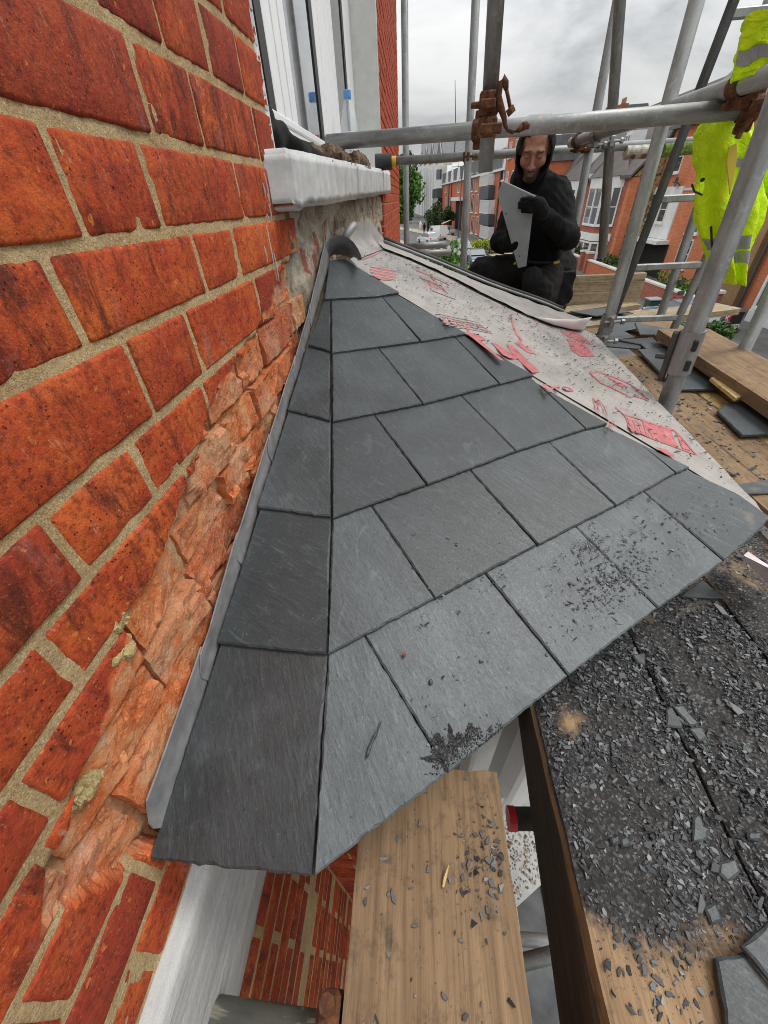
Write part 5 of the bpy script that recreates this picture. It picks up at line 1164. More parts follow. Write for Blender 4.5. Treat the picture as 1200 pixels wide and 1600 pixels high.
wo_ = onz(792, 1425, -2.62); bl = mk('timber_block', *bbox(wo_ + np.array([-0.03, -0.16, -0.05]), wo_ + np.array([0.05, 0.02, 0]), 0.004), MT['pine']); tag(bl, 'yellow pine offcut with knots deep below the near board', 'wood offcut')
for k in (0.25, 0.65): mk('knot', *cyl(wo_ + np.array([0.02, -0.16 + 0.18 * k, 0.0]), wo_ + np.array([0.02, -0.16 + 0.18 * k, 0.002]), 0.012, 12), MT['rust'], bl)
ys = onz(797, 1530, -2.3); st_ = thing('yellow_strap', 'yellow strap looped round the slanting tube deep below', 'strap', ys)
V, F = sweep([ys, ys + np.array([0.012, -0.05, -0.05]), ys + np.array([0.016, -0.11, -0.1]), ys + np.array([0.0, -0.12, -0.12])], 0.010, 6); mk('webbing', V, F, MT['yellow'], st_)
# ------------------------------------------------------------------ buildings across the street
WB = dict(
 flat=m_brickwall('flats_brick', (0.47, 0.105, 0.045), (0.55, 0.15, 0.07), (0.42, 0.22, 0.14)), orange=m_brickwall('orange_brick', (0.52, 0.14, 0.055), (0.62, 0.20, 0.085), (0.48, 0.30, 0.20)),
 dark=m_brickwall('dark_red_brick', (0.30, 0.075, 0.05), (0.38, 0.11, 0.07), (0.36, 0.25, 0.18)), tan=m_brickwall('tan_brick', (0.30, 0.17, 0.08), (0.38, 0.22, 0.11), (0.34, 0.25, 0.16)))
MT['pebdash'] = simple('pebbledash', (0.36, 0.25, 0.12), 0.95, var=0.6, scale=5, bump=0.8, bscale=20, bdist=0.03)
def m_rooftile(name, col):
    t = NT(name); c = t.n('ShaderNodeTexCoord'); v = c.outputs['Object']; s = t.n('ShaderNodeSeparateXYZ'); t.put(s.inputs[0], v)
    w = t.math('FRACT', t.math('MULTIPLY', s.outputs[2], 5.5)); n = t.noise(v, 1.2, 6, 0.7); n2 = t.noise(v, 9, 5, 0.7)
    k = t.ramp(n, (0.3, tuple(x * 0.7 for x in col)), (0.7, tuple(x * 1.35 for x in col))); k = t.mix(t.ramp(w, (0.0, 0.55), (0.2, 0.)), k, tuple(x * 0.4 for x in col)); k = t.mix(t.ramp(n2, (0.55, 0.), (0.7, 0.5)), k, tuple(min(1, x * 1.8) for x in col))
    return t.fin(k, 0.75, nrm=t.bump(w, 0.5, 0.03))
MT['tile'] = m_rooftile('roof_slates_far', (0.14, 0.14, 0.145)); MT['tile_b'] = m_rooftile('brown_roof_tiles', (0.105, 0.088, 0.08)); MT['panel'] = simple('dark_grey_panel', (0.075, 0.078, 0.085), 0.6)
MT['far_white'] = simple('white_trim', (0.72, 0.73, 0.72), 0.6, var=0.08, scale=2); MT['far_glass'] = m_glass('far_glass', (0.05, 0.06, 0.065)); MT['cream'] = simple('cream_render', (0.62, 0.60, 0.54), 0.8, var=0.12, scale=1)
MT['dark_in'] = simple('dark_opening', (0.018, 0.016, 0.015), 0.9); MT['curtain'] = simple('pale_blind', (0.5, 0.52, 0.5), 0.8)
class Facade:
    """a wall line from p0 to p1; s runs along it, o outwards (to the left of p0->p1)"""
    def __init__(f, p0, p1, name, label, cat='house', group=None):
        f.p0, p1 = np.array([*p0, 0.]), np.array([*p1, 0.]); f.d = (p1 - f.p0) / np.linalg.norm(p1 - f.p0); f.L = np.linalg.norm(p1 - f.p0); f.n = np.array([-f.d[1], f.d[0], 0])
        f.root = thing(name, label, cat, f.p0 + f.d * f.L / 2 + np.array([0, 0, GZ]), group)
    def W(f, s, o, z): return f.p0 + f.d * s + f.n * o + np.array([0, 0, z])
    def hit(f, px, py, o=0.0): r = ray(px, py); q = f.p0 + f.n * o; p = r * (f.n.dot(q) / f.n.dot(r)); return (p - f.p0).dot(f.d), p[2]
    def box(f, s0, s1, o0, o1, z0, z1, mat, name='wall', parent=None, bev=0.0, **k):
        a, b = (min(s0, s1), min(o0, o1), min(z0, z1)), (max(s0, s1), max(o0, o1), max(z0, z1))
        V, F = bbox(a, b, bev) if bev else box(a, b); V = [f.W(*v) for v in V]
        return mk(name, V, F, mat, parent if parent is not None else f.root, **k)
    def window(f, s, z, w, h, nm=2, nt=1, o=0.0, sill=True, pane=None):
        """frame with glazing bars, glass set back"""
        mb = MB(); t_ = 0.07; s0, s1, z0, z1 = s - w / 2, s + w / 2, z - h / 2, z + h / 2
        def ab(a0, a1, b0, b1, o0=o - 0.0, o1=o + 0.06): V, F = box((a0, o0, b0), (a1, o1, b1)); mb.add([f.W(*v) for v in V], F)
        ab(s0, s1, z0, z0 + t_); ab(s0, s1, z1 - t_, z1); ab(s0, s0 + t_, z0 + t_, z1 - t_); ab(s1 - t_, s1, z0 + t_, z1 - t_)
        for i in range(1, nm): x = s0 + w * i / nm; ab(x - t_ / 2, x + t_ / 2, z0 + t_, z1 - t_)
        for i in range(1, nt + 1):
            y = z0 + h * i / (nt + 1); ab(s0 + t_, s1 - t_, y - 0.025, y + 0.025, o + 0.005, o + 0.05)
        if sill: ab(s0 - 0.08, s1 + 0.08, z0 - 0.12, z0 - 0.005, o, o + 0.14)
        wn_ = mb.mk('window', MT['far_white'], f.root)
        f.box(s0 + 0.02, s1 - 0.02, o + 0.004, o + 0.02, z0 + 0.02, z1 - 0.02, pane or MT['far_glass'], 'pane', wn_); return wn_
    def bay(f, s, w, z0, z1, out, mat, floors, roof=True, inset=0.6):
        """canted bay: floors = [(zc, h)] of window bands"""
        P = [(s - w / 2, 0.0), (s - w / 2 + inset, out), (s + w / 2 - inset, out), (s + w / 2, 0.0)]
        V = [f.W(a, b, z) for z in (z0, z1) for a, b in P]; mk('bay_wall', V, [[0, 1, 5, 4], [1, 2, 6, 5], [2, 3, 7, 6], [4, 5, 6, 7], [3, 2, 1, 0], [0, 4, 7, 3]], mat, f.root)
        for zc, h in floors:
            for (a, b) in zip(P, P[1:]):
                A, B = f.W(*a, 0), f.W(*b, 0); d = (B - A) / np.linalg.norm(B - A); L = np.linalg.norm(B - A); n = np.array([-d[1], d[0], 0])
                n = n if n.dot(f.n) > 0 or abs(n.dot(f.n)) < 1e-6 else -n; k = 2 if L > 1.5 else 1; mb = MB(); gl_ = MB()
                for q in range(k):
                    u0, u1 = L * q / k + 0.06, L * (q + 1) / k - 0.06
                    def ab(a0, a1, b0, b1, o0, o1, m): V, F = box((a0, o0, b0), (a1, o1, b1)); m.add([A + d * v[0] + n * v[1] + np.array([0, 0, v[2]]) for v in V], F)
                    z_0, z_1 = zc - h / 2, zc + h / 2
                    ab(u0 - 0.06, u1 + 0.06, z_0 - 0.12, z_0, 0, 0.10, mb); ab(u0 - 0.06, u1 + 0.06, z_1, z_1 + 0.12, 0, 0.10, mb)
                    for e in (u0 - 0.06, u1 - 0.06): ab(e, e + 0.12, z_0, z_1, 0, 0.09, mb)
                    ab(u0 + 0.06, u1 - 0.06, zc - 0.03, zc + 0.03, 0.02, 0.06, mb); ab(u0 + 0.06, u1 - 0.06, z_0, z_0 + 0.06, 0.02, 0.06, mb)
                    ab(u0 + 0.05, u1 - 0.05, z_0, z_1, 0.004, 0.02, gl_)
                wn_ = mb.mk('window', MT['far_white'], f.root); gl_.mk('pane', MT['far_glass'], wn_)
        return P
    def gable_roof(f, s0, s1, ze, zr, depth, mat, over=0.35, name='roof'):
        """pitched roof, ridge along the facade"""
        V = [f.W(s, o, z) for s in (s0 - over, s1 + over) for o, z in ((over, ze - 0.1), (-depth / 2, zr), (-depth - over, ze - 0.1), (-depth - over, ze - 0.3), (-depth / 2, zr - 0.25), (over, ze - 0.3))]
        r_ = mk(name, V, [[0, 1, 7, 6], [1, 2, 8, 7], [2, 3, 9, 8], [3, 4, 10, 9], [4, 5, 11, 10], [5, 0, 6, 11], [0, 5, 4, 3, 2, 1], [6, 7, 8, 9, 10, 11]], mat, f.root)
        for s in (s0, s1):      # gable walls
            pass
        return r_
def chimney(f, roof_, s, o, z0, z1, mat, pots=3):
    c = f.box(s - 0.55, s + 0.55, o - 0.35, o + 0.35, z0, z1, mat, 'chimney', roof_); mb = MB()
    for i in range(pots): p = f.W(s - 0.35 + 0.35 * i, o, z1); mb.tube(p, p + np.array([0, 0, 0.45]), 0.12, 8, 0.10)
    mb.mk('chimney_pot', MT['rust'] if False else WB['tan'], roof_)
# --- red brick flats, stepping away to the left
fl = Facade((12.85, 61.5), (5.3, 163.0), 'apartment_block', 'long red brick apartment block with dark panelled bays across the street', 'apartment block')
s1_ = fl.hit(690, 300)[0]
ZF = 2.6
fl.box(0, s1_, -9, 0, GZ - 1.5, ZF, WB['flat'])
rf = fl.box(-0.2, s1_ + .1, -9, -0.1, ZF + 0.004, ZF + 2.2, MT['tile'], 'roof'); fl.box(-0.3, s1_ + .2, -0.35, 0.3, ZF - 0.16, ZF + 0.10, MT['far_white'], 'cornice')
def wpx(f, px, py, w, h, **k): s, z = f.hit(px, py); return f.window(s, z, w, h, **k)
for (px, tops) in ((764.5, None),):
    for j, (a, b, kind) in enumerate(((273, 290, 'w'), (291, 311, 'p'), (312, 333, 'w'), (334, 351, 'p'), (352, 372, 'w'), (373, 386, 'p'))):
        s, z0 = fl.hit(px, b); _, z1 = fl.hit(px, a)
        if kind == 'p': fl.box(s - 3.3, s + 3.3, 0, 1.0, z0, z1, MT['panel'], 'bay_panel', bev=0.05)
        else:
            fl.box(s - 3.2, s + 3.2, 0, 0.9, z0, z1, MT['dark_in'], 'bay_core'); fl.window(s, (z0 + z1) / 2, 6.5, z1 - z0, nm=4, nt=0, o=0.91, sill=False, pane=MT['curtain'])
            q = [fl.W(s - 3.22, 0.0, z0), fl.W(s - 3.22, 0.95, z0), fl.W(s - 3.22, 0.95, z1), fl.W(s - 3.22, 0, z1)]; mk('side_pane', q, [[0, 1, 2, 3]], MT['far_white'], fl.root)
for (px, ys_, w) in ((738, (285, 318, 351), 2.6), (745.5, (284, 318, 352), 1.7), (717.5, (288,), 2.4), (789, (262, 292, 322, 352), 2.8), (797, (258, 288), 1.6), (808, (258, 290), 1.8), (820, (250, 290, 330), 2.2), (697, (290, 318), 2.2)):
    for y in ys_: wpx(fl, px, y, w, 2.6, nm=2, nt=0)
s, z = fl.hit(717, 328); fl.box(s - 4, s + 4, 0, 0.05, z - 4.5, z + 1.5, MT['dark_in'], 'entrance'); fl.box(s - 6, s + 5, 0, 1.2, z + 1.6, z + 2.2, MT['far_white'], 'canopy')
for px in (702, 706, 733, 781): s, _ = fl.hit(px, 300); V, F = cyl(fl.W(s, 0.12, GZ), fl.W(s, 0.12, ZF), 0.14, 8); mk('downpipe', V, F, MT['panel'], fl.root)
for j, (a, b, kind) in enumerate(((295, 309, 'p'), (309, 323, 'w'), (324, 336, 'p'))):
    s, z0 = fl.hit(687, b); _, z1 = fl.hit(687, a)
    if kind == 'p': fl.box(s - 6, s + 6, 0, 1.5, z0, z1, MT['panel'], 'bay_panel')
    else: fl.box(s - 5.8, s + 5.8, 0, 1.3, z0, z1, MT['dark_in'], 'bay_core'); fl.window(s, (z0 + z1) / 2, 11, z1 - z0, nm=3, nt=0, o=1.31, sill=False, pane=MT['curtain'])
for px in (700, 708, 718, 728, 793, 806):   # white triangular dormers on the mansard
    s, z = fl.hit(px, 250); w = 1.6; P = [(s - w, 0.12), (s + w, 0.12), (s, 0.12)]
    V = [fl.W(s - w, 0.15, ZF + 0.15), fl.W(s + w, 0.15, ZF + 0.15), fl.W(s, 0.15, ZF + 3.4), fl.W(s - w, -2, ZF + 0.15), fl.W(s + w, -2, ZF + 0.15), fl.W(s, -2, ZF + 3.4)]
    mk('dormer', V, [[0, 1, 2], [3, 5, 4], [0, 2, 5, 3], [1, 4, 5, 2], [0, 3, 4, 1]], MT['far_white'], fl.root)
tall = Facade((12.95, 61.0), (12.3, 69.5), 'apartment_block', 'taller red brick end block with white windows beside the roofer\'s hood', 'apartment block')
s_, z_ = tall.hit(800, 205); tall.box(0, tall.L, -1.6, 0.5, GZ - 1, 6.2, WB['flat']); tall.box(-.2, tall.L + .2, -1.8, 0.7, 6.2, 6.5, MT['far_white'], 'cornice')
for s in (1.2, 4.0, 6.8):
    for z in (-4.4, -1.4, 1.4, 4.2): tall.window(s, z, 1.2, 1.5, nm=2, nt=1, o=0.5)
# --- white gabled terrace far down the street
for i in range(4):
    y0 = 163 + 21 * i; x0 = 8.6 - 1.75 * i
    wt = Facade((x0, y0), (x0 - 1.7, y0 + 20.5), 'terrace_house', ('nearest', 'second', 'third', 'farthest')[i] + ' white gabled terrace house at the far end of the street', 'house', 'white terrace far down the street')
    h = 9.0 + 0.9 * i; wt.box(0, wt.L, -12, 0, GZ - 2, h, MT['cream'])
    V = [wt.W(0, 0.1, h), wt.W(wt.L, 0.1, h), wt.W(wt.L / 2, 0.1, h + 7), wt.W(0, -12, h), wt.W(wt.L, -12, h), wt.W(wt.L / 2, -12, h + 7)]; mk('roof', V, [[0, 1, 2], [3, 5, 4], [0, 2, 5, 3], [1, 4, 5, 2], [0, 3, 4, 1]], MT['tile'], wt.root)
    mk('gable_trim', [wt.W(0.5, 0.3, h + .2), wt.W(3, 0.3, h + 0.2), wt.W(wt.L / 2, 0.3, h + 5.4), wt.W(wt.L / 2, 0.3, h + 7.2)], [[0, 1, 2, 3]], MT['far_white'], wt.root)
    for s in (1.0, 8.0, 15.0):
        bw_ = wt.box(s, s + 4.2, 0.0, 2.4, GZ - 1, h - 1.5, MT['far_white'], 'bay_wall')
        for k in range(4): wt.box(s - 0.06, s - 0.01, 0.35, 2.1, h - 4.6 - 4.6 * k, h - 2.2 - 4.6 * k, MT['far_glass'], 'bay_pane', bw_)
    for k in range(4):
        for s in (4.0, 10, 16): wt.window(s, h - 3 - 5.2 * k, 2.6, 3.4, nm=2, nt=0, o=0.02)
# --- victorian houses with white bays
for i, (y0, y1) in enumerate(((41.17, 50.6), (50.6, 60.0))):
    vh = Facade((17.0, y0), (17.0, y1), 'bay_fronted_house', ('victorian house with two-storey white bay and pebbledashed flank wall', 'victorian house with white bay half hidden behind the roofer')[i], 'house', 'victorian houses across the street')
    zE = 0.55; L = vh.L
    vh.box(0.012, L, -9, 0, GZ - 1.2, zE, WB['dark'], 'wall')
    if i == 0: vh.box(-0.12, 0.0, -9, -0.55, GZ - 1.2, zE + 0.1, MT['pebdash'], 'flank_wall'); vh.box(-0.14, 0.45, -0.5, 0.10, GZ - 1.2, zE - 0.05, WB['orange'], 'brick_pier')
    rf = vh.gable_roof(0.0, L, zE + 0.2, 5.6, 9, MT['tile_b'])
    V = [vh.W(0 - 0.1, 0, zE), vh.W(-0.1, -9, zE), vh.W(-0.1, -4.5, 5.3)]; V += [v + vh.d * 0.2 for v in V]; mk('gable', V, [[0, 1, 2], [3, 5, 4], [0, 2, 5, 3], [1, 4, 5, 2], [0, 3, 4, 1]], MT['pebdash'] if i == 0 else WB['dark'], vh.root)
    vh.box(L - 0.15, L + 0.15, -9.2, 0.25, zE, zE + 0.5, MT['far_white'], 'parapet', rf)
    bc = 4.2; P = vh.bay(bc, 5.4, GZ - 0.8, zE - 0.35, 1.1, MT['far_white'] if False else WB['dark'], [(-1.35, 2.5), (-5.0, 2.1)], inset=1.1)
    for z0, z1 in ((zE - 0.35, zE + 0.1), (-3.75, -3.2), (-0.05 , 0.2)):
        V = [vh.W(a * 1.0 + (0.12 if k == 3 else -0.12 if k == 0 else 0), b + (0.12 if b > 0 else 0.02), z) for z in (z0, z1) for k, (a, b) in enumerate(P)]
        mk('cornice', V, [[0, 1, 5, 4], [1, 2, 6, 5], [2, 3, 7, 6], [4, 5, 6, 7], [3, 2, 1, 0], [0, 4, 7, 3]], MT['far_white'], vh.root)
    V = [vh.W(a + (0.3 if k == 3 else -0.3 if k == 0 else 0), b + (0.25 if b > 0 else 0.0), zE + 0.12) for k, (a, b) in enumerate(P)] + [vh.W(bc - 0.4, -0.6, zE + 2.2), vh.W(bc + 0.4, -0.6, zE + 2.2)]
    mk('bay_roof_hip', V, [[0, 1, 4], [1, 2, 5, 4], [2, 3, 5], [0, 4, 5, 3], [3, 2, 1, 0]], MT['tile_b'], vh.root)
    vh.box(bc - 0.6, bc + 0.6, -1.6, -0.5, zE + 1.3, zE + 2.9, MT['far_white'], 'dormer'); vh.window(bc, zE + 2.1, 1.0, 1.2, nm=2, nt=1, o=-0.49, sill=False)
    if i: chimney(vh, rf, L - 0.6, -4.5, 4.6, 6.6, WB['dark'])
# --- taller slate-roofed block behind
sb3 = Facade((17.2, 60.05), (17.2, 78.0), 'slate_roofed_block', 'block with a tall steep slate roof rising behind the roofer\'s shoulder', 'building')
sb3.box(0, sb3.L, -9, 0, GZ - 1, 0.5, WB['dark'])
V = [sb3.W(s_, o, z) for s_ in (-0.3, sb3.L) for o, z in ((0.3, 0.45), (-3.6, 6.3), (-7, 6.5), (-9.2, 0.45))]
mk('roof', V, [[0, 1, 5, 4], [1, 2, 6, 5], [2, 3, 7, 6], [3, 2, 1, 0], [4, 5, 6, 7], [0, 4, 7, 3]], MT['tile'], sb3.root)
sb3.box(-0.2, sb3.L, -7, -3.5, 6.25, 6.6, MT['tile'], 'parapet')
for q in range(5): V, F = cyl(sb3.W(1 + 2.6 * q, -5, 6.5), sb3.W(1 + 2.6 * q, -5, 7.2), 0.09, 6); mk('finial', V, F, MT['panel'], sb3.root)
# --- orange brick house right of the ladder
rh = Facade((19.0, 22.3), (19.0, 41.0), 'brick_house', 'orange red brick house with white door panel and dark garage opening', 'house')
sA = rh.hit(1150, 400)[0]; L = rh.L
zE = rh.hit(1055, 214)[1] + 0.5
rh.box(0.0, L, -9, 0, GZ - 1.0, zE, WB['orange'], 'wall'); rf = rh.gable_roof(0, L, zE + 0.2, zE + 4.2, 9, MT['tile'])
rh.box(-0.1, L, 0, 0.22, zE - 0.1, zE + 0.12, MT['panel'], 'gutter')
s, z = rh.hit(1058, 245); rh.window(s, z, 2.0, 1.75, nm=2, nt=1)
_, zs_ = rh.hit(1060, 296); rh.box(0, L, 0, 0.05, zs_ - 0.07, zs_ + 0.07, MT['cream'], 'string_course')
s0, _ = rh.hit(1061, 320); s1, _ = rh.hit(1002, 340); _, zt_ = rh.hit(1040, 292); _, zb_ = rh.hit(1025, 372)
rh.box(s0, s1, 0, 0.10, zb_, zt_, MT['far_white'], 'white_panel'); s, z = rh.hit(1039, 327); rh.window(s, z, 1.1, 1.6, nm=1, nt=1, o=0.1); s, z = rh.hit(1020, 322); rh.window(s, z, 0.9, 1.6, nm=1, nt=1, o=0.1)
rh.box(s0 - 0.4, s1 + 0.6, 0, 0.9, zb_ - 0.25, zb_ - 0.02, MT['far_white'], 'canopy')
g0, _ = rh.hit(1040, 400); g1, _ = rh.hit(985, 400); rh.box(g0, g1, 0.0, 0.03, GZ - 1, zb_ - 0.26, MT['dark_in'], 'garage_opening')
for px, py, w, h in ((1068, 396, 1.5, 1.7), (1090, 340, 1.4, 1.7), (1120, 245, 1.6, 1.7), (1150, 330, 1.4, 1.6)):
    s, z = rh.hit(px, py); rh.window(s, z, w, h, nm=2, nt=1)
s, z = rh.hit(1064, 284); p = rh.W(s, 0.25, z); V, F = lathe([(0.0, 0.0), (0.15, 0.02), (0.28, 0.08)], (0, 0, 0), 16); Rr = np.stack([rh.d, [0, 0, 1], rh.n], 1); dsh = mk('satellite_dish', [p + Rr @ np.array(v) for v in V], F, MT['panel'], rh.root); 
mb = MB(); mb.tube(p, rh.W(s, 0.0, z - 0.2), 0.03, 6); mb.tube(p, p + rh.n * 0.35, 0.02, 6); mb.mk('dish_arm', MT['panel'], dsh)
sp0, _ = rh.hit(1180, 300); sp1, _ = rh.hit(1158, 400)
rh.box(sp1 - 1.6, sp1 + 0.1, 0.0, 0.35, GZ - 1, zE, WB['tan'], 'brick_pier'); V, F = cyl(rh.W(sp1 - 1.9, 0.2, GZ), rh.W(sp1 - 1.9, 0.2, zE), 0.10, 10); mk('downpipe', V, F, MT['panel'], rh.root)
V, F = cyl(rh.W(sp1 + 0.6, 0.1, GZ), rh.W(sp1 + 0.6, 0.1, zE), 0.05, 8); mk('downpipe', V, F, MT['cream'], rh.root)
# --- the house at the right edge
wh = Facade((18.6, 5.0), (18.6, 22.3), 'bay_fronted_house', 'dark red brick house with big white bay at the right edge', 'house', 'victorian houses across the street')
wh.box(0, wh.L - 0.01, -9, 0, GZ - 1, 1.8, WB['dark'], 'wall'); wh.gable_roof(0, wh.L, 1.9, 5, 9, MT['tile'])
sb, _ = wh.hit(1185, 470, 1.0); P = wh.bay(sb - 1.4, 4.6, GZ - 0.5, 1.0, 1.15, WB['dark'], [(-0.9, 2.3), (-4.0, 2.3)], inset=1.0)
for z0, z1 in ((0.75, 1.15), (-2.65, -2.2), (-5.9, -5.3)):
    V = [wh.W(a + (0.15 if k == 3 else -0.15 if k == 0 else 0), b + (0.16 if b > 0 else 0.02), z) for z in (z0, z1) for k, (a, b) in enumerate(P)]
    mk('cornice', V, [[0, 1, 5, 4], [1, 2, 6, 5], [2, 3, 7, 6], [4, 5, 6, 7], [3, 2, 1, 0], [0, 4, 7, 3]], MT['far_white'], wh.root)
# estate agent's board
sg = ony(1142, 503, 21.0); sb_ = thing('estate_sign', 'black and white agent board with a red square by the white bay', 'sign', sg); 
mk('panel', *box(sg + np.array([-0.55, 0, -0.1]), sg + np.array([0.45, 0.03, 0.42])), MT['black'], sb_); mk('panel', *box(sg + np.array([-0.55, 0.001, -0.38]), sg + np.array([0.45, 0.029, -0.102])), MT['far_white'], sb_)
mk('red_square', *box(sg + np.array([-0.42, -0.012, -0.02]), sg + np.array([-0.08, -0.002, 0.34])), MT['red'], sb_)
mb = MB(); mb.box(sg + np.array([-0.34, -0.022, 0.03]), sg + np.array([-0.30, -0.014, 0.29]))
for a_, b_ in (((-0.30, 0.16), (-0.17, 0.29)), ((-0.28, 0.17), (-0.16, 0.03))): mb.add(*cyl(sg + np.array([a_[0], -0.018, a_[1]]), sg + np.array([b_[0], -0.018, b_[1]]), 0.02, 6))
mb.mk('letter', MT['far_white'], sb_); V, F = cyl(sg + np.array([-0.5, 0.05, -0.4]), (sg[0] - 0.5, sg[1] + 0.05, GZ), 0.04, 6); mk('post', V, F, MT['far_white'], sb_)
# ------------------------------------------------------------------ plants
LEAF = dict(dark=m_leaf('dark_leaves', (0.012, 0.03, 0.006), (0.035, 0.08, 0.015), (0.08, 0.15, 0.03)), mid=m_leaf('green_leaves', (0.02, 0.06, 0.008), (0.07, 0.17, 0.02), (0.16, 0.32, 0.05)),
            lime=m_leaf('yellow_green_leaves', (0.10, 0.14, 0.01), (0.28, 0.34, 0.02), (0.55, 0.52, 0.06)), bush=m_leaf('bush_leaves', (0.015, 0.03, 0.01), (0.04, 0.075, 0.02), (0.10, 0.13, 0.05)))
def plant(name, label, cat, base, ctr, rad, n, leaf, mat, trunk=0.06, flowers=0, group=None, seed=0, clump=9):
    r = np.random.default_rng(seed + n); root = thing(name, label, cat, base, group); ctr, rad = np.array(ctr, float), np.array(rad, float)
    cl = r.normal(size=(clump, 3)); cl /= np.linalg.norm(cl, axis=1)[:, None]; cl *= (0.25 + 0.65 * r.random((clump, 1)))
    k = r.integers(0, clump, n); q = r.normal(size=(n, 3)); q /= np.linalg.norm(q, axis=1)[:, None]; q *= (r.random((n, 1)) ** 0.4) * 0.52
    P = ctr + (cl[k] + q) * rad; u = r.normal(size=(n, 3)); u /= np.linalg.norm(u, axis=1)[:, None]; w = np.cross(u, r.normal(size=(n, 3))); w /= np.linalg.norm(w, axis=1)[:, None]
    s = leaf * (0.5 + r.random((n, 1)))
    V = np.stack([P - u * s, P + w * s * 0.55, P + u * s, P - w * s * 0.55], 1).reshape(-1, 3); tone = np.clip(r.random(n) * 0.7 + 0.3 * r.random(clump)[k], 0, 1)
    F = np.arange(4 * n).reshape(n, 4); mk('crown', V, F, LEAF[mat], root, attrs={'tone': np.repeat(tone, 4)})
    if flowers:
        f = r.normal(size=(flowers, 3)); f /= np.linalg.norm(f, axis=1)[:, None]; mb = MB()
        for p in ctr + f * rad * 0.85: mb.add(*cyl(p, p + f[0] * leaf * 0.4, leaf * 0.9, 6, leaf * 0.5))
        mb.mk('blossom', MT['far_white'], root, kind='stuff')
    V, F = sweep([base, (np.array(base) + ctr) / 2 + np.array([0.1, 0, 0]) * trunk, ctr], [trunk, trunk * 0.8, trunk * 0.4], 8); mk('trunk', V, F, MT['wood_k'], root)
    for i in range(4):
        p = ctr * 0.5 + np.array(base) * 0.5; V, F = sweep([p, (p + ctr + cl[i] * rad) / 2, ctr + cl[i] * rad * 0.9], [trunk * 0.5, trunk * 0.3, trunk * 0.15], 6); mk('limb', V, F, MT['wood_k'], root)
    return root
plant('garden_tree', 'bright green shrub tree with white blossom just below the scaffold', 'tree', (1.05, 14.2, GZ), (0.75, 13.8, -1.95), (0.95, 0.9, 1.0), 5200, 0.07, 'mid', 0.06, flowers=40, clump=16)
plant('street_tree', 'tall green tree far down the street beside the brick wall end', 'tree', (-4.5, 150, GZ), (-4.0, 150, 1.5), (6.0, 6, 7.5), 3600, 0.6, 'mid', 0.4, clump=14)
plant('street_tree', 'darker tree behind the far terrace at the end of the street', 'tree', (-9, 190, GZ), (-8.0, 190, 5.5), (8.0, 6, 7.5), 2600, 0.8, 'dark', 0.5, clump=12)
plant('shrub', 'rounded dark bush by the far pavement', 'shrub', (4.2, 108, GZ), (4.0, 108, -3.0), (2.2, 2.2, 2.6), 2200, 0.22, 'bush', 0.1)
plant('shrub', 'smaller bush behind the low brick garden wall', 'shrub', (7.2, 112, GZ), (7.2, 112, -3.2), (2.0, 2, 1.8), 1500, 0.22, 'dark', 0.1)
plant('shrub', 'yellow-green flowering bush in front of the apartment block', 'shrub', (9.0, 58, GZ), (9.3, 58.0, -5.0), (2.6, 1.8, 0.95), 2600, 0.13, 'lime', 0.06)
plant('hedge', 'low green hedge before the orange brick house', 'hedge', (15.8, 26.5, GZ), (15.8, 26.5, -5.2), (0.8, 1.8, 0.55), 1800, 0.09, 'lime', 0.04)
plant('hedge', 'dark low shrub by the blue car at the right', 'hedge', tuple(ony(1102, 516, 18.0) * np.array([1, 1, 0]) + np.array([0, 0, GZ])), tuple(ony(1102, 518, 18.0)), (1.1, 0.7, 0.5), 1700, 0.08, 'dark', 0.05)
gw = Facade((5.2, 98), (8.0, 112), 'garden_wall', 'low red brick garden wall along the far pavement', 'garden wall'); gw.box(0, gw.L, -0.3, 0, GZ, GZ + 1.5, WB['flat']); gw.box(-.1, gw.L + .1, -0.36, 0.06, GZ + 1.5, GZ + 1.62, MT['cream'], 'coping')
fw = Facade((8.6, 56), (8.0, 84), 'railing', 'pale metal railing along the apartment block frontage', 'railing')
for i in range(29): p = fw.W(i, 0, GZ); fw.box(i - 0.03, i + 0.03, -0.03, 0.03, GZ, GZ + 1.2, MT['galv'], 'post')
for z in (0.5, 1.15): fw.box(0, 28, -0.02, 0.02, GZ + z, GZ + z + 0.05, MT['galv'], 'rail')
# lamp post and mast
lp = thing('street_lamp', 'slim dark street lamp before the apartment block', 'street lamp', (7.1, 80.0, GZ)); V, F = cyl((7.1, 80, GZ), (7.1, 80, 3.3), 0.09, 8, 0.06); mk('post', V, F, MT['panel'], lp); V, F = sweep([(7.1, 80, 3.2), (6.8, 80, 3.5), (6.1, 80, 3.55)], 0.05, 6); mk('arm', V, F, MT['panel'], lp); mk('lantern', *bbox((5.6, 79.85, 3.46), (6.2, 80.15, 3.6), 0.03), MT['far_white'], lp)
am = thing('aerial_mast', 'thin aerial mast rising above the far roofs', 'aerial', (11.5, 150, GZ)); b0_, b1_ = ony(712, 200, 150), ony(711, 125, 150); V, F = cyl((b0_[0], 150, GZ), b0_, 0.25, 6, 0.16); mk('mast', V, F, MT['panel'], am); V, F = cyl(b0_, b1_, 0.14, 6, 0.08); mk('rod', V, F, MT['panel'], am)
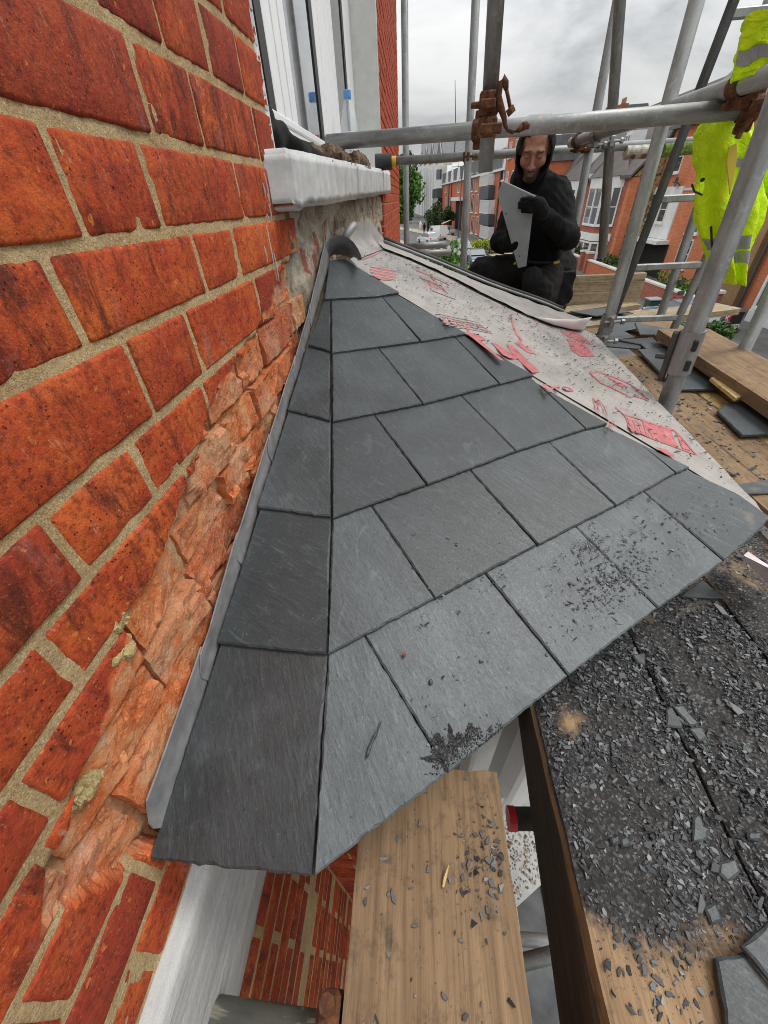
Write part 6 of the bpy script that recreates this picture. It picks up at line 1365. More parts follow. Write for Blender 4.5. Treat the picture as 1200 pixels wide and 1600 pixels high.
# ------------------------------------------------------------------ cars
def extr(prof, x0, x1, inset=None):
    """profile in (y, z) across x0..x1, upper points drawn in by inset"""
    n = len(prof); ins = inset or [0] * n
    V = [(x0 + ins[i], y, z) for i, (y, z) in enumerate(prof)] + [(x1 - ins[i], y, z) for i, (y, z) in enumerate(prof)]
    return V, [list(range(n))[::-1], list(range(n, 2 * n))] + [[i, (i + 1) % n, n + (i + 1) % n, n + i] for i in range(n)]
def car(x, y, yaw, col, label, van=False, scale=1.0):
    root = thing('parked_car' if not van else 'parked_van', label, 'van' if van else 'car', (x, y, GZ + 0.006), 'cars parked along the street'); R_ = rotz(yaw) * scale
    T = lambda V: [R_ @ np.array(v) + np.array([x, y, GZ + 0.006]) for v in V]
    paint = simple('car_paint_' + label.split()[0], col, 0.25, 0.1, var=0.05, Coat_Weight=0.6)
    H = 0.5 if van else 0
    body = [(-2.15, 0.35), (-2.2, 0.62), (-2.12, 0.92 + H), (1.15 if not van else 1.3, 0.97 + H * .6), (1.95, 0.82), (2.15, 0.65), (2.15, 0.32)]; ins = [0.05, 0, 0.04, 0.05, 0.12, 0.08, 0.06]
    V, F = extr(body, -0.87, 0.87, ins); mk('body', T(V), F, paint, root)
    if van: cab = [(-2.1, 1.4), (-2.05, 2.0), (0.5, 2.0), (1.25, 1.25)]; ci = [0.04, 0.14, 0.14, 0.05]
    else: cab = [(-1.85, 0.92), (-1.25, 1.42), (0.15, 1.44), (1.05, 0.95)]; ci = [0.05, 0.22, 0.22, 0.06]
    V, F = extr(cab, -0.86, 0.86, ci); mk('cabin', T(V), F, paint if van else MT['far_glass'], root)
    yb = [c[0] for c in cab]; zb = [c[1] for c in cab]
    if not van: V, F = extr([(yb[1] - 0.02, zb[1] - 0.03), (yb[1] + 0.05, zb[1] + 0.03), (yb[2] - 0.05, zb[2] + 0.03), (yb[2] + 0.02, zb[2] - 0.03)], -0.66, 0.66); mk('roof_panel', T(V), F, paint, root)
    ws = [(-0.66, yb[2] + 0.05, zb[2] - 0.06), (0.66, yb[2] + 0.05, zb[2] - 0.06), (0.74, yb[3] - 0.02, zb[3] + 0.08), (-0.74, yb[3] - 0.02, zb[3] + 0.08)]; ws = [(a, b + 0.02, c + 0.02) for a, b, c in ws]; mk('windscreen', T(ws), [[0, 1, 2, 3]], MT['far_glass'], root)
    for sx in (-1, 1):
        for wy in (-1.35, 1.38):
            V, F = cyl((sx * 0.70, wy, 0.31), (sx * 0.885, wy, 0.31), 0.31, 16); w = mk('wheel', T(V), F, MT['black'], root); V, F = cyl((sx * 0.80, wy, 0.31), (sx * 0.895, wy, 0.31), 0.19, 12); mk('rim', T(V), F, MT['galv'], w)
        V, F = bbox((sx * 0.62 - 0.16, 2.05, 0.60), (sx * 0.62 + 0.16, 2.165, 0.74), 0.02); mk('headlight', T(V), F, MT['far_white'], root); V, F = bbox((sx * 0.68 - 0.12, -2.2, 0.68), (sx * 0.68 + 0.12, -2.13, 0.86), 0.02); mk('tail_light', T(V), F, MT['red'], root)
        V, F = bbox((sx * 0.93 - 0.07, 0.72, 0.95), (sx * 0.93 + 0.07, 0.86, 1.06), 0.02); mk('mirror', T(V), F, paint, root)
        if van: V, F = bbox((sx * 0.83 - 0.01, 0.1, 1.3), (sx * 0.83 + 0.02, 0.75, 1.75), 0.01); mk('side_window', T(V), F, MT['far_glass'], root)
    V, F = bbox((-0.26, 2.14, 0.42), (0.26, 2.17, 0.53), 0.004); mk('number_plate', T(V), F, MT['far_white'], root); V, F = bbox((-0.8, 2.08, 0.28), (0.8, 2.2, 0.40), 0.03); mk('bumper', T(V), F, MT['black'], root)
    return root
car(6.3, 48.3, math.pi + 0.05, (0.012, 0.07, 0.075), 'dark green car facing the viewer below the yellow bush'); car(5.7, 55.5, math.pi + 0.1, (0.5, 0.52, 0.53), 'silver car parked just behind the dark green car')
car(6.1, 62.5, math.pi + 0.15, (0.02, 0.022, 0.025), 'black car third in the parked row')
car(3.6, 83.0, 0.55, (0.75, 0.76, 0.76), 'white van with green patches at the far bend', van=True); car(1.9, 76.5, 0.5, (0.72, 0.73, 0.74), 'white car parked nearest the far bend'); car(5.6, 92, 0.6, (0.55, 0.57, 0.58), 'pale car half behind the white van')
car(12.9, 21.4, 0.03, (0.16, 0.25, 0.33), 'blue grey car roof showing by the hedge at right')
# wheelie bin and bags by the garage
wbn = thing('wheelie_bin', 'dark green wheelie bin beside the toe board in front of the garage', 'bin', ony(1021, 470, 24.0) * np.array([1, 1, 0]) + np.array([0, 0, GZ])); bp = WL[wbn.name]
V, F = bbox(bp + np.array([-0.3, -0.3, 0.08]), bp + np.array([0.3, 0.3, 1.0]), 0.04); mk('bin_body', V, F, simple('bin_green', (0.01, 0.035, 0.015), 0.5), wbn); V, F = bbox(bp + np.array([-0.33, -0.34, 1.0]), bp + np.array([0.33, 0.34, 1.08]), 0.02); mk('lid', V, F, simple('bin_lid', (0.22, 0.24, 0.27), 0.5), wbn)
for sx in (-0.24, 0.24): V, F = cyl(bp + np.array([sx - 0.03, 0.3, 0.1]), bp + np.array([sx + 0.03, 0.3, 0.1]), 0.1, 10); mk('wheel', V, F, MT['black'], wbn)
# people on the far pavement
def walker(x, y, label, col, yaw=0.0, stride=0.2):
    r = thing('person', label, 'person', (x, y, GZ + 0.125), 'people walking on the far pavement')
    def f(X, Y, Z):
        d = rcone(X, Y, Z, (0, 0, 1.0), (0, 0.02, 1.38), 0.16, 0.19); d = smin(d, ellip(X, Y, Z, (0, 0.03, 1.66), (0.10, 0.11, 0.13)), 0.04); d = smin(d, rcone(X, Y, Z, (0, 0, 1.4), (0, 0, 1.6), 0.08, 0.07), 0.03)
        for s in (-1, 1):
            d = smin(d, rcone(X, Y, Z, (s * 0.09, 0, 0.95), (s * 0.10, s * stride * 0.5, 0.5), 0.11, 0.075), 0.04); d = smin(d, rcone(X, Y, Z, (s * 0.10, s * stride * 0.5, 0.5), (s * 0.10, s * stride - 0.05, 0.06), 0.07, 0.05), 0.02)
            d = smin(d, rcone(X, Y, Z, (s * 0.10, s * stride - 0.08, 0.04), (s * 0.10, s * stride + 0.12, 0.04), 0.05, 0.04), 0.02)
            d = smin(d, rcone(X, Y, Z, (s * 0.2, 0, 1.42), (s * 0.26, -s * 0.1, 1.12), 0.07, 0.05), 0.03); d = smin(d, rcone(X, Y, Z, (s * 0.26, -s * 0.1, 1.12), (s * 0.24, -s * 0.05, 0.85), 0.05, 0.04), 0.02)
        return d
    V, F = sdf_mesh(f, (-0.42, -0.4, -0.03), (0.42, 0.4, 1.85), 0.035); V = V @ rotz(yaw).T + np.array([x, y, GZ + 0.125]); mk('body', V, F, col, r, smooth=True)
walker(1.7, 97, 'person in dark clothes walking along the far pavement', MT['jacket']); walker(2.5, 98.5, 'second dark figure beside the walker on the far pavement', MT['trousers'], 0.2, -0.2); walker(1.0, 106, 'figure in a white top farther along the far pavement', MT['far_white'], 0, 0.15)

# front_garden walls before the facing houses
for i, (y0_, y1_) in enumerate(((23.0, 31.5), (33.2, 41.0), (42.4, 49.6), (51.0, 59.5))):
    g_ = Facade((14.9, y0_), (14.9, y1_), 'garden_wall', ('low brick garden wall by the orange house, near stretch', 'low brick garden wall in front of the garage', 'low brick garden wall before the white-bayed house', 'low brick garden wall behind the roofer')[i], 'garden wall', 'front garden walls')
    g_.box(0, g_.L, -0.25, 0, GZ, GZ + 0.9, WB['flat'] if i % 2 else WB['dark']); g_.box(-0.05, g_.L + .05, -0.3, 0.05, GZ + 0.9, GZ + 1.0, MT['cream'], 'coping')
    for q in (0, g_.L): g_.box(q - 0.25, q + 0.25, -0.4, 0.12, GZ, GZ + 1.4, WB['dark'], 'gate_pier'); g_.box(q - 0.3, q + 0.3, -0.45, 0.17, GZ + 1.4, GZ + 1.52, MT['cream'], 'pier_cap')
    plant('hedge', ('clipped hedge behind the near garden wall', 'dark hedge behind the wall in front of the garage', 'small hedge before the white-bayed house', 'hedge behind the roofer\'s back')[i], 'hedge', (15.7, (y0_ + y1_) / 2, GZ), (15.7, (y0_ + y1_) / 2, GZ + 0.9), (0.5, (y1_ - y0_) * 0.42, 0.75), 1500, 0.11, ('mid', 'dark', 'bush', 'mid')[i], 0.05)
# ------------------------------------------------------------------ red print on the membrane
def on_mem(P3, h=0.0012):
    p = np.array(P3); return p + F3.n * (mem_h(p) + h)
def fill(px, name='print', h=0.0012, mat='print'):
    P = [F3.hit(*p) for p in px]; Q = []
    for i in range(len(P)):
        a_, b_ = P[i], P[(i + 1) % len(P)]; k = max(1, int(np.linalg.norm(b_ - a_) / 0.02))
        Q += [a_ + (b_ - a_) * t / k for t in range(k)]
    if len(px) > 6:
        bm = bmesh.new(); bm.faces.new([bm.verts.new(q) for q in Q]); bmesh.ops.triangulate(bm, faces=list(bm.faces)); bmesh.ops.subdivide_edges(bm, edges=[e for e in bm.edges if e.calc_length() > 0.03], cuts=2, use_grid_fill=False); bmesh.ops.triangulate(bm, faces=list(bm.faces))
        bm.verts.index_update(); V = [on_mem(np.array(v.co), h) for v in bm.verts]; F = [[v.index for v in f.verts] for f in bm.faces]; bm.free(); return mk(name, V, F, MT[mat], mem)
    c = sum(Q) / len(Q); n = len(Q); V = [on_mem(c, h)] + [on_mem((q + c) / 2, h) for q in Q] + [on_mem(q, h) for q in Q]
    F = [[0, 1 + i, 1 + (i + 1) % n] for i in range(n)] + [[1 + i, 1 + n + i, 1 + n + (i + 1) % n, 1 + (i + 1) % n] for i in range(n)]
    return mk(name, V, F, MT[mat], mem)
def ribbon(px, w=1.6, closed=False, name='print'):
    P = [np.array(p, float) for p in px]; P = P + [P[0]] if closed else P; D = []
    for a_, b_ in zip(P, P[1:]):
        k = max(1, int(np.linalg.norm(b_ - a_) / 6)); D += [a_ + (b_ - a_) * t / k for t in range(k)]
    D.append(P[-1]); V = []
    for i, p in enumerate(D):
        t_ = D[min(i + 1, len(D) - 1)] - D[max(i - 1, 0)]; t_ = t_ / max(1e-6, np.linalg.norm(t_)); nn_ = np.array([-t_[1], t_[0]]) * w / 2
        V += [on_mem(F3.hit(*(p + nn_))), on_mem(F3.hit(*(p - nn_)))]
    return mk(name, V, [[2 * i, 2 * i + 1, 2 * i + 3, 2 * i + 2] for i in range(len(D) - 1)], MT['print'], mem)
def text_mesh(txt):
    cu = bpy.data.curves.new('text', 'FONT'); cu.body = txt; cu.size = 1; cu.resolution_u = 3
    o = bpy.data.objects.new('text', cu); COL.objects.link(o); dg = bpy.context.evaluated_depsgraph_get(); me = o.evaluated_get(dg).to_mesh()
    V = np.array([v.co[:] for v in me.vertices]); F = [list(p.vertices) for p in me.polygons]; bpy.data.objects.remove(o); bpy.data.curves.remove(cu); return V, F
def lettering(txt, A, B, C, bold=0.0, stripes=0):
    V, F = text_mesh(txt); w = V[:, 0].max() - V[:, 0].min(); h = 0.73
    A3, B3, C3 = F3.hit(*A), F3.hit(*B), F3.hit(*C); u = (V[:, 0] - V[:, 0].min()) / w; v = V[:, 1] / h
    P = [on_mem(A3 + (B3 - A3) * a_ + (C3 - A3) * b_) for a_, b_ in zip(u, v)]
    o = mk('lettering', P, F, MT['print'], mem)
    for s in range(stripes):     # paper-coloured hatch through the letters
        f0 = (s + 0.35) / stripes
        q0, q1 = A3 + (C3 - A3) * (f0 * 1.15 - 0.2), A3 + (C3 - A3) * (f0 * 1.15 - 0.2) + (B3 - A3); d_ = (C3 - A3) * 0.30 / stripes
        L_ = [on_mem(q0 + (q1 - q0) * t / 6 + e * d_, 0.0018) for t in range(7) for e in (0, 1)]
        mk('hatch', L_, [[2 * i, 2 * i + 2, 2 * i + 3, 2 * i + 1] for i in range(6)], MT['membrane'], mem)
    return o
fill([(724, 520), (746, 524), (759, 533), (750, 533.5), (787, 565), (780, 563), (738, 530)], 'lettering')
fill([(766, 537), (776, 539.5), (800, 556), (790, 540), (799, 540), (842, 583), (831, 584), (808, 563), (796, 561), (785, 556)], 'lettering')
fill([(803, 537), (810, 534), (838, 555), (824, 552)])
lettering('vek', (675, 456), (712, 469), (647, 424), stripes=2)
lettering('supro', (694, 507), (766, 521), (677, 488), stripes=5)
lettering('pro', (853, 609), (898, 614), (841, 596))
lettering('(M)', (931, 645), (947, 648), (921, 622)); lettering('pt', (951, 668), (962, 669), (945, 655))
ov_px = [(598 + 20 * math.cos(a_) + 0.0, 429 + 10.5 * math.sin(a_) + 3.5 * math.cos(a_)) for a_ in np.linspace(0, 2 * math.pi, 20, endpoint=False)]
o = fill(ov_px)
for k in range(4): 
    y = 421 + 4.6 * k
    L_ = [on_mem(F3.hit(578 + 40 * t / 5, y - 4 + 7 * t / 5 + e * 1.5), 0.0018) for t in range(6) for e in (0, 1)]; mk('hatch', L_, [[2 * i, 2 * i + 2, 2 * i + 3, 2 * i + 1] for i in range(5)], MT['membrane'], mem)
ribbon([(797, 493), (802, 512), (806, 522), (815, 534)], 3); ribbon([(566, 407), (582, 401), (597, 394)], 1.6); ribbon([(649, 424), (668, 431), (690, 441), (702, 447)], 1.6)
fill([(884, 530), (912, 538), (922, 548), (928, 559), (906, 558), (892, 549)]); fill([(875, 519), (900, 521), (914, 530), (926, 541), (905, 535), (886, 527)])
ribbon([(920, 584), (936, 583), (962, 592), (985, 602), (1013, 626), (990, 620), (985, 623), (960, 610), (938, 600), (920, 584)], 1.8); fill([(944, 588), (962, 596), (975, 604), (970, 606), (958, 602), (966, 603)]); ribbon([(950, 592), (968, 600), (980, 606)], 3)
ribbon([(960, 638), (975, 652), (981, 670), (1018, 688), (1060, 703), (1087, 712), (1068, 690), (1052, 674), (1000, 657), (975, 650)], 2.0)
for k in range(4): x0 = 978 + 8 * k; fill([(x0, 655 + 3.2 * k), (x0 + 5, 656.5 + 3.2 * k), (x0 + 12, 678 + 2.2 * k), (x0 + 6, 676 + 2.2 * k)])
fill([(1000, 657), (1022, 664), (1046, 673), (1058, 700), (1020, 690), (1012, 676)])
fill([(1056, 680), (1066, 690), (1078, 706), (1064, 702)]); o = ribbon([(1022, 668), (1036, 674), (1040, 684)], 2.0); o.data.materials[0] = MT['membrane']
fill([(1019, 700), (1040, 705), (1055, 720), (1038, 712)]); ribbon([(829, 494), (838, 503)], 3)
# ------------------------------------------------------------------ the roofer kneeling behind the ridge
Pt = lambda a, b_, y: ony(a, b_, y)
man = thing('person', 'roofer in black hooded top and work trousers kneeling behind the roof, studying a cut slate', 'person', (0.72, 3.0, -0.62))
def wrinkle(X, Y, Z, k=1.0):
    w = np.sin(X * 47 + 4 * np.sin(Z * 19 + Y * 9)) * np.sin(Z * 61 + 3 * np.sin(X * 23) + Y * 20)
    w2 = np.sin(X * 21 + Z * 37 + 2.5 * np.sin(Y * 25)) 
    return k * (0.0030 * w + 0.0022 * w2 + 0.0018 * np.sin(X * 120 + 3 * np.sin(Z * 60)) * np.sin(Z * 140 + Y * 90))
pel, wai, che, nek = Pt(846, 418, 3.12), Pt(846, 392, 3.10), Pt(847, 330, 3.06), Pt(840, 290, 3.02)
shL, shR = Pt(871, 306, 3.08), Pt(812, 309, 3.02); elL, wrL = Pt(888, 371, 2.90), Pt(851, 338, 2.71); elR, wrR = Pt(784, 376, 2.93), Pt(806, 380, 2.76)
def jacket(X, Y, Z):
    d = rcone(X, Y, Z, wai + np.array([0, 0, -0.06]), che, 0.150, 0.165); d = smin(d, rcone(X, Y, Z, shL * 0.94 + shR * 0.06, shR * 0.94 + shL * 0.06, 0.072, 0.072), 0.07)
    d = smin(d, rcone(X, Y, Z, che, nek, 0.14, 0.078), 0.06)
    a = smin(rcone(X, Y, Z, shL, elL, 0.070, 0.058), rcone(X, Y, Z, elL, wrL, 0.064, 0.043), 0.03); b_ = smin(rcone(X, Y, Z, shR, elR, 0.076, 0.060), rcone(X, Y, Z, elR, wrR, 0.060, 0.042), 0.03)
    d = smin(d, smin(a, 9 + 0 * X, 0.01), 0.035); d = smin(d, b_, 0.035)
    d = smin(d, rcone(X, Y, Z, wai + np.array([-0.10, 0, -0.085]), wai + np.array([0.10, 0, -0.085]), 0.088, 0.088), 0.05)
    return d + wrinkle(X, Y, Z, 1.15)
V, F = sdf_mesh(jacket, (0.33, 2.55, -0.52), (1.16, 3.38, 0.14), 0.0095); mk('hooded_jacket', V, F, MT['jacket'], man, smooth=True)
hpL, hpR = Pt(868, 424, 3.10), Pt(830, 420, 3.10); knL, knR = Pt(838, 456, 2.78), Pt(752, 427, 2.88); anL, anR = Pt(872, 474, 3.16), Pt(800, 462, 3.25)
def trousers(X, Y, Z):
    d = rcone(X, Y, Z, hpL, hpR, 0.125, 0.125); d = smin(d, rcone(X, Y, Z, pel, wai, 0.135, 0.13), 0.05)
    d = smin(d, smin(rcone(X, Y, Z, hpL, knL, 0.105, 0.085), rcone(X, Y, Z, knL, anL, 0.078, 0.055), 0.03), 0.05); d = smin(d, smin(rcone(X, Y, Z, hpR, knR, 0.105, 0.082), rcone(X, Y, Z, knR, anR, 0.076, 0.055), 0.03), 0.05)
    return d + wrinkle(X + 0.3, Y, Z, 1.3)
V, F = sdf_mesh(trousers, (0.20, 2.58, -0.72), (1.08, 3.42, -0.20), 0.0095); mk('trousers', V, F, MT['trousers'], man, smooth=True)
for an, kn in ((anL, knL), (anR, knR)):
    d_ = an - kn; d_ /= np.linalg.norm(d_); t0_ = an + d_ * 0.03
    V, F = sdf_mesh(lambda X, Y, Z: smin(rcone(X, Y, Z, t0_, t0_ + np.array([0, 0.16, -0.03]), 0.048, 0.040), rcone(X, Y, Z, an, t0_, 0.052, 0.05), 0.03), t0_ - 0.12, t0_ + np.array([0.12, 0.26, 0.12]), 0.01); mk('boot', V, F, MT['boot'], man, smooth=True)
# head: local x = to the figure's left, y = forward, z = up
hc = Pt(836, 234, 2.90); fw_ = np.array([-0.22, -0.80, -0.54]); fw_ /= np.linalg.norm(fw_); lf = np.cross(fw_, np.array([0.06, 0, 1.])); lf /= np.linalg.norm(lf); lf = -lf; 
lf = np.cross(np.array([0.06, 0, 1.]), fw_); lf /= np.linalg.norm(lf); upv = np.cross(fw_, lf); RH = np.stack([lf, fw_, upv], 1)
if upv[2] < 0: upv = -upv; RH = np.stack([lf, fw_, upv], 1)
HS = 0.97
def head(X, Y, Z):
    d = ellip(X, Y, Z, (0, -0.015, 0.035), (0.078, 0.098, 0.10)); d = smin(d, rcone(X, Y, Z, (0, 0.02, -0.03), (0, 0.050, -0.088), 0.064, 0.044), 0.03)
    A = np.abs(X); d = smin(d, ellip(A, Y, Z, (0.042, 0.060, -0.018), (0.026, 0.024, 0.026)), 0.02)
    d = smin(d, ellip(X, Y, Z, (0, 0.078, 0.040), (0.056, 0.018, 0.013)), 0.015)
    d = -smin(-d, ellip(A, Y, Z, (0.032, 0.098, 0.017), (0.021, 0.016, 0.013)), 0.010)
    d = smin(d, ellip(A, Y, Z, (0.032, 0.073, 0.014), (0.017, 0.014, 0.012)), 0.004)
    d = smin(d, rcone(X, Y, Z, (0, 0.088, 0.030), (0, 0.113, -0.022), 0.007, 0.0125), 0.010); d = smin(d, ellip(A, Y, Z, (0.013, 0.100, -0.026), (0.009, 0.010, 0.008)), 0.006)
    d = smin(d, ellip(X, Y, Z, (0, 0.084, -0.064), (0.030, 0.018, 0.024)), 0.015); d = smin(d, ellip(X, Y, Z, (0, 0.096, -0.0555), (0.020, 0.006, 0.0042)), 0.004); d = smin(d, ellip(X, Y, Z, (0, 0.094, -0.0665), (0.017, 0.006, 0.0048)), 0.004)
    d = -smin(-d, ellip(X, Y, Z, (0, 0.106, -0.0610), (0.021, 0.008, 0.0014)), 0.003)
    d = smin(d, ellip(X, Y, Z, (0, 0.080, -0.098), (0.022, 0.018, 0.016)), 0.015)
    d = smin(d, ellip(A, Y, Z, (0.080, -0.01, 0.0), (0.010, 0.020, 0.032)), 0.006)
    return smin(d, rcone(X, Y, Z, (0, -0.02, -0.06), (0, -0.05, -0.20), 0.054, 0.062), 0.03)
V, F = sdf_mesh(head, (-0.1, -0.13, -0.24), (0.1, 0.14, 0.15), 0.0030)
bd, lp_ = [], []
for x, y, z in V:
    n_ = 0.25 * mnoise.noise((x * 90, y * 90, z * 90)); b1 = 1 if (z < -0.040 and y > 0.015 and not (abs(x) < 0.017 and -0.071 < z < -0.053)) else 0
    b1 = max(0, min(1, b1 * (1.0 + n_) * min(1, (-0.036 - z) / 0.012 if z < -0.036 else 0))); 
    if 0.034 < z - 0.004 * (abs(x) < 0.03) < 0.045 and 0.012 < abs(x) < 0.050 and y > 0.055: b1 = 0.8
    if abs(abs(x) - 0.032) < 0.015 and 0.0085 < z < 0.0125 and y > 0.07: b1 = 0.75
    bd.append(b1); lp_.append(1.0 if abs(x) < 0.016 and -0.071 < z < -0.053 and y > 0.085 else 0)
hd = mk('head', hc + (V * HS) @ RH.T, F, MT['skin'], man, smooth=True, attrs={'beard': bd, 'lip': lp_})
def hood(X, Y, Z):
    o = ellip(X, Y, Z, (0, -0.008, 0.004), (0.103, 0.130, 0.118)); o = smin(o, rcone(X, Y, Z, (0, -0.02, -0.09), (0, -0.05, -0.20), 0.088, 0.118), 0.05)
    o = o + 0.003 * np.sin(X * 60 + Z * 30) * np.sin(Y * 55 + 20 * Z) + 0.002 * np.sin(Z * 110 + 5 * np.sin(X * 40))
    i = ellip(X, Y, Z, (0, 0.016, 0.002), (0.092, 0.120, 0.111)); i = np.minimum(i, ellip(X, Y, Z, (0, 0.13, -0.010), (0.064, 0.115, 0.110)))
    return np.maximum(o, -i)
V, F = sdf_mesh(hood, (-0.2, -0.22, -0.36), (0.2, 0.18, 0.19), 0.005); mk('hood', hc + (V * HS) @ RH.T, F, MT['jacket'], man, smooth=True)
# the slate he holds (a thing of its own)
SL = [(787, 283), (836.5, 306), (831.5, 339), (822, 416), (809.5, 419), (777, 301)]
pS = Plane(Pt(787, 283, 2.70), Pt(836, 306, 2.66), Pt(815, 418, 2.74)); nS = pS.n if pS.n[1] < 0 else -pS.n
P = [pS.hit(*p) for p in SL]; c = sum(P) / 6; I = [p + (c - p) / np.linalg.norm(c - p) * 0.004 for p in P]; Vs = [p + nS * 0.002 for p in I] + [p for p in P] + [p - nS * 0.006 for p in P]
hs_ = mk('held_slate', Vs, [[0, 1, 2, 3, 4, 5], [17, 16, 15, 14, 13, 12]] + [[k * 6 + i, (k + 1) * 6 + i, (k + 1) * 6 + (i + 1) % 6, k * 6 + (i + 1) % 6] for k in (0, 1) for i in range(6)], MT['slate_pale'])
tag(hs_, 'tapering pale grey cut slate held up in the roofer\'s gloved hand', 'slate'); 
for q in ((791, 334), (812, 400)):
    a_ = pS.hit(*q) + nS * 0.0021; V, F = cyl(a_, a_ + nS * 0.0006, 0.004, 8); mk('nail_hole', V, F, MT['gasket'], hs_)
def at(px, py, o): return pS.hit(px, py) + nS * o
fing = [[(840, 311), (828, 308.5), (816.5, 310.5)], [(840, 316.5), (826.5, 314), (812.5, 316.5)], [(840, 322), (826.5, 320), (812.5, 322.5)], [(840, 327), (829, 326.5), (817, 328.5)]]
def gloveL(X, Y, Z):
    d = rcone(X, Y, Z, at(843, 319, 0.012), at(847, 330, 0.004), 0.034, 0.033); d = smin(d, rcone(X, Y, Z, at(846, 328, 0.004), wrL * 0.9 + elL * 0.1, 0.031, 0.036), 0.02)
    for i, (k, m, tp) in enumerate(fing):
        q = smin(rcone(X, Y, Z, at(*k, 0.020), at(*m, 0.026), 0.0125, 0.0115), rcone(X, Y, Z, at(*m, 0.026), at(*tp, 0.011), 0.0115, 0.0088), 0.004); d = np.minimum(d, q) if i else smin(d, q, 0.004)
        d = np.where(np.abs(d - q) < 0.004, smin(d, q, 0.003), d)
    t_ = smin(rcone(X, Y, Z, at(844, 316, -0.012), at(834, 311, -0.026), 0.016, 0.0125), rcone(X, Y, Z, at(834, 311, -0.026), at(824, 312, -0.019), 0.0125, 0.010), 0.005)
    return smin(d, t_, 0.008) + 0.0008 * np.sin(X * 300) * np.sin(Z * 280)
lo = np.minimum(at(810, 300, 0), at(856, 345, 0)) - 0.07; hi_ = np.maximum(at(810, 300, 0), at(856, 345, 0)) + 0.07
V, F = sdf_mesh(gloveL, lo, hi_, 0.0026); mk('glove', V, F, MT['glove'], man, smooth=True)
fR = [[(806, 366), (800, 358), (797, 350)], [(803, 369), (796, 362), (793, 355)], [(801, 374), (794, 368), (791, 362)], [(801, 379), (796, 374), (793, 369)]]
def gloveR(X, Y, Z):
    d = rcone(X, Y, Z, at(808, 374, -0.035), wrR, 0.034, 0.034)
    for k, m, tp in fR: d = smin(d, smin(rcone(X, Y, Z, at(*k, -0.030), at(*m, -0.026), 0.0125, 0.0115), rcone(X, Y, Z, at(*m, -0.026), at(*tp, -0.018), 0.0115, 0.009), 0.004), 0.003)
    return smin(d, rcone(X, Y, Z, at(812, 370, -0.03), at(818, 360, -0.020), 0.015, 0.011), 0.006)
lo = np.minimum(at(788, 345, -0.05), wrR) - 0.08; hi_ = np.maximum(at(822, 385, 0), wrR) + 0.08
V, F = sdf_mesh(gloveR, lo, hi_, 0.004); mk('glove', V, F, MT['glove'], man, smooth=True)
# belt, tool pouch and knee pad
V, F = sweep([Pt(815, 408, 2.96), Pt(835, 411, 2.93), Pt(858, 411, 2.95), Pt(876, 409, 3.02)], 0.020, 8, 0.5); mk('tool_belt', V, F, MT['pad'], man, smooth=True)
def pouch(X, Y, Z):
    a_ = Pt(876, 447, 2.98); P_ = np.maximum(np.maximum(np.abs(X - a_[0]) - 0.055, np.abs(Y - a_[1]) - 0.05), np.abs(Z - a_[2]) - 0.085); return P_ - 0.012 + 0.006 * np.sin(X * 60) * np.sin(Z * 55) + 0.03 * np.maximum(0, (Z - a_[2]) * 3)
a_ = Pt(876, 447, 2.98); V, F = sdf_mesh(pouch, a_ - 0.14, a_ + 0.14, 0.008); mk('tool_pouch', V, F, MT['pad'], man, smooth=True)
for (q0, q1) in (((865, 411), (874, 409)), ((868, 430), (874, 434)), ((802, 413), (806, 411))):
    V, F = sweep([Pt(*q0, 2.915), Pt(*q1, 2.915)], 0.008, 6); mk('yellow_clip', V, F, MT['yellow'], man)
def kpad(X, Y, Z):
    a_ = Pt(831, 438, 2.775); b_ = ellip(X, Y, Z, a_, (0.068, 0.05, 0.072)); return np.maximum(b_, np.abs(X - a_[0] + 0.2 * (Z - a_[2])) - 0.055) + 0.001 * np.sin(X * 200)
a_ = Pt(831, 438, 2.775); V, F = sdf_mesh(kpad, a_ - 0.1, a_ + 0.1, 0.005); mk('knee_pad', V, F, MT['pad'], man, smooth=True)
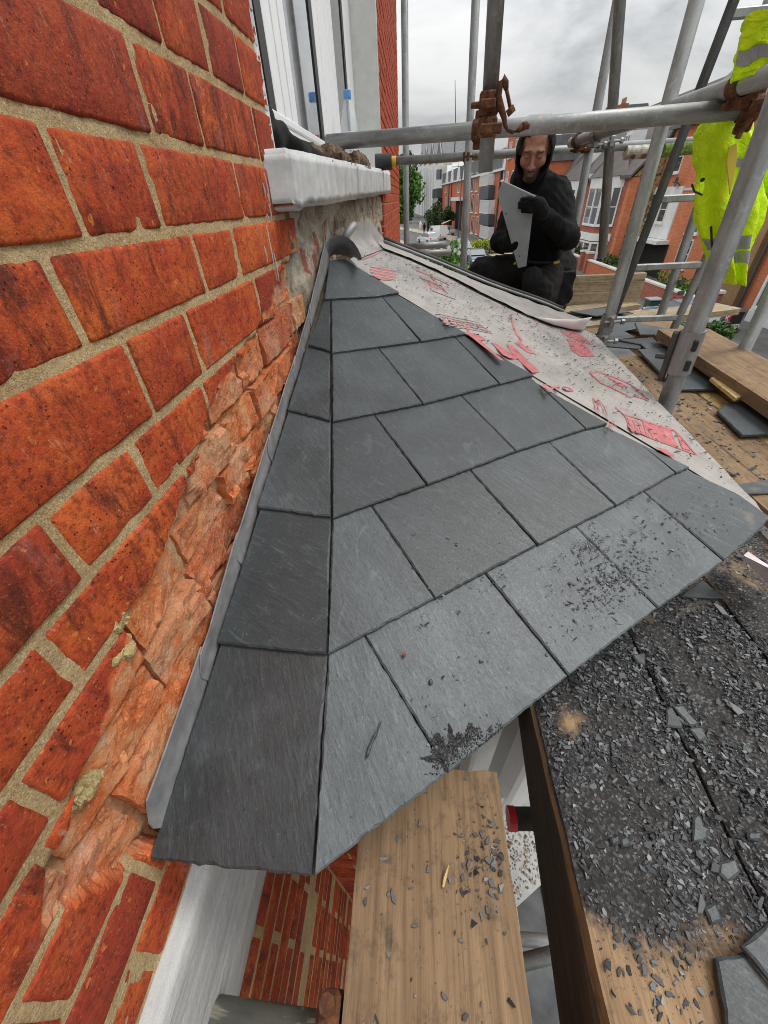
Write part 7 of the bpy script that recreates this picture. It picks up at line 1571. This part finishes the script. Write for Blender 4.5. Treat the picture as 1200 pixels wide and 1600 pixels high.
# ------------------------------------------------------------------ fluorescent vests hung on the scaffold
def vest(rows, Y, hd_, name, label, bands, nf=6, ph=0.0, amp=0.16, open_v=None):
    root = thing(name, label, 'safety vest', ony((rows[-1][1] + rows[-1][2]) / 2, rows[-1][0], Y), 'fluorescent vests hung on the scaffold')
    def S_(u, v, off=0.0):
        k = min(len(rows) - 2, int(v * (len(rows) - 1))); f = v * (len(rows) - 1) - k; r0_, r1_ = rows[k], rows[k + 1]
        py = r0_[0] * (1 - f) + r1_[0] * f; l = r0_[1] * (1 - f) + r1_[1] * f; r_ = r0_[2] * (1 - f) + r1_[2] * f
        A_, B_ = ony(l, py, Y), ony(r_, py, Y); cc = (A_ + B_) / 2; hw = (B_ - A_)[0] / 2; a_ = 2 * math.pi * u
        fo_ = math.cos(nf * a_ + ph + 2.0 * v + 1.2 * mnoise.noise((u * 3, v * 3, ph))); m = 1 + amp * (abs(fo_) ** 0.6 * (1 if fo_ > 0 else -1) * 0.8) * min(1, 0.25 + v * 1.5) + 0.12 * mnoise.noise((math.cos(a_) * 2.2, math.sin(a_) * 2.2, v * 6 + ph)) + 0.03 * mnoise.noise((math.cos(a_) * 9, math.sin(a_) * 9, v * 26 + ph))
        return cc + np.array([math.cos(a_) * (hw * m + off), math.sin(a_) * (hd_ * m + off), 0.012 * mnoise.noise((u * 8, v * 9, 4 + ph))])
    nu, nv = 110, 80
    V = [S_(i / nu, j / (nv - 1)) for j in range(nv) for i in range(nu)]
    mk('vest_fabric', V, [[j * nu + i, j * nu + (i + 1) % nu, (j + 1) * nu + (i + 1) % nu, (j + 1) * nu + i] for j in range(nv - 1) for i in range(nu)], MT['hiviz'], root, smooth=True)
    for v0, v1, u0, u1 in bands:
        V = [S_(u0 + (u1 - u0) * i / 60, v0 + (v1 - v0) * j / 5, 0.003) for j in range(6) for i in range(61)]; mk('reflective_band', V, gridf(61, 6), MT['silver'], root, smooth=True)
    return root, S_
rt, S_ = vest([(188, 1104, 1160), (205, 1096, 1168), (225, 1093, 1172), (245, 1094, 1172), (262, 1099, 1172), (290, 1098, 1176), (320, 1096, 1184), (345, 1098, 1180), (370, 1104, 1168), (395, 1111, 1158), (420, 1120, 1152), (440, 1125, 1149)], 1.86, 0.08, 'safety_vest', 'crumpled fluorescent yellow vest hanging below the dark coupler at right', [(0.72, 0.79, 0.52, 0.80), (0.80, 0.86, 0.72, 0.98), (0.30, 0.36, 0.70, 0.80)], nf=7, ph=1.0, amp=0.26)
fl_ = [ony(1099, 276, 1.760), ony(1090, 284, 1.750), ony(1081, 288, 1.750), ony(1085, 299, 1.760), ony(1097, 304, 1.770), ony(1101, 290, 1.770)]
V, F = prism(fl_, np.array([0, -1., 0]), 0.004); mk('vest_flap', V, F, MT['hiviz'], rt); V, F = sweep([ony(1081, 288, 1.748), ony(1085, 299, 1.758), ony(1097, 304.5, 1.768)], 0.003, 6); mk('dark_edging', V, F, MT['gasket'], rt)
V, F = cyl(ony(1097, 281, 1.745), ony(1098, 281, 1.730), 0.006, 10); mk('popper', V, F, MT['gasket'], rt)
V, F = sweep([S_(0.56, v, 0.004) for v in np.linspace(0.66, 0.9, 14)], 0.0035, 6); mk('dark_edging', V, F, MT['gasket'], rt)
vest([(24, 1168, 1235), (45, 1164, 1235), (70, 1160, 1235), (95, 1156, 1235), (122, 1149, 1235)], 1.62, 0.06, 'safety_vest', 'second fluorescent vest bunched above the rail in the top right corner', [(0.58, 0.78, 0.50, 0.98)], nf=5, ph=2.2, amp=0.08)
vest([(255, 1196, 1235), (275, 1192, 1240), (300, 1194, 1240)], 1.9, 0.05, 'safety_vest', 'scrap of a third yellow vest showing at the right frame edge', [], nf=5, ph=4.0, amp=0.1)

L_ = [ony(a, b_, 1.76) for a, b_ in ((1139, 230), (1151, 223), (1152, 246), (1147, 275), (1141, 304), (1139, 280), (1136, 255))]
V, F = prism(L_, np.array([0.3, -1., 0]) / 1.044, 0.004); mk('vest_lining', V, F, MT['lining'], rt)
